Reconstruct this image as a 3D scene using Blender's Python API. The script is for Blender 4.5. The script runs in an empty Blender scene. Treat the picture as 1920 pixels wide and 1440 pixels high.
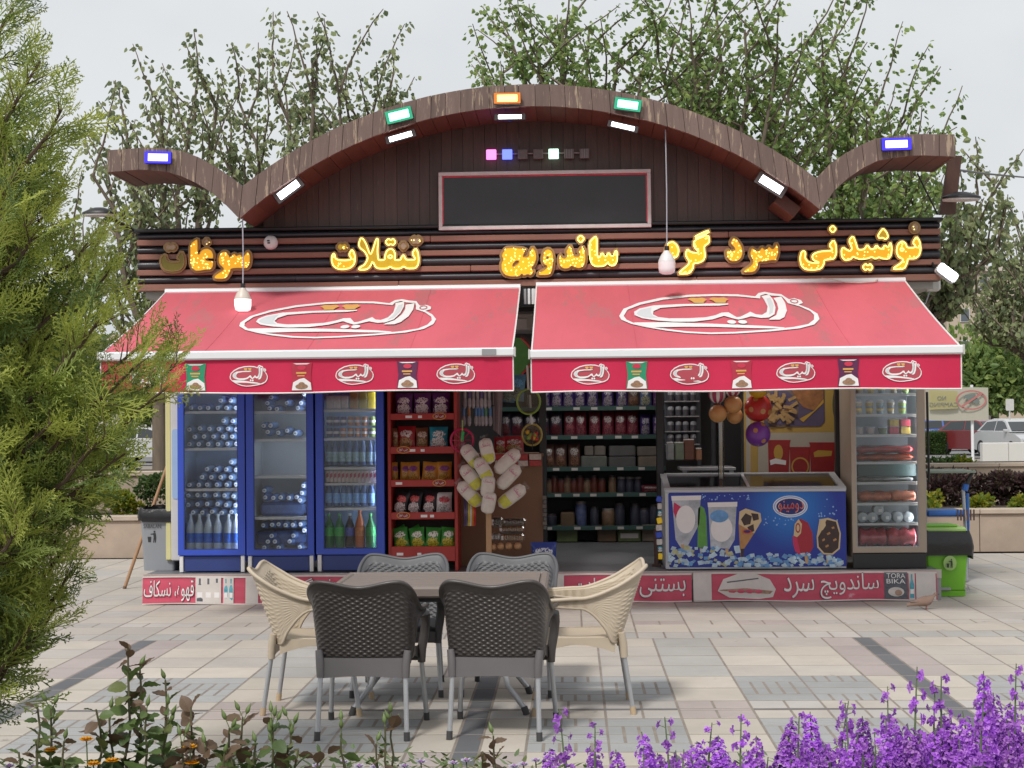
import bpy, math, random
from mathutils import Vector, Matrix, Euler
from mathutils.geometry import tessellate_polygon
R = math.radians
random.seed(7)
sc = bpy.context.scene
col = sc.collection

# ------------------------------------------------------------------ camera, sky, sun, exposure
CAM = Vector((0.0, -14.0, 1.67))
CROT = Matrix.Rotation(R(2.21), 4, 'Z') @ Matrix.Rotation(R(90 + 1.264), 4, 'X') @ Matrix.Rotation(R(-0.57), 4, 'Z')
FPX = 2900.0
cam_d = bpy.data.cameras.new('camera')
cam_d.sensor_width = 36.0
cam_d.lens = 36.0 * FPX / 1920.0
cam_d.clip_start = 0.05
cam_d.clip_end = 3000.0
cam_d.dof.use_dof = False
cam = bpy.data.objects.new('camera', cam_d)
cam.matrix_world = Matrix.Translation(CAM) @ CROT
col.objects.link(cam)
sc.camera = cam

SUN_EL, SUN_AZ = 50.0, -158.0       # azimuth clockwise from +Y: high, behind the camera and a little to its left
world = bpy.data.worlds.new('World')
sc.world = world
world.use_nodes = True
wn, wl = world.node_tree.nodes, world.node_tree.links
bg = wn['Background']
sky = wn.new('ShaderNodeTexSky')
sky.sky_type = 'NISHITA'
sky.sun_disc = False
sky.sun_elevation = R(SUN_EL)
sky.sun_rotation = R(SUN_AZ)
sky.dust_density = 4.0
sky.air_density = 1.5
hs = wn.new('ShaderNodeHueSaturation'); hs.inputs['Saturation'].default_value = 0.35
wl.new(sky.outputs[0], hs.inputs['Color'])
tc = wn.new('ShaderNodeTexCoord')
mp = wn.new('ShaderNodeMapping'); mp.inputs['Scale'].default_value = (1, 1, 2.2)
wl.new(tc.outputs['Generated'], mp.inputs['Vector'])
nz = wn.new('ShaderNodeTexNoise'); nz.inputs['Scale'].default_value = 2.2; nz.inputs['Detail'].default_value = 5
wl.new(mp.outputs[0], nz.inputs['Vector'])
rp = wn.new('ShaderNodeValToRGB')
rp.color_ramp.elements[0].position = 0.3; rp.color_ramp.elements[0].color = (5.5, 5.85, 6.15, 1)
rp.color_ramp.elements[1].position = 0.7; rp.color_ramp.elements[1].color = (7.35, 7.5, 7.65, 1)
wl.new(nz.outputs['Fac'], rp.inputs['Fac'])
mx = wn.new('ShaderNodeMixRGB'); mx.inputs[0].default_value = 0.86
wl.new(hs.outputs[0], mx.inputs[1]); wl.new(rp.outputs[0], mx.inputs[2])
wl.new(mx.outputs[0], bg.inputs['Color'])
bg.inputs['Strength'].default_value = 0.1

sun_d = bpy.data.lights.new('sun', 'SUN')
sun_d.energy = 2.1
sun_d.angle = R(10)
sun_d.color = (1.0, 0.96, 0.9)
sun = bpy.data.objects.new('sun', sun_d)
_a = R(SUN_AZ)
_sd = Vector((math.sin(_a) * math.cos(R(SUN_EL)), math.cos(_a) * math.cos(R(SUN_EL)), math.sin(R(SUN_EL))))
sun.rotation_euler = _sd.to_track_quat('Z', 'Y').to_euler()
col.objects.link(sun)

sc.view_settings.view_transform = 'Standard'
sc.view_settings.look = 'None'
sc.view_settings.exposure = 0.27
sc.view_settings.gamma = 1.0
sc.view_settings.use_curve_mapping = False
sc.render.engine = 'CYCLES'
sc.cycles.use_denoising = True
sc.cycles.max_bounces = 8
sc.cycles.transparent_max_bounces = 16
sc.cycles.sample_clamp_indirect = 4.0
sc.cycles.caustics_reflective = False
sc.cycles.caustics_refractive = False

# ------------------------------------------------------------------ surveying helpers: where things stand
_C3 = CROT.to_3x3()
def ray(px, py):
    return _C3 @ Vector(((px - 960.0) / FPX, -(py - 720.0) / FPX, -1.0))
def at(px, py, Y):
    d = ray(px, py); return CAM + d * ((Y - CAM.y) / d.y)
def gnd(px, py, z=0.0):
    d = ray(px, py); return CAM + d * ((z - CAM.z) / d.z)
def onplane(px, py, p0, n):
    d = ray(px, py); return CAM + d * ((p0 - CAM).dot(n) / d.dot(n))
def proj(p):
    q = _C3.transposed() @ (Vector(p) - CAM)
    return (960 + FPX * q.x / -q.z, 720 - FPX * q.y / -q.z, -q.z)
def rnd(a, b): return random.uniform(a, b)

# ------------------------------------------------------------------ materials
MATS = {}
def srgb(r, g, b):
    f = lambda c: (c / 255 / 12.92) if c <= 10 else ((c / 255 + 0.055) / 1.055) ** 2.4
    return (f(r), f(g), f(b))
def M(name, c, rough=0.6, met=0.0, var=0.0, vs=4.0, bump=0.0, bs=60.0, rand=0.0, emit=0.0, spec=0.5,
      stretch=None, streak=None, trans=0.0, coat=0.0, alpha=1.0, world=False):
    """plain procedural material: colour, soft mottling, per-object tone, fine relief"""
    if name in MATS: return MATS[name]
    m = bpy.data.materials.new(name); m.use_nodes = True
    n, l = m.node_tree.nodes, m.node_tree.links
    b = n['Principled BSDF']; out = n['Material Output']
    b.inputs['Roughness'].default_value = rough
    b.inputs['Metallic'].default_value = met
    b.inputs['Specular IOR Level'].default_value = spec
    if coat: b.inputs['Coat Weight'].default_value = coat; b.inputs['Coat Roughness'].default_value = 0.15
    if alpha < 1: b.inputs['Alpha'].default_value = alpha
    src = None
    t = n.new('ShaderNodeTexCoord'); crd = t.outputs['Object']
    if world:
        g = n.new('ShaderNodeNewGeometry'); crd = g.outputs['Position']
    if stretch:
        mpp = n.new('ShaderNodeMapping'); mpp.inputs['Scale'].default_value = stretch
        l.new(crd, mpp.inputs['Vector']); crd = mpp.outputs[0]
    rgb = n.new('ShaderNodeRGB'); rgb.outputs[0].default_value = (*c, 1); src = rgb.outputs[0]
    def mul(src, fac_out, lo, hi):
        mr = n.new('ShaderNodeMapRange'); mr.inputs['To Min'].default_value = lo; mr.inputs['To Max'].default_value = hi
        l.new(fac_out, mr.inputs['Value'])
        vm = n.new('ShaderNodeVectorMath'); vm.operation = 'SCALE'
        l.new(src, vm.inputs[0]); l.new(mr.outputs[0], vm.inputs['Scale'])
        return vm.outputs[0]
    if var:
        z = n.new('ShaderNodeTexNoise'); z.inputs['Scale'].default_value = vs; z.inputs['Detail'].default_value = 6
        z.inputs['Roughness'].default_value = 0.65
        l.new(crd, z.inputs['Vector'])
        src = mul(src, z.outputs['Fac'], 1 - 1.8 * var, 1 + 1.8 * var)
    if rand:
        oi = n.new('ShaderNodeObjectInfo')
        src = mul(src, oi.outputs['Random'], 1 - rand, 1 + rand)
    if streak:      # (colour, scale, threshold): worn flakes showing another colour
        z = n.new('ShaderNodeTexNoise'); z.inputs['Scale'].default_value = streak[1]; z.inputs['Detail'].default_value = 8
        z.inputs['Roughness'].default_value = 0.7
        l.new(crd, z.inputs['Vector'])
        rr = n.new('ShaderNodeValToRGB'); rr.color_ramp.elements[0].position = streak[2]; rr.color_ramp.elements[1].position = streak[2] + 0.05
        l.new(z.outputs['Fac'], rr.inputs['Fac'])
        mm = n.new('ShaderNodeMixRGB'); mm.inputs[2].default_value = (*streak[0], 1)
        l.new(rr.outputs[0], mm.inputs[0]); l.new(src, mm.inputs[1]); src = mm.outputs[0]
    l.new(src, b.inputs['Base Color'])
    if bump:
        z = n.new('ShaderNodeTexNoise'); z.inputs['Scale'].default_value = bs; z.inputs['Detail'].default_value = 4
        l.new(crd, z.inputs['Vector'])
        bp = n.new('ShaderNodeBump'); bp.inputs['Strength'].default_value = bump; bp.inputs['Distance'].default_value = 0.01
        l.new(z.outputs['Fac'], bp.inputs['Height']); l.new(bp.outputs[0], b.inputs['Normal'])
    if emit:
        l.new(src, b.inputs['Emission Color']); b.inputs['Emission Strength'].default_value = emit
    if trans:
        tr = n.new('ShaderNodeBsdfTranslucent'); l.new(src, tr.inputs['Color'])
        ms = n.new('ShaderNodeMixShader'); ms.inputs[0].default_value = trans
        l.new(b.outputs[0], ms.inputs[1]); l.new(tr.outputs[0], ms.inputs[2]); l.new(ms.outputs[0], out.inputs['Surface'])
    MATS[name] = m
    return m
def Mrgb(r, g, b, rough=0.55, **k):
    return M('paint_%d_%d_%d_%d' % (r, g, b, int(rough * 100)), srgb(r, g, b), rough, **k)
def glass_mat(name, tint=(0.92, 0.95, 0.96), refl=0.06, rough=0.06):
    if name in MATS: return MATS[name]
    m = bpy.data.materials.new(name); m.use_nodes = True
    n, l = m.node_tree.nodes, m.node_tree.links
    n.remove(n['Principled BSDF'])
    t = n.new('ShaderNodeBsdfTransparent'); t.inputs[0].default_value = (*tint, 1)
    g = n.new('ShaderNodeBsdfGlossy'); g.inputs['Roughness'].default_value = rough
    fr = n.new('ShaderNodeFresnel'); fr.inputs[0].default_value = 1.45
    ad = n.new('ShaderNodeMath'); ad.operation = 'ADD'; ad.inputs[1].default_value = refl
    l.new(fr.outputs[0], ad.inputs[0])
    s = n.new('ShaderNodeMixShader'); l.new(ad.outputs[0], s.inputs[0]); l.new(t.outputs[0], s.inputs[1]); l.new(g.outputs[0], s.inputs[2])
    l.new(s.outputs[0], n['Material Output'].inputs['Surface'])
    MATS[name] = m
    return m
def bag_mat(name, base, logo, blob, seed=0.0):
    """printed snack bag: ground colour, an uneven name patch above, a picture patch below (flat print)"""
    if name in MATS: return MATS[name]
    m = bpy.data.materials.new(name); m.use_nodes = True
    n, l = m.node_tree.nodes, m.node_tree.links
    b = n['Principled BSDF']; b.inputs['Roughness'].default_value = 0.32
    t = n.new('ShaderNodeTexCoord')
    z = n.new('ShaderNodeTexNoise'); z.inputs['Scale'].default_value = 7; z.inputs['Detail'].default_value = 3
    off = n.new('ShaderNodeVectorMath'); off.operation = 'ADD'; off.inputs[1].default_value = (seed, seed * 2, 0)
    l.new(t.outputs['Generated'], off.inputs[0]); l.new(off.outputs[0], z.inputs['Vector'])
    sep = n.new('ShaderNodeSeparateXYZ'); l.new(t.outputs['Generated'], sep.inputs[0])
    def math_(op, a, bb):
        q = n.new('ShaderNodeMath'); q.operation = op
        for i, v in enumerate((a, bb)):
            if isinstance(v, (int, float)): q.inputs[i].default_value = v
            else: l.new(v, q.inputs[i])
        return q.outputs[0]
    def blobm(cx, cz, rx, rz, wob):
        dx = math_('DIVIDE', math_('SUBTRACT', sep.outputs['X'], cx), rx)
        dz = math_('DIVIDE', math_('SUBTRACT', sep.outputs['Z'], cz), rz)
        r2 = math_('ADD', math_('MULTIPLY', dx, dx), math_('MULTIPLY', dz, dz))
        r2 = math_('ADD', r2, math_('MULTIPLY', math_('SUBTRACT', z.outputs['Fac'], 0.5), wob))
        return math_('LESS_THAN', r2, 1.0)
    def mixc(f, a, c):
        q = n.new('ShaderNodeMixRGB'); l.new(f, q.inputs[0])
        if isinstance(a, tuple): q.inputs[1].default_value = (*a, 1)
        else: l.new(a, q.inputs[1])
        if isinstance(c, tuple): q.inputs[2].default_value = (*c, 1)
        else: l.new(c, q.inputs[2])
        return q.outputs[0]
    z2 = n.new('ShaderNodeTexNoise'); z2.inputs['Scale'].default_value = 16; l.new(off.outputs[0], z2.inputs['Vector'])
    blobc = mixc(math_('GREATER_THAN', z2.outputs['Fac'], 0.52), blob, tuple(min(1, x * 0.35) for x in blob))
    c = mixc(blobm(0.5, 0.27, 0.36, 0.24, 3.0), base, blobc)
    lg = mixc(math_('GREATER_THAN', z2.outputs['Fac'], 0.56), logo, tuple(x * 0.5 for x in base))
    c = mixc(blobm(0.5, 0.66, 0.34, 0.15, 2.2), c, lg)
    l.new(c, b.inputs['Base Color'])
    MATS[name] = m
    return m

# ------------------------------------------------------------------ mesh building
class MB:
    def __init__(s): s.v = []; s.f = []; s.m = []; s.mi = 0
    def add(s, vs, fs):
        o = len(s.v); s.v.extend(Vector(p) for p in vs)
        for f in fs: s.f.append(tuple(i + o for i in f)); s.m.append(s.mi)
        return s
    def bx(s, x0, x1, y0, y1, z0, z1, bev=0.0, rot=None, piv=None):
        x0, x1 = min(x0, x1), max(x0, x1); y0, y1 = min(y0, y1), max(y0, y1); z0, z1 = min(z0, z1), max(z0, z1)
        if bev <= 0:
            vs = [(x, y, z) for x in (x0, x1) for y in (y0, y1) for z in (z0, z1)]
            fs = [(0, 1, 3, 2), (4, 6, 7, 5), (0, 4, 5, 1), (2, 3, 7, 6), (0, 2, 6, 4), (1, 5, 7, 3)]
        else:
            b = min(bev, (x1 - x0) * .45, (y1 - y0) * .45, (z1 - z0) * .45)
            vs = []; ix = {}
            for i, X in enumerate((x0, x1)):
                for j, Y in enumerate((y0, y1)):
                    for k, Z in enumerate((z0, z1)):
                        sx, sy, sz = (1 - 2 * i) * b, (1 - 2 * j) * b, (1 - 2 * k) * b
                        for a, p in enumerate(((X, Y + sy, Z + sz), (X + sx, Y, Z + sz), (X + sx, Y + sy, Z))):
                            ix[i, j, k, a] = len(vs); vs.append(p)
            fs = []
            for i in (0, 1):
                q = [ix[i, 0, 0, 0], ix[i, 1, 0, 0], ix[i, 1, 1, 0], ix[i, 0, 1, 0]]; fs.append(q if i else q[::-1])
                q = [ix[0, i, 0, 1], ix[0, i, 1, 1], ix[1, i, 1, 1], ix[1, i, 0, 1]]; fs.append(q if i else q[::-1])
                q = [ix[0, 0, i, 2], ix[1, 0, i, 2], ix[1, 1, i, 2], ix[0, 1, i, 2]]; fs.append(q if i else q[::-1])
            for i in (0, 1):
                for j in (0, 1):
                    fs.append((ix[i, j, 0, 0], ix[i, j, 1, 0], ix[i, j, 1, 1], ix[i, j, 0, 1]))
                    fs.append((ix[i, 0, j, 0], ix[i, 1, j, 0], ix[i, 1, j, 2], ix[i, 0, j, 2]))
                    fs.append((ix[0, i, j, 1], ix[1, i, j, 1], ix[1, i, j, 2], ix[0, i, j, 2]))
                    for k in (0, 1): fs.append((ix[i, j, k, 0], ix[i, j, k, 1], ix[i, j, k, 2]))
        if rot is not None:
            pv = Vector(piv) if piv is not None else Vector(((x0 + x1) / 2, (y0 + y1) / 2, (z0 + z1) / 2))
            vs = [pv + rot @ (Vector(p) - pv) for p in vs]
        return s.add(vs, fs)
    def tube(s, pts, r, n=8, closed=False, caps=True):
        pts = [Vector(p) for p in pts]; k = len(pts)
        rs = r if isinstance(r, (list, tuple)) else [r] * k
        vs, fs = [], []; up = None
        for i, p in enumerate(pts):
            if closed: t = pts[(i + 1) % k] - pts[i - 1]
            else: t = pts[min(i + 1, k - 1)] - pts[max(i - 1, 0)]
            if t.length < 1e-9: t = Vector((0, 0, 1))
            t.normalize()
            if up is None: up = Vector((0, 0, 1)) if abs(t.z) < 0.9 else Vector((1, 0, 0))
            a = t.cross(up)
            if a.length < 1e-6: a = t.orthogonal()
            a.normalize(); up = a.cross(t).normalized(); b = up
            for j in range(n):
                w = 2 * math.pi * j / n
                vs.append(p + (a * math.cos(w) + b * math.sin(w)) * rs[i])
        for i in range(k if closed else k - 1):
            i2 = (i + 1) % k
            for j in range(n):
                j2 = (j + 1) % n
                fs.append((i * n + j, i * n + j2, i2 * n + j2, i2 * n + j))
        if caps and not closed:
            fs.append(tuple(range(n - 1, -1, -1))); fs.append(tuple((k - 1) * n + j for j in range(n)))
        return s.add(vs, fs)
    def lathe(s, prof, o=(0, 0, 0), n=16, axis='Z', sx=1.0, sy=1.0):
        o = Vector(o); vs, fs = [], []
        for (r, z) in prof:
            for j in range(n):
                w = 2 * math.pi * j / n; c, d = math.cos(w) * r * sx, math.sin(w) * r * sy
                vs.append(o + (Vector((c, d, z)) if axis == 'Z' else Vector((c, -z, d)) if axis == 'Y' else Vector((z, c, d))))
        for i in range(len(prof) - 1):
            for j in range(n):
                j2 = (j + 1) % n
                fs.append((i * n + j, i * n + j2, (i + 1) * n + j2, (i + 1) * n + j))
        fs.append(tuple(range(n - 1, -1, -1))); fs.append(tuple((len(prof) - 1) * n + j for j in range(n)))
        return s.add(vs, fs)
    def poly(s, outer, fn=None, holes=()):
        """flat filled outline; fn maps 2-D to 3-D"""
        loops = [[Vector((p[0], p[1], 0)) for p in outer]] + [[Vector((p[0], p[1], 0)) for p in h] for h in holes]
        tri = tessellate_polygon(loops); flat = [p for lp in loops for p in lp]
        fn = fn or (lambda x, y: (x, 0, y))
        return s.add([fn(p.x, p.y) for p in flat], tri)
    def prism(s, outer, fn, d, holes=()):
        """filled outline with thickness; fn(x, y, t) maps to 3-D with t = 0 front, d back"""
        s.poly(outer, lambda x, y: fn(x, y, 0.0), holes); s.poly(outer, lambda x, y: fn(x, y, d), holes)
        for lp in [outer] + list(holes):
            k = len(lp)
            vs = [fn(p[0], p[1], 0.0) for p in lp] + [fn(p[0], p[1], d) for p in lp]
            s.add(vs, [(i, (i + 1) % k, k + (i + 1) % k, k + i) for i in range(k)])
        return s
    def grid(s, nu, nv, fn, wrap=False):
        vs = [fn(i / (nu if wrap else nu - 1), j / (nv - 1)) for j in range(nv) for i in range(nu)]
        fs = []
        for j in range(nv - 1):
            for i in range(nu if wrap else nu - 1):
                i2 = (i + 1) % nu
                fs.append((j * nu + i, j * nu + i2, (j + 1) * nu + i2, (j + 1) * nu + i))
        return s.add(vs, fs)
    def build(s, name, mats, parent=None, smooth=None, loc=None):
        """link as ONE object; vertices are given in the frame of the world (or of the parent's thing when that stands at 0)"""
        me = bpy.data.meshes.new(name)
        w = W.get(parent.name, Vector()) if parent else Vector(loc or (0, 0, 0))
        me.from_pydata([tuple(p - w) for p in s.v], [], s.f)
        mats = mats if isinstance(mats, (list, tuple)) else [mats]
        for q in mats: me.materials.append(q)
        if len(mats) > 1: me.polygons.foreach_set('material_index', s.m)
        if smooth is not None:
            me.polygons.foreach_set('use_smooth', [True] * len(me.polygons))
            me.set_sharp_from_angle(angle=R(smooth))
        me.update()
        o = bpy.data.objects.new(name, me); col.objects.link(o)
        if parent: o.parent = parent; W[o.name] = w
        else: o.location = w; W[o.name] = w
        return o
W = {}
def tag(o, label=None, cat=None, group=None, kind=None):
    if label: o['label'] = label
    if cat: o['category'] = cat
    if group: o['group'] = group
    if kind: o['kind'] = kind
    return o
def thing(name, loc, label, cat, group=None, rz=0.0):
    o = bpy.data.objects.new(name, None); o.empty_display_size = 0.1
    o.location = loc; o.rotation_euler = (0, 0, rz); col.objects.link(o)
    W[o.name] = Vector(loc)
    return tag(o, label, cat, group)
def copy_tree(o, parent=None):
    c = o.copy(); col.objects.link(c); c.parent = parent
    for ch in o.children: copy_tree(ch, c)
    return c
def place(proto, first, loc, rot=(0, 0, 0), scale=None, label=None, group=None):
    """first use moves the prototype itself, later uses copy it"""
    o = proto if first else copy_tree(proto)
    o.location = loc; o.rotation_euler = rot
    if scale is not None: o.scale = scale if isinstance(scale, (tuple, list)) else (scale,) * 3
    if label: o['label'] = label
    if group: o['group'] = group
    return o

# ------------------------------------------------------------------ lettering
_AR = {'ا': (0xFE8D, 2), 'ب': (0xFE8F, 4), 'ت': (0xFE95, 4), 'د': (0xFEA9, 2), 'ر': (0xFEAD, 2), 'ز': (0xFEAF, 2), 'س': (0xFEB1, 4),
       'ش': (0xFEB5, 4), 'غ': (0xFECD, 4), 'ف': (0xFED1, 4), 'ق': (0xFED5, 4), 'ک': (0xFB8E, 4), 'گ': (0xFB92, 4), 'ل': (0xFEDD, 4),
       'م': (0xFEE1, 4), 'ن': (0xFEE5, 4), 'و': (0xFEED, 2), 'ه': (0xFEE9, 4), 'ی': (0xFBFC, 4), 'چ': (0xFB7A, 4), 'پ': (0xFB56, 4)}
def shape(txt):
    out = []; i = 0; prev = False
    while i < len(txt):
        ch = txt[i]
        if ch == 'ل' and txt[i + 1:i + 2] == 'ا':
            out.append(chr(0xFEFC if prev else 0xFEFB)); prev = False; i += 2; continue
        if ch in _AR:
            base, k = _AR[ch]; nxt = k == 4 and txt[i + 1:i + 2] in _AR and txt[i + 1:i + 2] != ''
            out.append(chr(base + (3 if prev and nxt else 1 if prev else 2 if nxt else 0))); prev = nxt
        else:
            out.append(ch); prev = False
        i += 1
    return ''.join(reversed(out)) if any(c in _AR for c in txt) else ''.join(out)
_TX = {}
def outlines(txt, bold=0.0):
    key = (txt, bold)
    if key in _TX: return _TX[key]
    c = bpy.data.curves.new('lettering', 'FONT'); c.body = shape(txt); c.size = 1.0; c.offset = bold; c.resolution_u = 4
    c.fill_mode = 'NONE'
    o = bpy.data.objects.new('lettering', c); col.objects.link(o)
    dg = bpy.context.evaluated_depsgraph_get(); dg.update()
    me = o.evaluated_get(dg).to_mesh()
    vs = [v.co.copy() for v in me.vertices]
    nb = {}
    for e in me.edges:
        nb.setdefault(e.vertices[0], []).append(e.vertices[1]); nb.setdefault(e.vertices[1], []).append(e.vertices[0])
    seen = set(); loops = []
    for i in range(len(vs)):
        if i in seen or i not in nb: continue
        lp = [i]; seen.add(i); cur = i + 1 if i + 1 in nb.get(i, ()) else nb[i][0]
        while cur not in seen:
            lp.append(cur); seen.add(cur)
            nx = [q for q in nb[cur] if q not in seen]
            if not nx: break
            cur = nx[0]
        if len(lp) > 2: loops.append([(vs[q].x, vs[q].y) for q in lp])
    o.evaluated_get(dg).to_mesh_clear()
    bpy.data.objects.remove(o); bpy.data.curves.remove(c)
    area = lambda p: sum(p[k - 1][0] * p[k][1] - p[k][0] * p[k - 1][1] for k in range(len(p))) / 2
    def inside(pt, p):
        r = False; x, y = pt
        for k in range(len(p)):
            (x1, y1), (x2, y2) = p[k - 1], p[k]
            if (y1 > y) != (y2 > y) and x < (x2 - x1) * (y - y1) / (y2 - y1) + x1: r = not r
        return r
    ar = [area(p) for p in loops]
    sgn = 1 if sum(ar) > 0 else -1
    outs = [p for p, a in zip(loops, ar) if a * sgn > 1e-6]; hol = [p for p, a in zip(loops, ar) if a * sgn < -1e-6]
    res = [(p, [h for h in hol if inside(h[0], p)]) for p in outs]
    xs = [q[0] for p in outs for q in p]; ys = [q[1] for p in outs for q in p]
    _TX[key] = (res, (min(xs), max(xs), min(ys), max(ys)))
    return _TX[key]
def letters(mb, txt, fn, x0, x1, y0, y1, bold=0.0, keep=False):
    """fill the box x0..x1, y0..y1 with the word; fn(x, y, t) to 3-D, t a small lift so that strokes never share a plane"""
    res, (a, b, c, d) = outlines(txt, bold)
    kx, ky = (x1 - x0) / (b - a), (y1 - y0) / (d - c)
    if keep: kx = ky = min(kx, ky)
    for i, (p, hs_) in enumerate(res):
        g = lambda q: (x0 + (q[0] - a) * kx, y0 + (q[1] - c) * ky)
        mb.poly([g(q) for q in p], lambda x, y, i=i: fn(x, y, 0.0004 * (i % 5)), [[g(q) for q in h] for h in hs_])
def ell(cx, cy, rx, ry, n=24, a0=0.0):
    return [(cx + rx * math.cos(a0 + 2 * math.pi * i / n), cy + ry * math.sin(a0 + 2 * math.pi * i / n)) for i in range(n)]
def rrect(x0, x1, y0, y1, r, n=5):
    pts = []
    for cx, cy, a in ((x1 - r, y1 - r, 0), (x0 + r, y1 - r, 90), (x0 + r, y0 + r, 180), (x1 - r, y0 + r, 270)):
        for i in range(n + 1):
            w = R(a + 90 * i / n); pts.append((cx + r * math.cos(w), cy + r * math.sin(w)))
    return pts

# ================================================================== ground and paving
m_ground = M('earth_ground', (0.24, 0.215, 0.18), 0.95, var=0.2, vs=0.6, bump=0.3, bs=14)
tag(MB().add([(-600, -60, -0.06), (600, -60, -0.06), (600, 1200, -0.06), (-600, 1200, -0.06)], [(0, 1, 2, 3)]).build('ground', m_ground), kind='structure')
m_joint = M('paving_joint', (0.25, 0.215, 0.185), 0.95, var=0.3, vs=5)
pav = tag(MB().bx(-11, 11, -6.86, 4.72, -0.055, -0.0016).build('pavement', m_joint), kind='structure')
tb = dict(rough=0.82, var=0.15, vs=1.7, streak=((0.26, 0.235, 0.21), 2.6, 0.64), bump=0.12, bs=70, rand=0.075, world=True)
m_tile = {
    'beige': M('tile_beige', (0.455, 0.415, 0.37), **tb),
    'buff': M('tile_buff', (0.415, 0.385, 0.35), **tb),
    'cream': M('tile_cream', (0.475, 0.43, 0.372), **tb),
    'pale': M('tile_pale', (0.425, 0.40, 0.375), **tb),
    'pink': M('tile_pink', (0.385, 0.33, 0.315), **tb),
    'grey': M('tile_grey', (0.375, 0.365, 0.345), **tb),
    'blue': M('tile_blue', (0.325, 0.330, 0.330), **tb),
    'dark': M('tile_dark', (0.125, 0.128, 0.138), **tb)}
PIECES = []                      # (x0, x1, y0, y1, kind, relief)
XS0, PER = -0.55, 2.7
def cells(x0, x1, n, y0, y1, kinds, relief=None):
    w = (x1 - x0) / n
    for i in range(n): PIECES.append((x0 + i * w, x0 + (i + 1) * w, y0, y1, kinds[i % len(kinds)], relief))
def plain_row(y0, y1, w, kinds, relief=None, xr=(-9.6, 9.8), off=0.0):
    n = int((xr[1] - xr[0]) / w)
    for i in range(n):
        x = xr[0] + off + i * w
        PIECES.append((x, x + w, y0, y1, random.choice(kinds), relief))
def strip_rows(y0, y1, nrow, zone):
    h = (y1 - y0) / nrow
    for k in range(-3, 4):
        xs = XS0 + PER * k
        for r in range(nrow):
            a, b = y0 + r * h, y0 + (r + 1) * h
            side = {'A': 'pink', 'T': 'cream', 'L': 'pale', 'B': 'pink'}[zone]
            PIECES.append((xs - .3, xs - .066, a, b, side, None)); PIECES.append((xs + .066, xs + .3, a, b, side, None))
            PIECES.append((xs - .066, xs + .066, a, b, 'dark', None))
            for c in range(5):
                x = xs + .3 + c * .42
                if zone in 'AB': kd, rl = ('grey', None) if c == 2 and zone == 'A' else (random.choice(('cream', 'cream', 'beige', 'buff')), None)
                elif zone == 'T': kd, rl = ('cream', None) if c == 2 else ('blue', 'tactile%d' % ((c + r) % 2))
                else: kd, rl = ('pink', 'split') if c == 2 else (random.choice(('pale', 'beige')), 'split')
                PIECES.append((x, x + .42, a, b, kd, rl))
y = -1.26
while y < 4.7:
    plain_row(y, min(y + .42, 4.72), .42, ('beige', 'buff', 'pale', 'cream', 'beige'), off=0.0); y += .42
plain_row(-1.5, -1.26, .42, ('beige', 'pale', 'pink'), 'split')
plain_row(-1.92, -1.5, .42, ('beige', 'cream', 'buff'))
plain_row(-2.26, -1.92, .42, ('grey', 'pale', 'grey'), 'split')
strip_rows(-3.98, -2.26, 4, 'A')
strip_rows(-4.84, -3.98, 2, 'T')
strip_rows(-5.08, -4.84, 1, 'L')
strip_rows(-5.37, -5.13, 1, 'L')
for k in range(-3, 4):
    xs = XS0 + PER * k
    for (a, b) in ((-.3, .3), (.3, 1.14), (1.56, 2.4)): PIECES.append((xs + a, xs + b, -5.13, -5.08, 'dark', None))
    PIECES.append((xs + 1.14, xs + 1.56, -5.13, -5.08, 'pink', None))
strip_rows(-6.23, -5.37, 2, 'T')
strip_rows(-6.85, -6.23, 2, 'B')
def tile_shape(mb, w, h, relief, ox=0.0, oy=0.0, dz=0.0):
    g = 0.005; gy = 0.0095; x0, x1, y0, y1 = ox + g, ox + w - g, oy + gy, oy + h - gy; zt = dz
    if relief is None:
        mb.bx(x0, x1, y0, y1, -0.035, zt, 0.004); return
    if relief == 'split':
        for i in range(2): mb.bx(ox + w * i / 2 + g, ox + w * (i + 1) / 2 - g, y0, y1, -0.035, zt, 0.004)
        return
    mb.bx(x0, x1, y0, y1, -0.035, zt - 0.011)
    lo, hi = (y0, y0 + (y1 - y0) * .48), (y0 + (y1 - y0) * .52, y1)
    if relief == 'tactile1': lo, hi = hi, lo
    for i in range(5):
        a = x0 + (x1 - x0) * i / 5
        mb.bx(a + (0.007 if i else 0), a + (x1 - x0) / 5 - (0.007 if i < 4 else 0), lo[0], lo[1], zt - 0.012, zt, 0.003)
    for i in range(4):
        a = hi[0] + (hi[1] - hi[0]) * i / 4
        mb.bx(x0, x1, a + 0.002, a + (hi[1] - hi[0]) / 4 - 0.002, zt - 0.012, zt, 0.003)
def seen(p):
    q = proj(((p[0] + p[1]) / 2, (p[2] + p[3]) / 2, 0))
    return -40 < q[0] < 1960 and 1000 < q[1] < 1450 and not (-3.9 < p[0] < 3.3 and p[2] > 0.0)
vis = [p for p in PIECES if seen(p)]
vis.sort(key=lambda p: p[2] - 0.4 * (p[1] - p[0]))
solo = set(vis[:298])
shared = {}
rest = MB(); kinds = list(m_tile)
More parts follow.
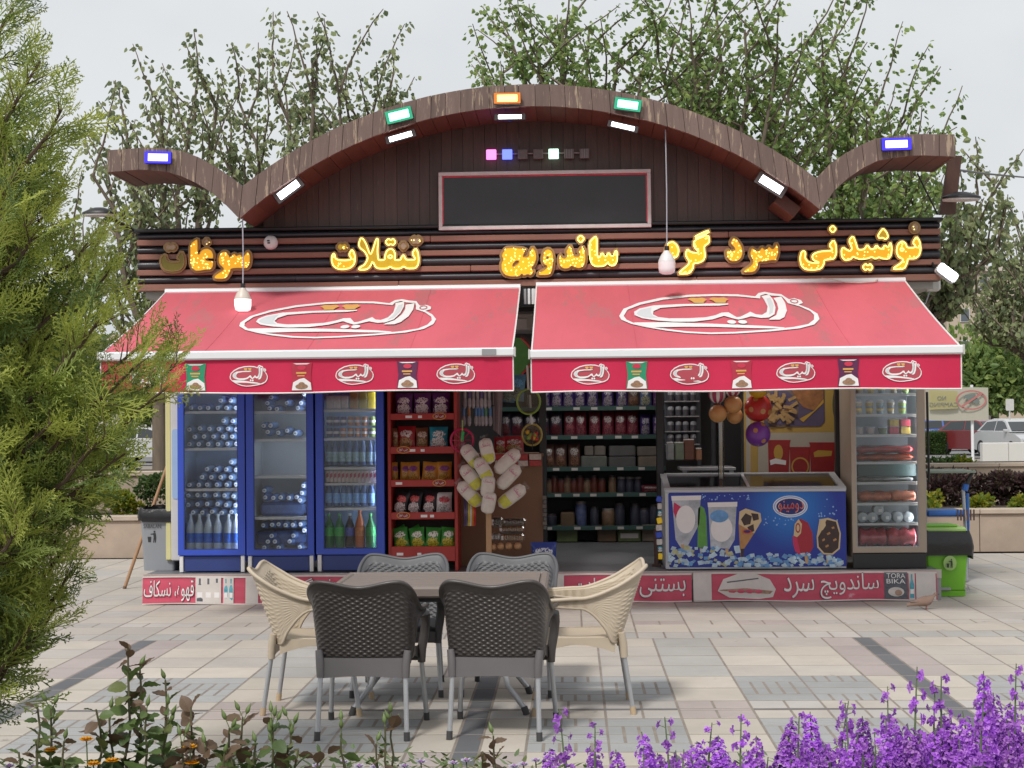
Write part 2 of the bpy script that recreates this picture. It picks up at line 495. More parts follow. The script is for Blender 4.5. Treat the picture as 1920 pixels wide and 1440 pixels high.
for p in PIECES:
    x0, x1, y0, y1, kd, rl = p
    if x1 < -9.6 or x0 > 9.8: continue
    if p in solo:
        key = (round(x1 - x0, 3), round(y1 - y0, 3), kd, rl)
        if key not in shared:
            mb = MB(); tile_shape(mb, x1 - x0, y1 - y0, rl)
            o = mb.build('paving_slab', m_tile[kd], pav); shared[key] = o
        else:
            o = shared[key].copy(); col.objects.link(o)
        o.location = (x0, y0, rnd(-0.0006, 0.0006)); o.rotation_euler = (rnd(-.0008, .0008), rnd(-.0008, .0008), 0)
    else:
        rest.mi = kinds.index(kd)
        tile_shape(rest, x1 - x0, y1 - y0, rl if rl == 'split' else None, x0, y0, rnd(-0.0006, 0.0006))
tag(rest.build('far_paving_slabs', [m_tile[k] for k in kinds], pav), kind='stuff')
tag(MB().bx(-9.5, 9.5, -7.02, -6.87, -0.05, 0.07, 0.012).build('kerb', M('kerb_stone', (0.40, 0.30, 0.235), 0.85, var=.12, vs=3, bump=.2)), kind='structure')
m_soil = M('bed_soil', (0.075, 0.055, 0.04), 0.95, var=0.3, vs=6, bump=0.8, bs=25)
sl = MB().grid(90, 60, lambda u, v: (-7 + 14 * u, -10.2 + 3.19 * v, 0.05 + 0.03 * math.sin(31 * u + 5 * v) * math.sin(23 * v)))
tag(sl.build('flower_bed', m_soil), kind='structure')

# ================================================================== planter walls beside the kiosk
m_stone = M('planter_stone', (0.40, 0.315, 0.25), 0.75, var=0.16, vs=3.5, bump=0.12, bs=40, rand=0.06)
m_cope = M('planter_coping', (0.47, 0.385, 0.31), 0.7, var=0.1, vs=4)
m_bedsoil = M('planter_soil', (0.07, 0.05, 0.035), 0.95, var=.3, vs=5)
def planter(label, x0, x1, y0, y1, h, z0=0.0, pw=0.85):
    t = thing('stone_planter', (x0, y0, z0), label, 'planter', 'stone planters')
    MB().bx(x0 + .05, x1 - .05, y0 + .06, y1, z0, z0 + h - .12).build('core', m_bedsoil, t)
    x = x0
    while x < x1 - .05:
        x2 = min(x + pw, x1)
        MB().bx(x + .004, x2 - .004, y0, y0 + .055, z0, z0 + h - .065, .004).build('stone_panel', m_stone, t)
        MB().bx(x + .003, x2 - .003, y0 - .035, y0 + .2, z0 + h - .062, z0 + h, .008).build('coping_stone', m_cope, t)
        x = x2
    MB().bx(x0, x1, y0 + .2, y1, z0 + h - .13, z0 + h - .05).build('soil', m_bedsoil, t)
    return t
pL = at(240, 1046, 4.8); pR = at(1830, 1042, 4.8)
planter('low beige stone planter behind the grey litter bin', -9.5, -3.2, 4.8, 6.7, .52)
planter('raised beige stone planter behind the lower one, beyond the conifer', -10.5, -3.6, 6.75, 9.2, 1.0, pw=1.0)
planter('low beige stone planter behind the green litter bin', 3.2, 9.5, 4.9, 7.2, .52)
planter('long pale stone planter behind the purple shrubs, under the parking', 3.6, 16, 11.0, 13.5, .88, pw=1.6)

# ================================================================== far ground: car park, wall, hedge, building
m_asph = M('asphalt', (0.19, 0.185, 0.185), 0.9, var=.15, vs=.4, bump=.2, bs=20)
tag(MB().add([(-60, 46, -0.03), (120, 46, -0.03), (120, 92, -0.03), (-60, 92, -0.03)], [(0, 1, 2, 3)]).build('road', m_asph), kind='structure')
m_mark = M('road_paint', (0.72, 0.72, 0.7), 0.7, var=.1, vs=2)
for (px, py) in ((1793, 819), (1793, 829)):
    g = gnd(px, py)
    tag(MB().bx(g.x - .18, g.x + .18, g.y - 1.2, g.y + 1.2, -0.028, .3, .03).build('kerb', m_mark), kind='structure')

# ================================================================== the kiosk
KX0, KX1, KD = -3.93, 3.29, 4.5
m_wood = M('weathered_wood', (0.155, 0.108, 0.093), 0.8, var=.22, vs=5, stretch=(3, 3, 0.35), bump=.3, bs=30, rand=.12,
           streak=((0.36, 0.275, 0.20), 7.5, 0.548))
m_soff = M('soffit_wood', (0.125, 0.052, 0.036), 0.55, var=.2, vs=4, stretch=(3, .5, 3), rand=.14)
m_gab = M('gable_wood', (0.082, 0.042, 0.033), 0.45, var=.3, vs=5, stretch=(3, 3, .3), bump=.2, bs=24, rand=.2, streak=((.16, .11, .09), 9, .64))
m_bat = M('batten_wood', (0.26, 0.118, 0.085), 0.5, var=.16, vs=4, stretch=(.5, 3, 4), rand=.1, bump=.15)
m_log = M('dark_log', (0.050, 0.050, 0.060), 0.36, var=.25, vs=5, stretch=(.6, 3, 3), rand=.1)
m_black = M('black_metal', (0.016, 0.016, 0.018), 0.45, var=.1)
m_dark = M('dark_void', (0.02, 0.02, 0.022), 0.7, var=.2, vs=3)
m_steel = M('grey_steel', (0.33, 0.33, 0.34), 0.45, met=.4, var=.12, vs=4)
m_white = M('white_plastic', (0.72, 0.72, 0.72), 0.4, var=.05)
m_offw = M('dull_white', (0.55, 0.54, 0.52), 0.5, var=.1, vs=6)
m_kwall = M('interior_panel', (0.16, 0.15, 0.145), 0.6, var=.12, vs=2)
m_kceil = M('ceiling_panel', (0.42, 0.40, 0.38), 0.6, var=.1, vs=2)
m_kfloor = M('kiosk_floor', (0.17, 0.175, 0.19), 0.42, var=.14, vs=2.5)
k = thing('kiosk', ((KX0 + KX1) / 2, 0.05, 0), 'wooden snack kiosk with arched roof, winged eaves and open shop front', 'kiosk')
MB().bx(KX0, KX1, .04, KD, 0, .262).build('plinth', m_steel, k)
fl = MB().bx(KX0 + .02, KX1 - .02, .03, KD - .02, .263, .275).build('floor', m_kfloor, k)
MB().bx(KX0, KX1, .018, .03, .2, .277).build('floor_edge', M('edge_trim', (.5, .46, .42), .5, met=.3), k)
MB().bx(KX0 + .05, KX1 - .05, KD - .12, KD - .05, .276, 2.86).build('back_wall', m_kwall, k)
MB().bx(KX0 + .06, KX0 + .12, .9, KD - .13, .276, 2.86).build('side_wall', m_kwall, k)
MB().bx(KX1 - .12, KX1 - .06, .9, KD - .13, .276, 2.86).build('side_wall', m_kwall, k)
cl = MB().bx(KX0 + .03, KX1 - .03, .04, KD - .03, 2.80, 2.86).build('ceiling', m_kceil, k)
for i in range(9):
    x = KX0 + .5 + i * .8
    MB().bx(x, x + .02, .06, KD - .2, 2.786, 2.799).build('ceiling_joint', m_kwall, cl)
MB().bx(KX0 + .02, KX1 - .02, .05, KD, 2.875, 3.39).build('roof_box', m_dark, k)
MB().bx(KX0 - .04, KX1 + .04, -.10, KD + .03, 3.395, 3.425, .008).build('roof_edge', m_black, k)
for x in (at(727, 900, .1).x, at(1018, 900, .6).x, at(1241, 900, .5).x, at(1590, 900, .3).x):
    MB().bx(x - .035, x + .035, .72, .80, .276, 2.79, .006).build('post', m_black, k)
# --- sign fascia: flat brown battens with dark rounded boards between
sb = MB().bx(KX0 - .01, KX1 + .01, -.02, .045, 2.86, 3.39).build('sign_fascia', m_dark, k)
rows = [(537.5, 524.5, 0), (524, 508.5, 1), (508, 497, 0), (496.5, 479, 1), (478.5, 467.5, 0), (467, 452.5, 1), (452, 440, 0), (439.5, 428, 1)]
zc = lambda py: at(960, py - 10.0 + 10.0, -.05).z
cuts = [[.33, .7], [.2, .58], [.42], [.3, .66], [.5, .8], [.25, .6], [.37, .74], [.45]]
for (ya, yb, lg), ct in zip(rows, cuts):
    z0, z1 = zc(ya), zc(yb)
    e = [0] + ct + [1]
    for a, b in zip(e[:-1], e[1:]):
        x0, x1 = KX0 - .02 + (KX1 - KX0 + .04) * a + .0015, KX0 - .02 + (KX1 - KX0 + .04) * b - .0015
        mb = MB()
        if lg:
            n = 7; pr = [(-.03 - .030 * math.sin(math.pi * (i / n)), z0 + .002 + (z1 - z0 - .004) * i / n) for i in range(n + 1)] + [(-.021, z1 - .002), (-.021, z0 + .002)]
            vs = [(x0, p[0], p[1]) for p in pr] + [(x1, p[0], p[1]) for p in pr]; q = len(pr)
            mb.add(vs, [(i, (i + 1) % q, q + (i + 1) % q, q + i) for i in range(q)] + [tuple(range(q)), tuple(range(2 * q - 1, q - 1, -1))])
            mb.build('rounded_board', m_log, sb, smooth=50)
        else:
            mb.bx(x0, x1, -.078 + rnd(-.004, .003), -.021, z0 + rnd(0, .003), z1 - rnd(0, .003), .006).build('batten', m_bat, sb)
# --- roof outline (front edge) surveyed at the front of the overhang
YF = -.75
def line(pts): return [(at(px, py, YF).x, at(px, py, YF).z) for px, py in pts]
def interp(pl, x):
    if x <= pl[0][0]: return pl[0][1]
    for (a, b), (c, d) in zip(pl[:-1], pl[1:]):
        if x <= c: return b + (d - b) * (x - a) / max(1e-9, c - a)
    return pl[-1][1]
vl, vr = (452, 347), (1529, 333)
# centre arch from a circle through springings and crown
def arc(pl, pc, pr, n=60):
    (x1, y1), (x2, y2), (x3, y3) = pl, pc, pr
    A = x1 * (y2 - y3) - y1 * (x2 - x3) + x2 * y3 - x3 * y2
    B = (x1 ** 2 + y1 ** 2) * (y3 - y2) + (x2 ** 2 + y2 ** 2) * (y1 - y3) + (x3 ** 2 + y3 ** 2) * (y2 - y1)
    C = (x1 ** 2 + y1 ** 2) * (x2 - x3) + (x2 ** 2 + y2 ** 2) * (x3 - x1) + (x3 ** 2 + y3 ** 2) * (x1 - x2)
    cx, cy = -B / (2 * A), -C / (2 * A); r = math.hypot(x1 - cx, y1 - cy)
    return [(x, cy + math.sqrt(max(0, r * r - (x - cx) ** 2))) for x in [x1 + (x3 - x1) * i / n for i in range(n + 1)]]
T3, B3 = line([(455, 349), (1000, 158), (1530, 334)]), line([(449, 410), (1000, 199), (1539, 394)])
topC, botC = arc(*T3), arc(*B3)
topL = line([(202, 282), (257, 278), (300, 277), (330, 280), (363, 290), (413, 317), (455, 349)])
botL = line([(203, 323), (257, 318), (290, 319), (313, 322), (353, 334), (397, 361), (423, 384), (449, 410)])
topR = line([(1530, 334), (1563, 301), (1597, 280), (1640, 260), (1697, 252), (1740, 251), (1790, 253)])
botR = line([(1539, 394), (1557, 364), (1580, 341), (1613, 317), (1647, 301), (1697, 292), (1740, 291), (1789, 294)])
ar = thing('arch', (0, 0, 0), None, None); ar.name = 'arched_roof'; ar.parent = k; W[ar.name] = Vector()
ar.location = -Vector(W[k.name]); 
def roof_run(top, bot, name, wid, yback, first=False):
    x0, x1 = top[0][0], top[-1][0]
    n = max(3, int(round((x1 - x0) / wid))); xs = [x0]
    for i in range(1, n): xs.append(x0 + (x1 - x0) * (i + rnd(-.12, .12)) / n)
    xs.append(x1)
    # bottom runs the same count between its own ends
    bx0, bx1 = bot[0][0], bot[-1][0]
    bs = [bx0 + (x - x0) / (x1 - x0) * (bx1 - bx0) for x in xs]
    for i in range(n):
        a, b = xs[i], xs[i + 1]; c, d = bs[i], bs[i + 1]; g = .002
        zt0, zt1, zb0, zb1 = interp(top, a), interp(top, b), interp(bot, c), interp(bot, d)
        yo = YF - rnd(.0, .012); yk = YF + .024
        mb = MB()
        q = [(a + g, zt0), (b - g, zt1), (d - g, zb1), (c + g, zb0)]
        mb.add([(p[0], yo, p[1]) for p in q] + [(p[0], yk, p[1]) for p in q],
               [(0, 3, 2, 1), (4, 5, 6, 7), (0, 1, 5, 4), (1, 2, 6, 5), (2, 3, 7, 6), (3, 0, 4, 7)])
        mb.build('fascia_board', m_wood, ar)
        e = .022
        dz = rnd(0, .006)
        q2 = [(c + g, zb0 + .006 + dz), (d - g, zb1 + .006 + dz), (d - g, zb1 + .006 + e), (c + g, zb0 + .006 + e)]
        mb = MB()
        mb.add([(p[0], YF + .026, p[1]) for p in q2] + [(p[0], yback, p[1]) for p in q2],
               [(0, 3, 2, 1), (4, 5, 6, 7), (0, 1, 5, 4), (1, 2, 6, 5), (2, 3, 7, 6), (3, 0, 4, 7)])
        mb.build('soffit_board', m_soff, ar)
    N = 40; mb = MB()
    for i in range(N):
        a, b = x0 + (x1 - x0) * i / N, x0 + (x1 - x0) * (i + 1) / N
        za, zb_ = interp(top, a) - .004, interp(top, b) - .004
        mb.add([(a, YF + .026, za), (b, YF + .026, zb_), (b, yback, zb_), (a, yback, za),
                (a, YF + .026, za - .02), (b, YF + .026, zb_ - .02), (b, yback, zb_ - .02), (a, yback, za - .02)],
               [(0, 1, 2, 3), (4, 7, 6, 5), (0, 4, 5, 1), (3, 2, 6, 7)])
    mb.build('roof_sheet', m_dark, ar)
    return xs
roof_run(topC, botC, 'c', .128, .9)
roof_run(topL, botL, 'l', .125, .12)
roof_run(topR, botR, 'r', .125, .12)
# closing edge boards at the wing tips and at the back of the wings
for tp, bt, i in ((topL, botL, 0), (topR, botR, -1)):
    x = tp[i][0]; MB().bx(x - .012, x + .012, YF + .026, .12, bt[i][1] + .004, tp[i][1] - .026).build('tip_board', m_wood, ar)
for tp, bt in ((topL, botL), (topR, botR)):
    mb = MB(); pts = [(p[0], p[1] - .03) for p in tp] + [(p[0], p[1] + .03) for p in reversed(bt)]
    mb.prism(pts, lambda x, z, t: (x, .10 - t, z), .02); mb.build('back_board', m_wood, ar)
# --- gable of upright planks under the arch
gb = MB().bx(botC[0][0] + .2, botC[-1][0] - .2, .012, .06, 3.43, 3.5).build('gable', m_dark, k)
x = botC[0][0] + .06; xe = botC[-1][0] - .06
while x < xe:
    w = rnd(.092, .112); x2 = min(x + w, xe)
    z0, z1 = interp(botC, x) + .028, interp(botC, x2) + .028
    if min(z0, z1) > 3.44:
        y0 = -.012 + rnd(-.003, .003)
        MB().add([(x + .0012, y0, 3.427), (x2 - .0012, y0, 3.427), (x2 - .0012, y0, z1), (x + .0012, y0, z0),
                  (x + .0012, .01, 3.427), (x2 - .0012, .01, 3.427), (x2 - .0012, .01, z1), (x + .0012, .01, z0)],
                 [(0, 1, 2, 3), (5, 4, 7, 6), (0, 3, 7, 4), (1, 5, 6, 2), (3, 2, 6, 7), (0, 4, 5, 1)]).build('gable_plank', m_gab, gb)
    x = x2
pts = [(p[0], p[1] + .02) for p in botC if p[1] > 3.43]
mb = MB(); mb.prism([(pts[0][0], 3.43)] + pts + [(pts[-1][0], 3.43)], lambda x, z, t: (x, .02 + t, z), .02); mb.build('gable_backing', m_dark, k)
# right wing brace
a, b = at(1776, 402, .02), at(1793, 292, -.1)
mb = MB(); mb.add([(a.x - .07, .0, a.z), (a.x + .07, .0, a.z), (b.x + .05, -.1, b.z), (b.x - .06, -.1, b.z), (a.x - .07, .06, a.z), (a.x + .07, .06, a.z), (b.x + .05, -.04, b.z), (b.x - .06, -.04, b.z)],
       [(0, 1, 2, 3), (5, 4, 7, 6), (0, 3, 7, 4), (1, 5, 6, 2), (3, 2, 6, 7), (0, 4, 5, 1)])
mb.build('wing_brace', m_gab, k)
MB().tube([at(1720, 325, -.2), at(1758, 402, -.02)], .008, 6).build('stay_rod', m_black, k)

# ================================================================== lit word signs (outlines surveyed from the front)
YS = -.115
m_sback = M('sign_backing', (0.36, 0.215, 0.085), 0.45, var=.1, vs=8)
m_sface = M('sign_face', (0.80, 0.40, 0.008), 0.3, emit=.5, var=.08, vs=16)
m_sface2 = M('sign_face_mustard', (0.55, 0.36, 0.012), 0.3, emit=.25, var=.2, vs=14)
m_sunlit = M('sign_face_unlit', (0.20, 0.17, 0.015), 0.35, var=.2, vs=14)
m_neon = M('neon_tube', (1.0, 0.80, 0.22), 0.4, emit=1.6)
m_neonoff = M('neon_tube_unlit', (0.36, 0.25, 0.10), 0.4)
m_led = M('led_dot', (1.0, 0.80, 0.25), 0.4, emit=1.5)
m_dotoff = M('dot_unlit', (0.42, 0.30, 0.20), 0.4, var=.2, vs=20)
def inpoly(pt, p):
    r = False; x, y = pt
    for q in range(len(p)):
        (x1, y1), (x2, y2) = p[q - 1], p[q]
        if (y1 > y) != (y2 > y) and x < (x2 - x1) * (y - y1) / (y2 - y1) + x1: r = not r
    return r
def smooth_poly(p, it=1):
    for _ in range(it):
        q = []
        for i in range(len(p)):
            (a, b), (c, d) = p[i], p[(i + 1) % len(p)]
            q += [(a * .8 + c * .2, b * .8 + d * .2), (a * .2 + c * .8, b * .2 + d * .8)]
        p = q
    return p
def offset_poly(p, d):
    n = len(p); s_ = sum(p[i - 1][0] * p[i][1] - p[i][0] * p[i - 1][1] for i in range(n)); sg = 1 if s_ > 0 else -1
    out = []
    for i in range(n):
        (x0, y0), (x1, y1), (x2, y2) = p[i - 1], p[i], p[(i + 1) % n]
        ax, ay = x1 - x0, y1 - y0; bx_, by_ = x2 - x1, y2 - y1
        la, lb = math.hypot(ax, ay) or 1, math.hypot(bx_, by_) or 1
        nx, ny = (ay / la + by_ / lb) * sg, (-ax / la - bx_ / lb) * sg
        ln = math.hypot(nx, ny) or 1
        kk = d / ln * min(1.5, 2 / max(.6, ln))
        out.append((x1 + nx * kk, y1 + ny * kk))
    return out
def word_sign(label, x0, y0, kz, comps):
    """comps: (outline in survey units, holes, face, neon on?, led count)"""
    def w2(p): q = at(x0 + p[0] / kz, y0 + p[1] / kz, YS); return (q.x, q.z)
    allp = [w2(p) for c in comps for p in c[0]]
    cx, cz = sum(p[0] for p in allp) / len(allp), min(p[1] for p in allp)
    t = thing('word_sign', (cx, YS, cz), label, 'sign', 'lit word signs on the fascia')
    back, face, tubes, leds = MB(), MB(), MB(), MB()
    for i, (o, hs_, fi, neon, nl) in enumerate(comps):
        p = smooth_poly([w2(q) for q in o]); hh = [smooth_poly([w2(q) for q in h]) for h in hs_]
        lift = .0008 * (i % 4)
        back.prism(offset_poly(p, .020), lambda x, z, t_, lift=lift: (x, YS + .012 + lift + t_, z), .016)
        face.mi = fi; face.prism(p, lambda x, z, t_: (x, YS + t_, z), .0105, hh)
        tubes.mi = 0 if neon else 1
        for lp in [p] + hh: tubes.tube([(q[0], YS - .003, q[1]) for q in lp], .0062 if neon else .004, 5, closed=True)
        xs = [q[0] for q in p]; zs = [q[1] for q in p]; g = 0; tries = 0
        while g < nl and tries < 4000:
            tries += 1; q = (rnd(min(xs), max(xs)), rnd(min(zs), max(zs)))
            if inpoly(q, p) and not any(inpoly(q, h) for h in hh):
                leds.lathe([(.0065, 0), (.005, .004), (.001, .006)], (q[0], YS - .0005, q[1]), 6, 'Y'); g += 1
    back.build('backing', m_sback, t)
    face.build('letter_face', [m_sface, m_sunlit, m_sface2, m_dotoff], t)
    tubes.build('neon_outline', [m_neon, m_neonoff], t, smooth=60)
    if leds.v: tag(leds.build('led_dots', m_led, t), kind='stuff')
def quad2(a, b): return [(a[0], a[1]), (b[0], b[1])]
word_sign('gold word sign above the first hanging bulb, its last letter unlit', 290, 425, 9.143, [
    ([(160, 490), (185, 500), (195, 560), (240, 605), (330, 620), (430, 605), (440, 585), (400, 540), (400, 510), (455, 430), (500, 520), (510, 620), (480, 700), (420, 750), (300, 770), (190, 745), (130, 690), (105, 600), (120, 520)], [], 1, False, 0),
    ([(170, 350), (215, 295), (270, 325), (315, 290), (370, 345), (325, 405), (270, 385), (225, 415)], [], 3, False, 0),
    ([(605, 300), (710, 215), (740, 225), (742, 480), (770, 470), (780, 430), (830, 385), (910, 370), (980, 410), (1010, 490), (1000, 550), (940, 545), (870, 545), (880, 580), (1010, 590), (1000, 690), (960, 735), (860, 740), (790, 755), (700, 760), (630, 700), (605, 600)], [], 0, False, 34),
    ([(885, 195), (950, 265), (885, 325), (825, 260)], [], 3, False, 3),
    ([(1590, 420), (1635, 470), (1640, 580), (1615, 680), (1560, 720), (1420, 710), (1310, 720), (1290, 790), (1240, 870), (1180, 900), (1030, 895), (1020, 850), (1080, 800), (1180, 740), (1180, 710), (1110, 650), (1090, 570), (1110, 480), (1170, 425), (1230, 430), (1280, 500), (1300, 540), (1330, 480), (1370, 460), (1400, 500), (1440, 480), (1480, 475), (1500, 520), (1540, 490)], [], 0, False, 40)])
word_sign('gold neon-edged word sign between the white siren and the gap of the awnings', 600, 425, 9.143, [
    ([(235, 455), (255, 480), (260, 540), (320, 575), (450, 580), (530, 565), (540, 545), (495, 480), (545, 385), (590, 450), (605, 560), (585, 650), (520, 710), (400, 735), (290, 720), (225, 670), (200, 580), (205, 500)], [], 0, True, 10),
    ([(290, 345), (345, 285), (385, 310), (430, 280), (480, 345), (430, 405), (385, 385), (340, 410)], [], 2, False, 4),
    ([(690, 200), (735, 200), (790, 290), (860, 490), (900, 420), (960, 220), (985, 200), (1000, 230), (985, 420), (1000, 560), (1020, 575), (1110, 575), (1120, 480), (1150, 410), (1210, 375), (1260, 400), (1290, 470), (1280, 560), (1290, 575), (1380, 575), (1400, 520), (1435, 480), (1460, 540), (1480, 570), (1620, 570), (1635, 550), (1580, 460), (1640, 365), (1680, 440), (1695, 560), (1685, 650), (1640, 715), (1500, 720), (1430, 680), (1380, 720), (1260, 720), (1205, 685), (1150, 720), (1000, 720), (950, 690), (905, 590), (880, 650), (840, 710), (780, 740), (665, 740), (680, 700), (760, 660), (810, 580), (820, 520), (770, 430), (680, 360), (665, 300)],
     [[(1205, 485), (1250, 515), (1205, 550), (1160, 515)]], 2, True, 0),
    ([(1120, 260), (1170, 205), (1215, 230), (1260, 205), (1300, 265), (1260, 320), (1215, 300), (1165, 320)], [], 2, True, 0),
    ([(1425, 250), (1500, 325), (1430, 405), (1355, 325)], [], 3, False, 0),
    ([(1545, 230), (1605, 165), (1645, 195), (1690, 165), (1745, 235), (1690, 300), (1645, 285), (1600, 300)], [], 3, False, 4)])
word_sign('gold word sign with dotted lights beside the bulb, under the black display panel', 920, 430, 7.385, [
    ([(160, 330), (210, 255), (300, 250), (480, 265), (465, 330), (440, 380), (520, 380), (535, 320), (580, 240), (625, 310), (635, 400), (605, 490), (560, 535), (600, 580), (560, 640), (510, 620), (460, 645), (430, 610), (400, 650), (280, 655), (190, 630), (145, 550), (145, 470), (175, 410), (150, 370)],
     [[(300, 490), (350, 430), (400, 440), (370, 480), (330, 500), (315, 540)]], 0, False, 46),
    ([(740, 290), (800, 265), (850, 300), (870, 380), (865, 480), (850, 570), (820, 625), (760, 635), (660, 635), (665, 600), (740, 560), (790, 510), (730, 480), (715, 400)], [[(770, 380), (800, 370), (800, 410), (775, 415)]], 0, False, 22),
    ([(960, 350), (990, 390), (1030, 400), (1060, 360), (1040, 300), (1100, 215), (1135, 300), (1150, 370), (1215, 375), (1235, 350), (1215, 300), (1275, 230), (1310, 320), (1315, 430), (1290, 510), (1230, 540), (1160, 525), (1120, 500), (1080, 540), (1010, 545), (960, 510), (940, 440)], [], 0, False, 34),
    ([(1245, 80), (1300, 130), (1245, 195), (1195, 130)], [], 2, True, 0),
    ([(1365, 180), (1450, 95), (1470, 130), (1470, 340), (1490, 390), (1510, 390), (1540, 320), (1575, 370), (1600, 380), (1630, 320), (1670, 370), (1700, 370), (1735, 280), (1755, 340), (1750, 440), (1720, 500), (1660, 505), (1620, 465), (1570, 510), (1450, 515), (1400, 480), (1375, 400)], [], 0, True, 16)])
word_sign('gold neon-edged word sign partly hidden by the second hanging bulb', 1220, 410, 7.385, [
    ([(240, 340), (310, 320), (365, 370), (390, 440), (370, 520), (330, 545), (250, 545), (200, 560), (180, 620), (150, 620), (160, 540), (200, 470), (215, 400)], [], 0, True, 6),
    ([(510, 420), (545, 460), (600, 475), (680, 470), (600, 390), (600, 300), (800, 220), (815, 330), (740, 380), (745, 450), (755, 520), (730, 580), (670, 610), (590, 620), (590, 680), (540, 760), (400, 765), (395, 745), (520, 640), (540, 600), (490, 520), (485, 480)], [], 0, True, 18),
    ([(615, 245), (800, 160), (810, 190), (620, 275)], [], 2, True, 0)])
word_sign('short gold word sign with dotted lights between two neon-edged words', 1220, 410, 7.385, [
    ([(1140, 260), (1200, 290), (1260, 380), (1275, 470), (1250, 550), (1190, 590), (1110, 590), (1060, 540), (1045, 460), (1070, 430), (1110, 450), (1170, 430), (1160, 400), (1100, 340)], [], 0, False, 24),
    ([(1740, 340), (1770, 400), (1765, 500), (1730, 580), (1680, 575), (1600, 590), (1490, 595), (1480, 680), (1430, 740), (1290, 745), (1280, 720), (1400, 640), (1420, 580), (1370, 490), (1400, 400), (1450, 440), (1500, 450), (1540, 390), (1580, 430), (1610, 420), (1640, 380), (1680, 420), (1710, 410)], [], 0, False, 38)])
word_sign('long gold neon-edged word sign at the fascia end by the bright floodlight', 1480, 405, 7.385, [
    ([(200, 480), (225, 510), (215, 580), (260, 640), (330, 650), (430, 650), (330, 610), (315, 560), (340, 520), (430, 490), (580, 480), (600, 460), (550, 410), (610, 325), (645, 400), (650, 520), (620, 590), (560, 600), (480, 610), (480, 660), (440, 730), (330, 750), (220, 740), (165, 690), (145, 590), (165, 500)], [], 0, True, 14),
    ([(600, 130), (650, 180), (600, 235), (550, 180)], [], 2, True, 0),
    ([(745, 430), (780, 460), (840, 490), (870, 450), (820, 340), (880, 270), (920, 370), (945, 460), (980, 470), (1040, 460), (1080, 390), (1120, 460), (1170, 460), (1205, 395), (1240, 450), (1290, 455), (1320, 400), (1370, 440), (1400, 355), (1420, 440), (1410, 540), (1370, 595), (1290, 590), (1240, 570), (1190, 595), (1140, 565), (1080, 590), (980, 600), (920, 580), (880, 560), (850, 600), (770, 615), (725, 560), (720, 470)], [], 0, True, 20),
    ([(1295, 170), (1345, 220), (1370, 290), (1330, 325), (1290, 300), (1240, 310), (1225, 270), (1255, 220)], [], 2, True, 0),
    ([(1010, 705), (1055, 660), (1085, 690), (1120, 660), (1155, 710), (1120, 760), (1085, 730), (1050, 755)], [], 2, True, 0),
    ([(1760, 280), (1805, 350), (1820, 460), (1795, 550), (1740, 590), (1640, 590), (1630, 650), (1590, 735), (1440, 740), (1450, 715), (1550, 650), (1580, 600), (1510, 570), (1480, 490), (1500, 390), (1560, 345), (1610, 380), (1630, 440), (1720, 440), (1750, 420), (1705, 370)], [[(1545, 440), (1590, 460), (1560, 490), (1535, 470)]], 0, True, 16),
    (ell(1740, 160, 55, 60, 10), [], 3, False, 2)])

# ================================================================== lamps, display, siren, bulbs
def lamp_mat(name, c, e): return M(name, c, .4, emit=e)
m_lens = {'blue': lamp_mat('lamp_blue', (.25, .22, 1.0), 5.5), 'green': lamp_mat('lamp_green', (.22, 1.0, .55), 4.5), 'orange': lamp_mat('lamp_orange', (1.0, .42, .10), 4.5),
          'white': lamp_mat('lamp_white', (.95, 1.0, 1.0), 4.5), 'cold': lamp_mat('lamp_cold', (.93, .97, 1.0), 9.0)}
RIM = {'blue': lamp_mat('rim_blue', (.03, .02, .75), 1.1), 'green': lamp_mat('rim_green', (.02, .30, .16), .5), 'orange': lamp_mat('rim_orange', (.55, .16, .02), .5),
       'white': M('rim_grey', (.16, .15, .15), .4), 'cold': M('rim_light', (.6, .62, .64), .4)}
def flood(label, px, py, w, h, ang, colr, Y, tiltx=0.0, s=None):
    c = at(px, py, Y); sc_ = (Y + 14) / FPX; w *= sc_; h *= sc_
    t = thing('floodlight', c, label, 'floodlight', 'floodlights on the arched roof')
    W[t.name] = Vector((0, 0, 0)); t.rotation_euler = (R(tiltx), R(ang), 0)
    MB().bx(-w / 2, w / 2, 0, .035, -h / 2, h / 2, .008).build('housing', m_black, t)
    MB().prism(rrect(-w / 2 + .004, w / 2 - .004, -h / 2 + .004, h / 2 - .004, .006), lambda x, z, d: (x, -.004 + d, z), .006,
               [rrect(-w * .37, w * .37, -h * .3, h * .3, .005)]).build('rim', RIM[colr], t)
    MB().bx(-w * .365, w * .365, -.002, .01, -h * .29, h * .29).build('lens', m_lens[colr], t)
    MB().bx(-.02, .02, .035, .07, -.03, .03).build('bracket', m_black, t)
flood('blue floodlight on the roof wing beside the conifer', 296, 295, 52, 24, 2, 'blue', YF - .07)
flood('green floodlight on the arch front, nearer the conifer', 748, 216, 52, 26, -13, 'green', YF - .07)
flood('orange floodlight at the crown of the arch', 951, 184, 52, 22, 0, 'orange', YF - .07)
flood('green floodlight on the arch front, farther from the conifer', 1177, 196, 52, 24, 9, 'green', YF - .07)
flood('blue floodlight on the roof wing beside the brace', 1681, 270, 56, 24, -1, 'blue', YF - .07)
flood('white floodlight low under the arch beside the white siren', 541, 356, 62, 24, -36, 'white', YF + .10)
flood('white floodlight under the arch below the green lamp, nearer the conifer', 751, 256, 60, 16, -15, 'white', YF + .12)
flood('white floodlight under the arch below the orange lamp', 956, 219, 60, 13, 0, 'white', YF + .12)
flood('white floodlight under the arch below the green lamp, farther from the conifer', 1168, 237, 60, 14, 14, 'white', YF + .12)
flood('white floodlight low under the arch near the brown corner block', 1446, 346, 62, 26, 33, 'white', YF + .12)
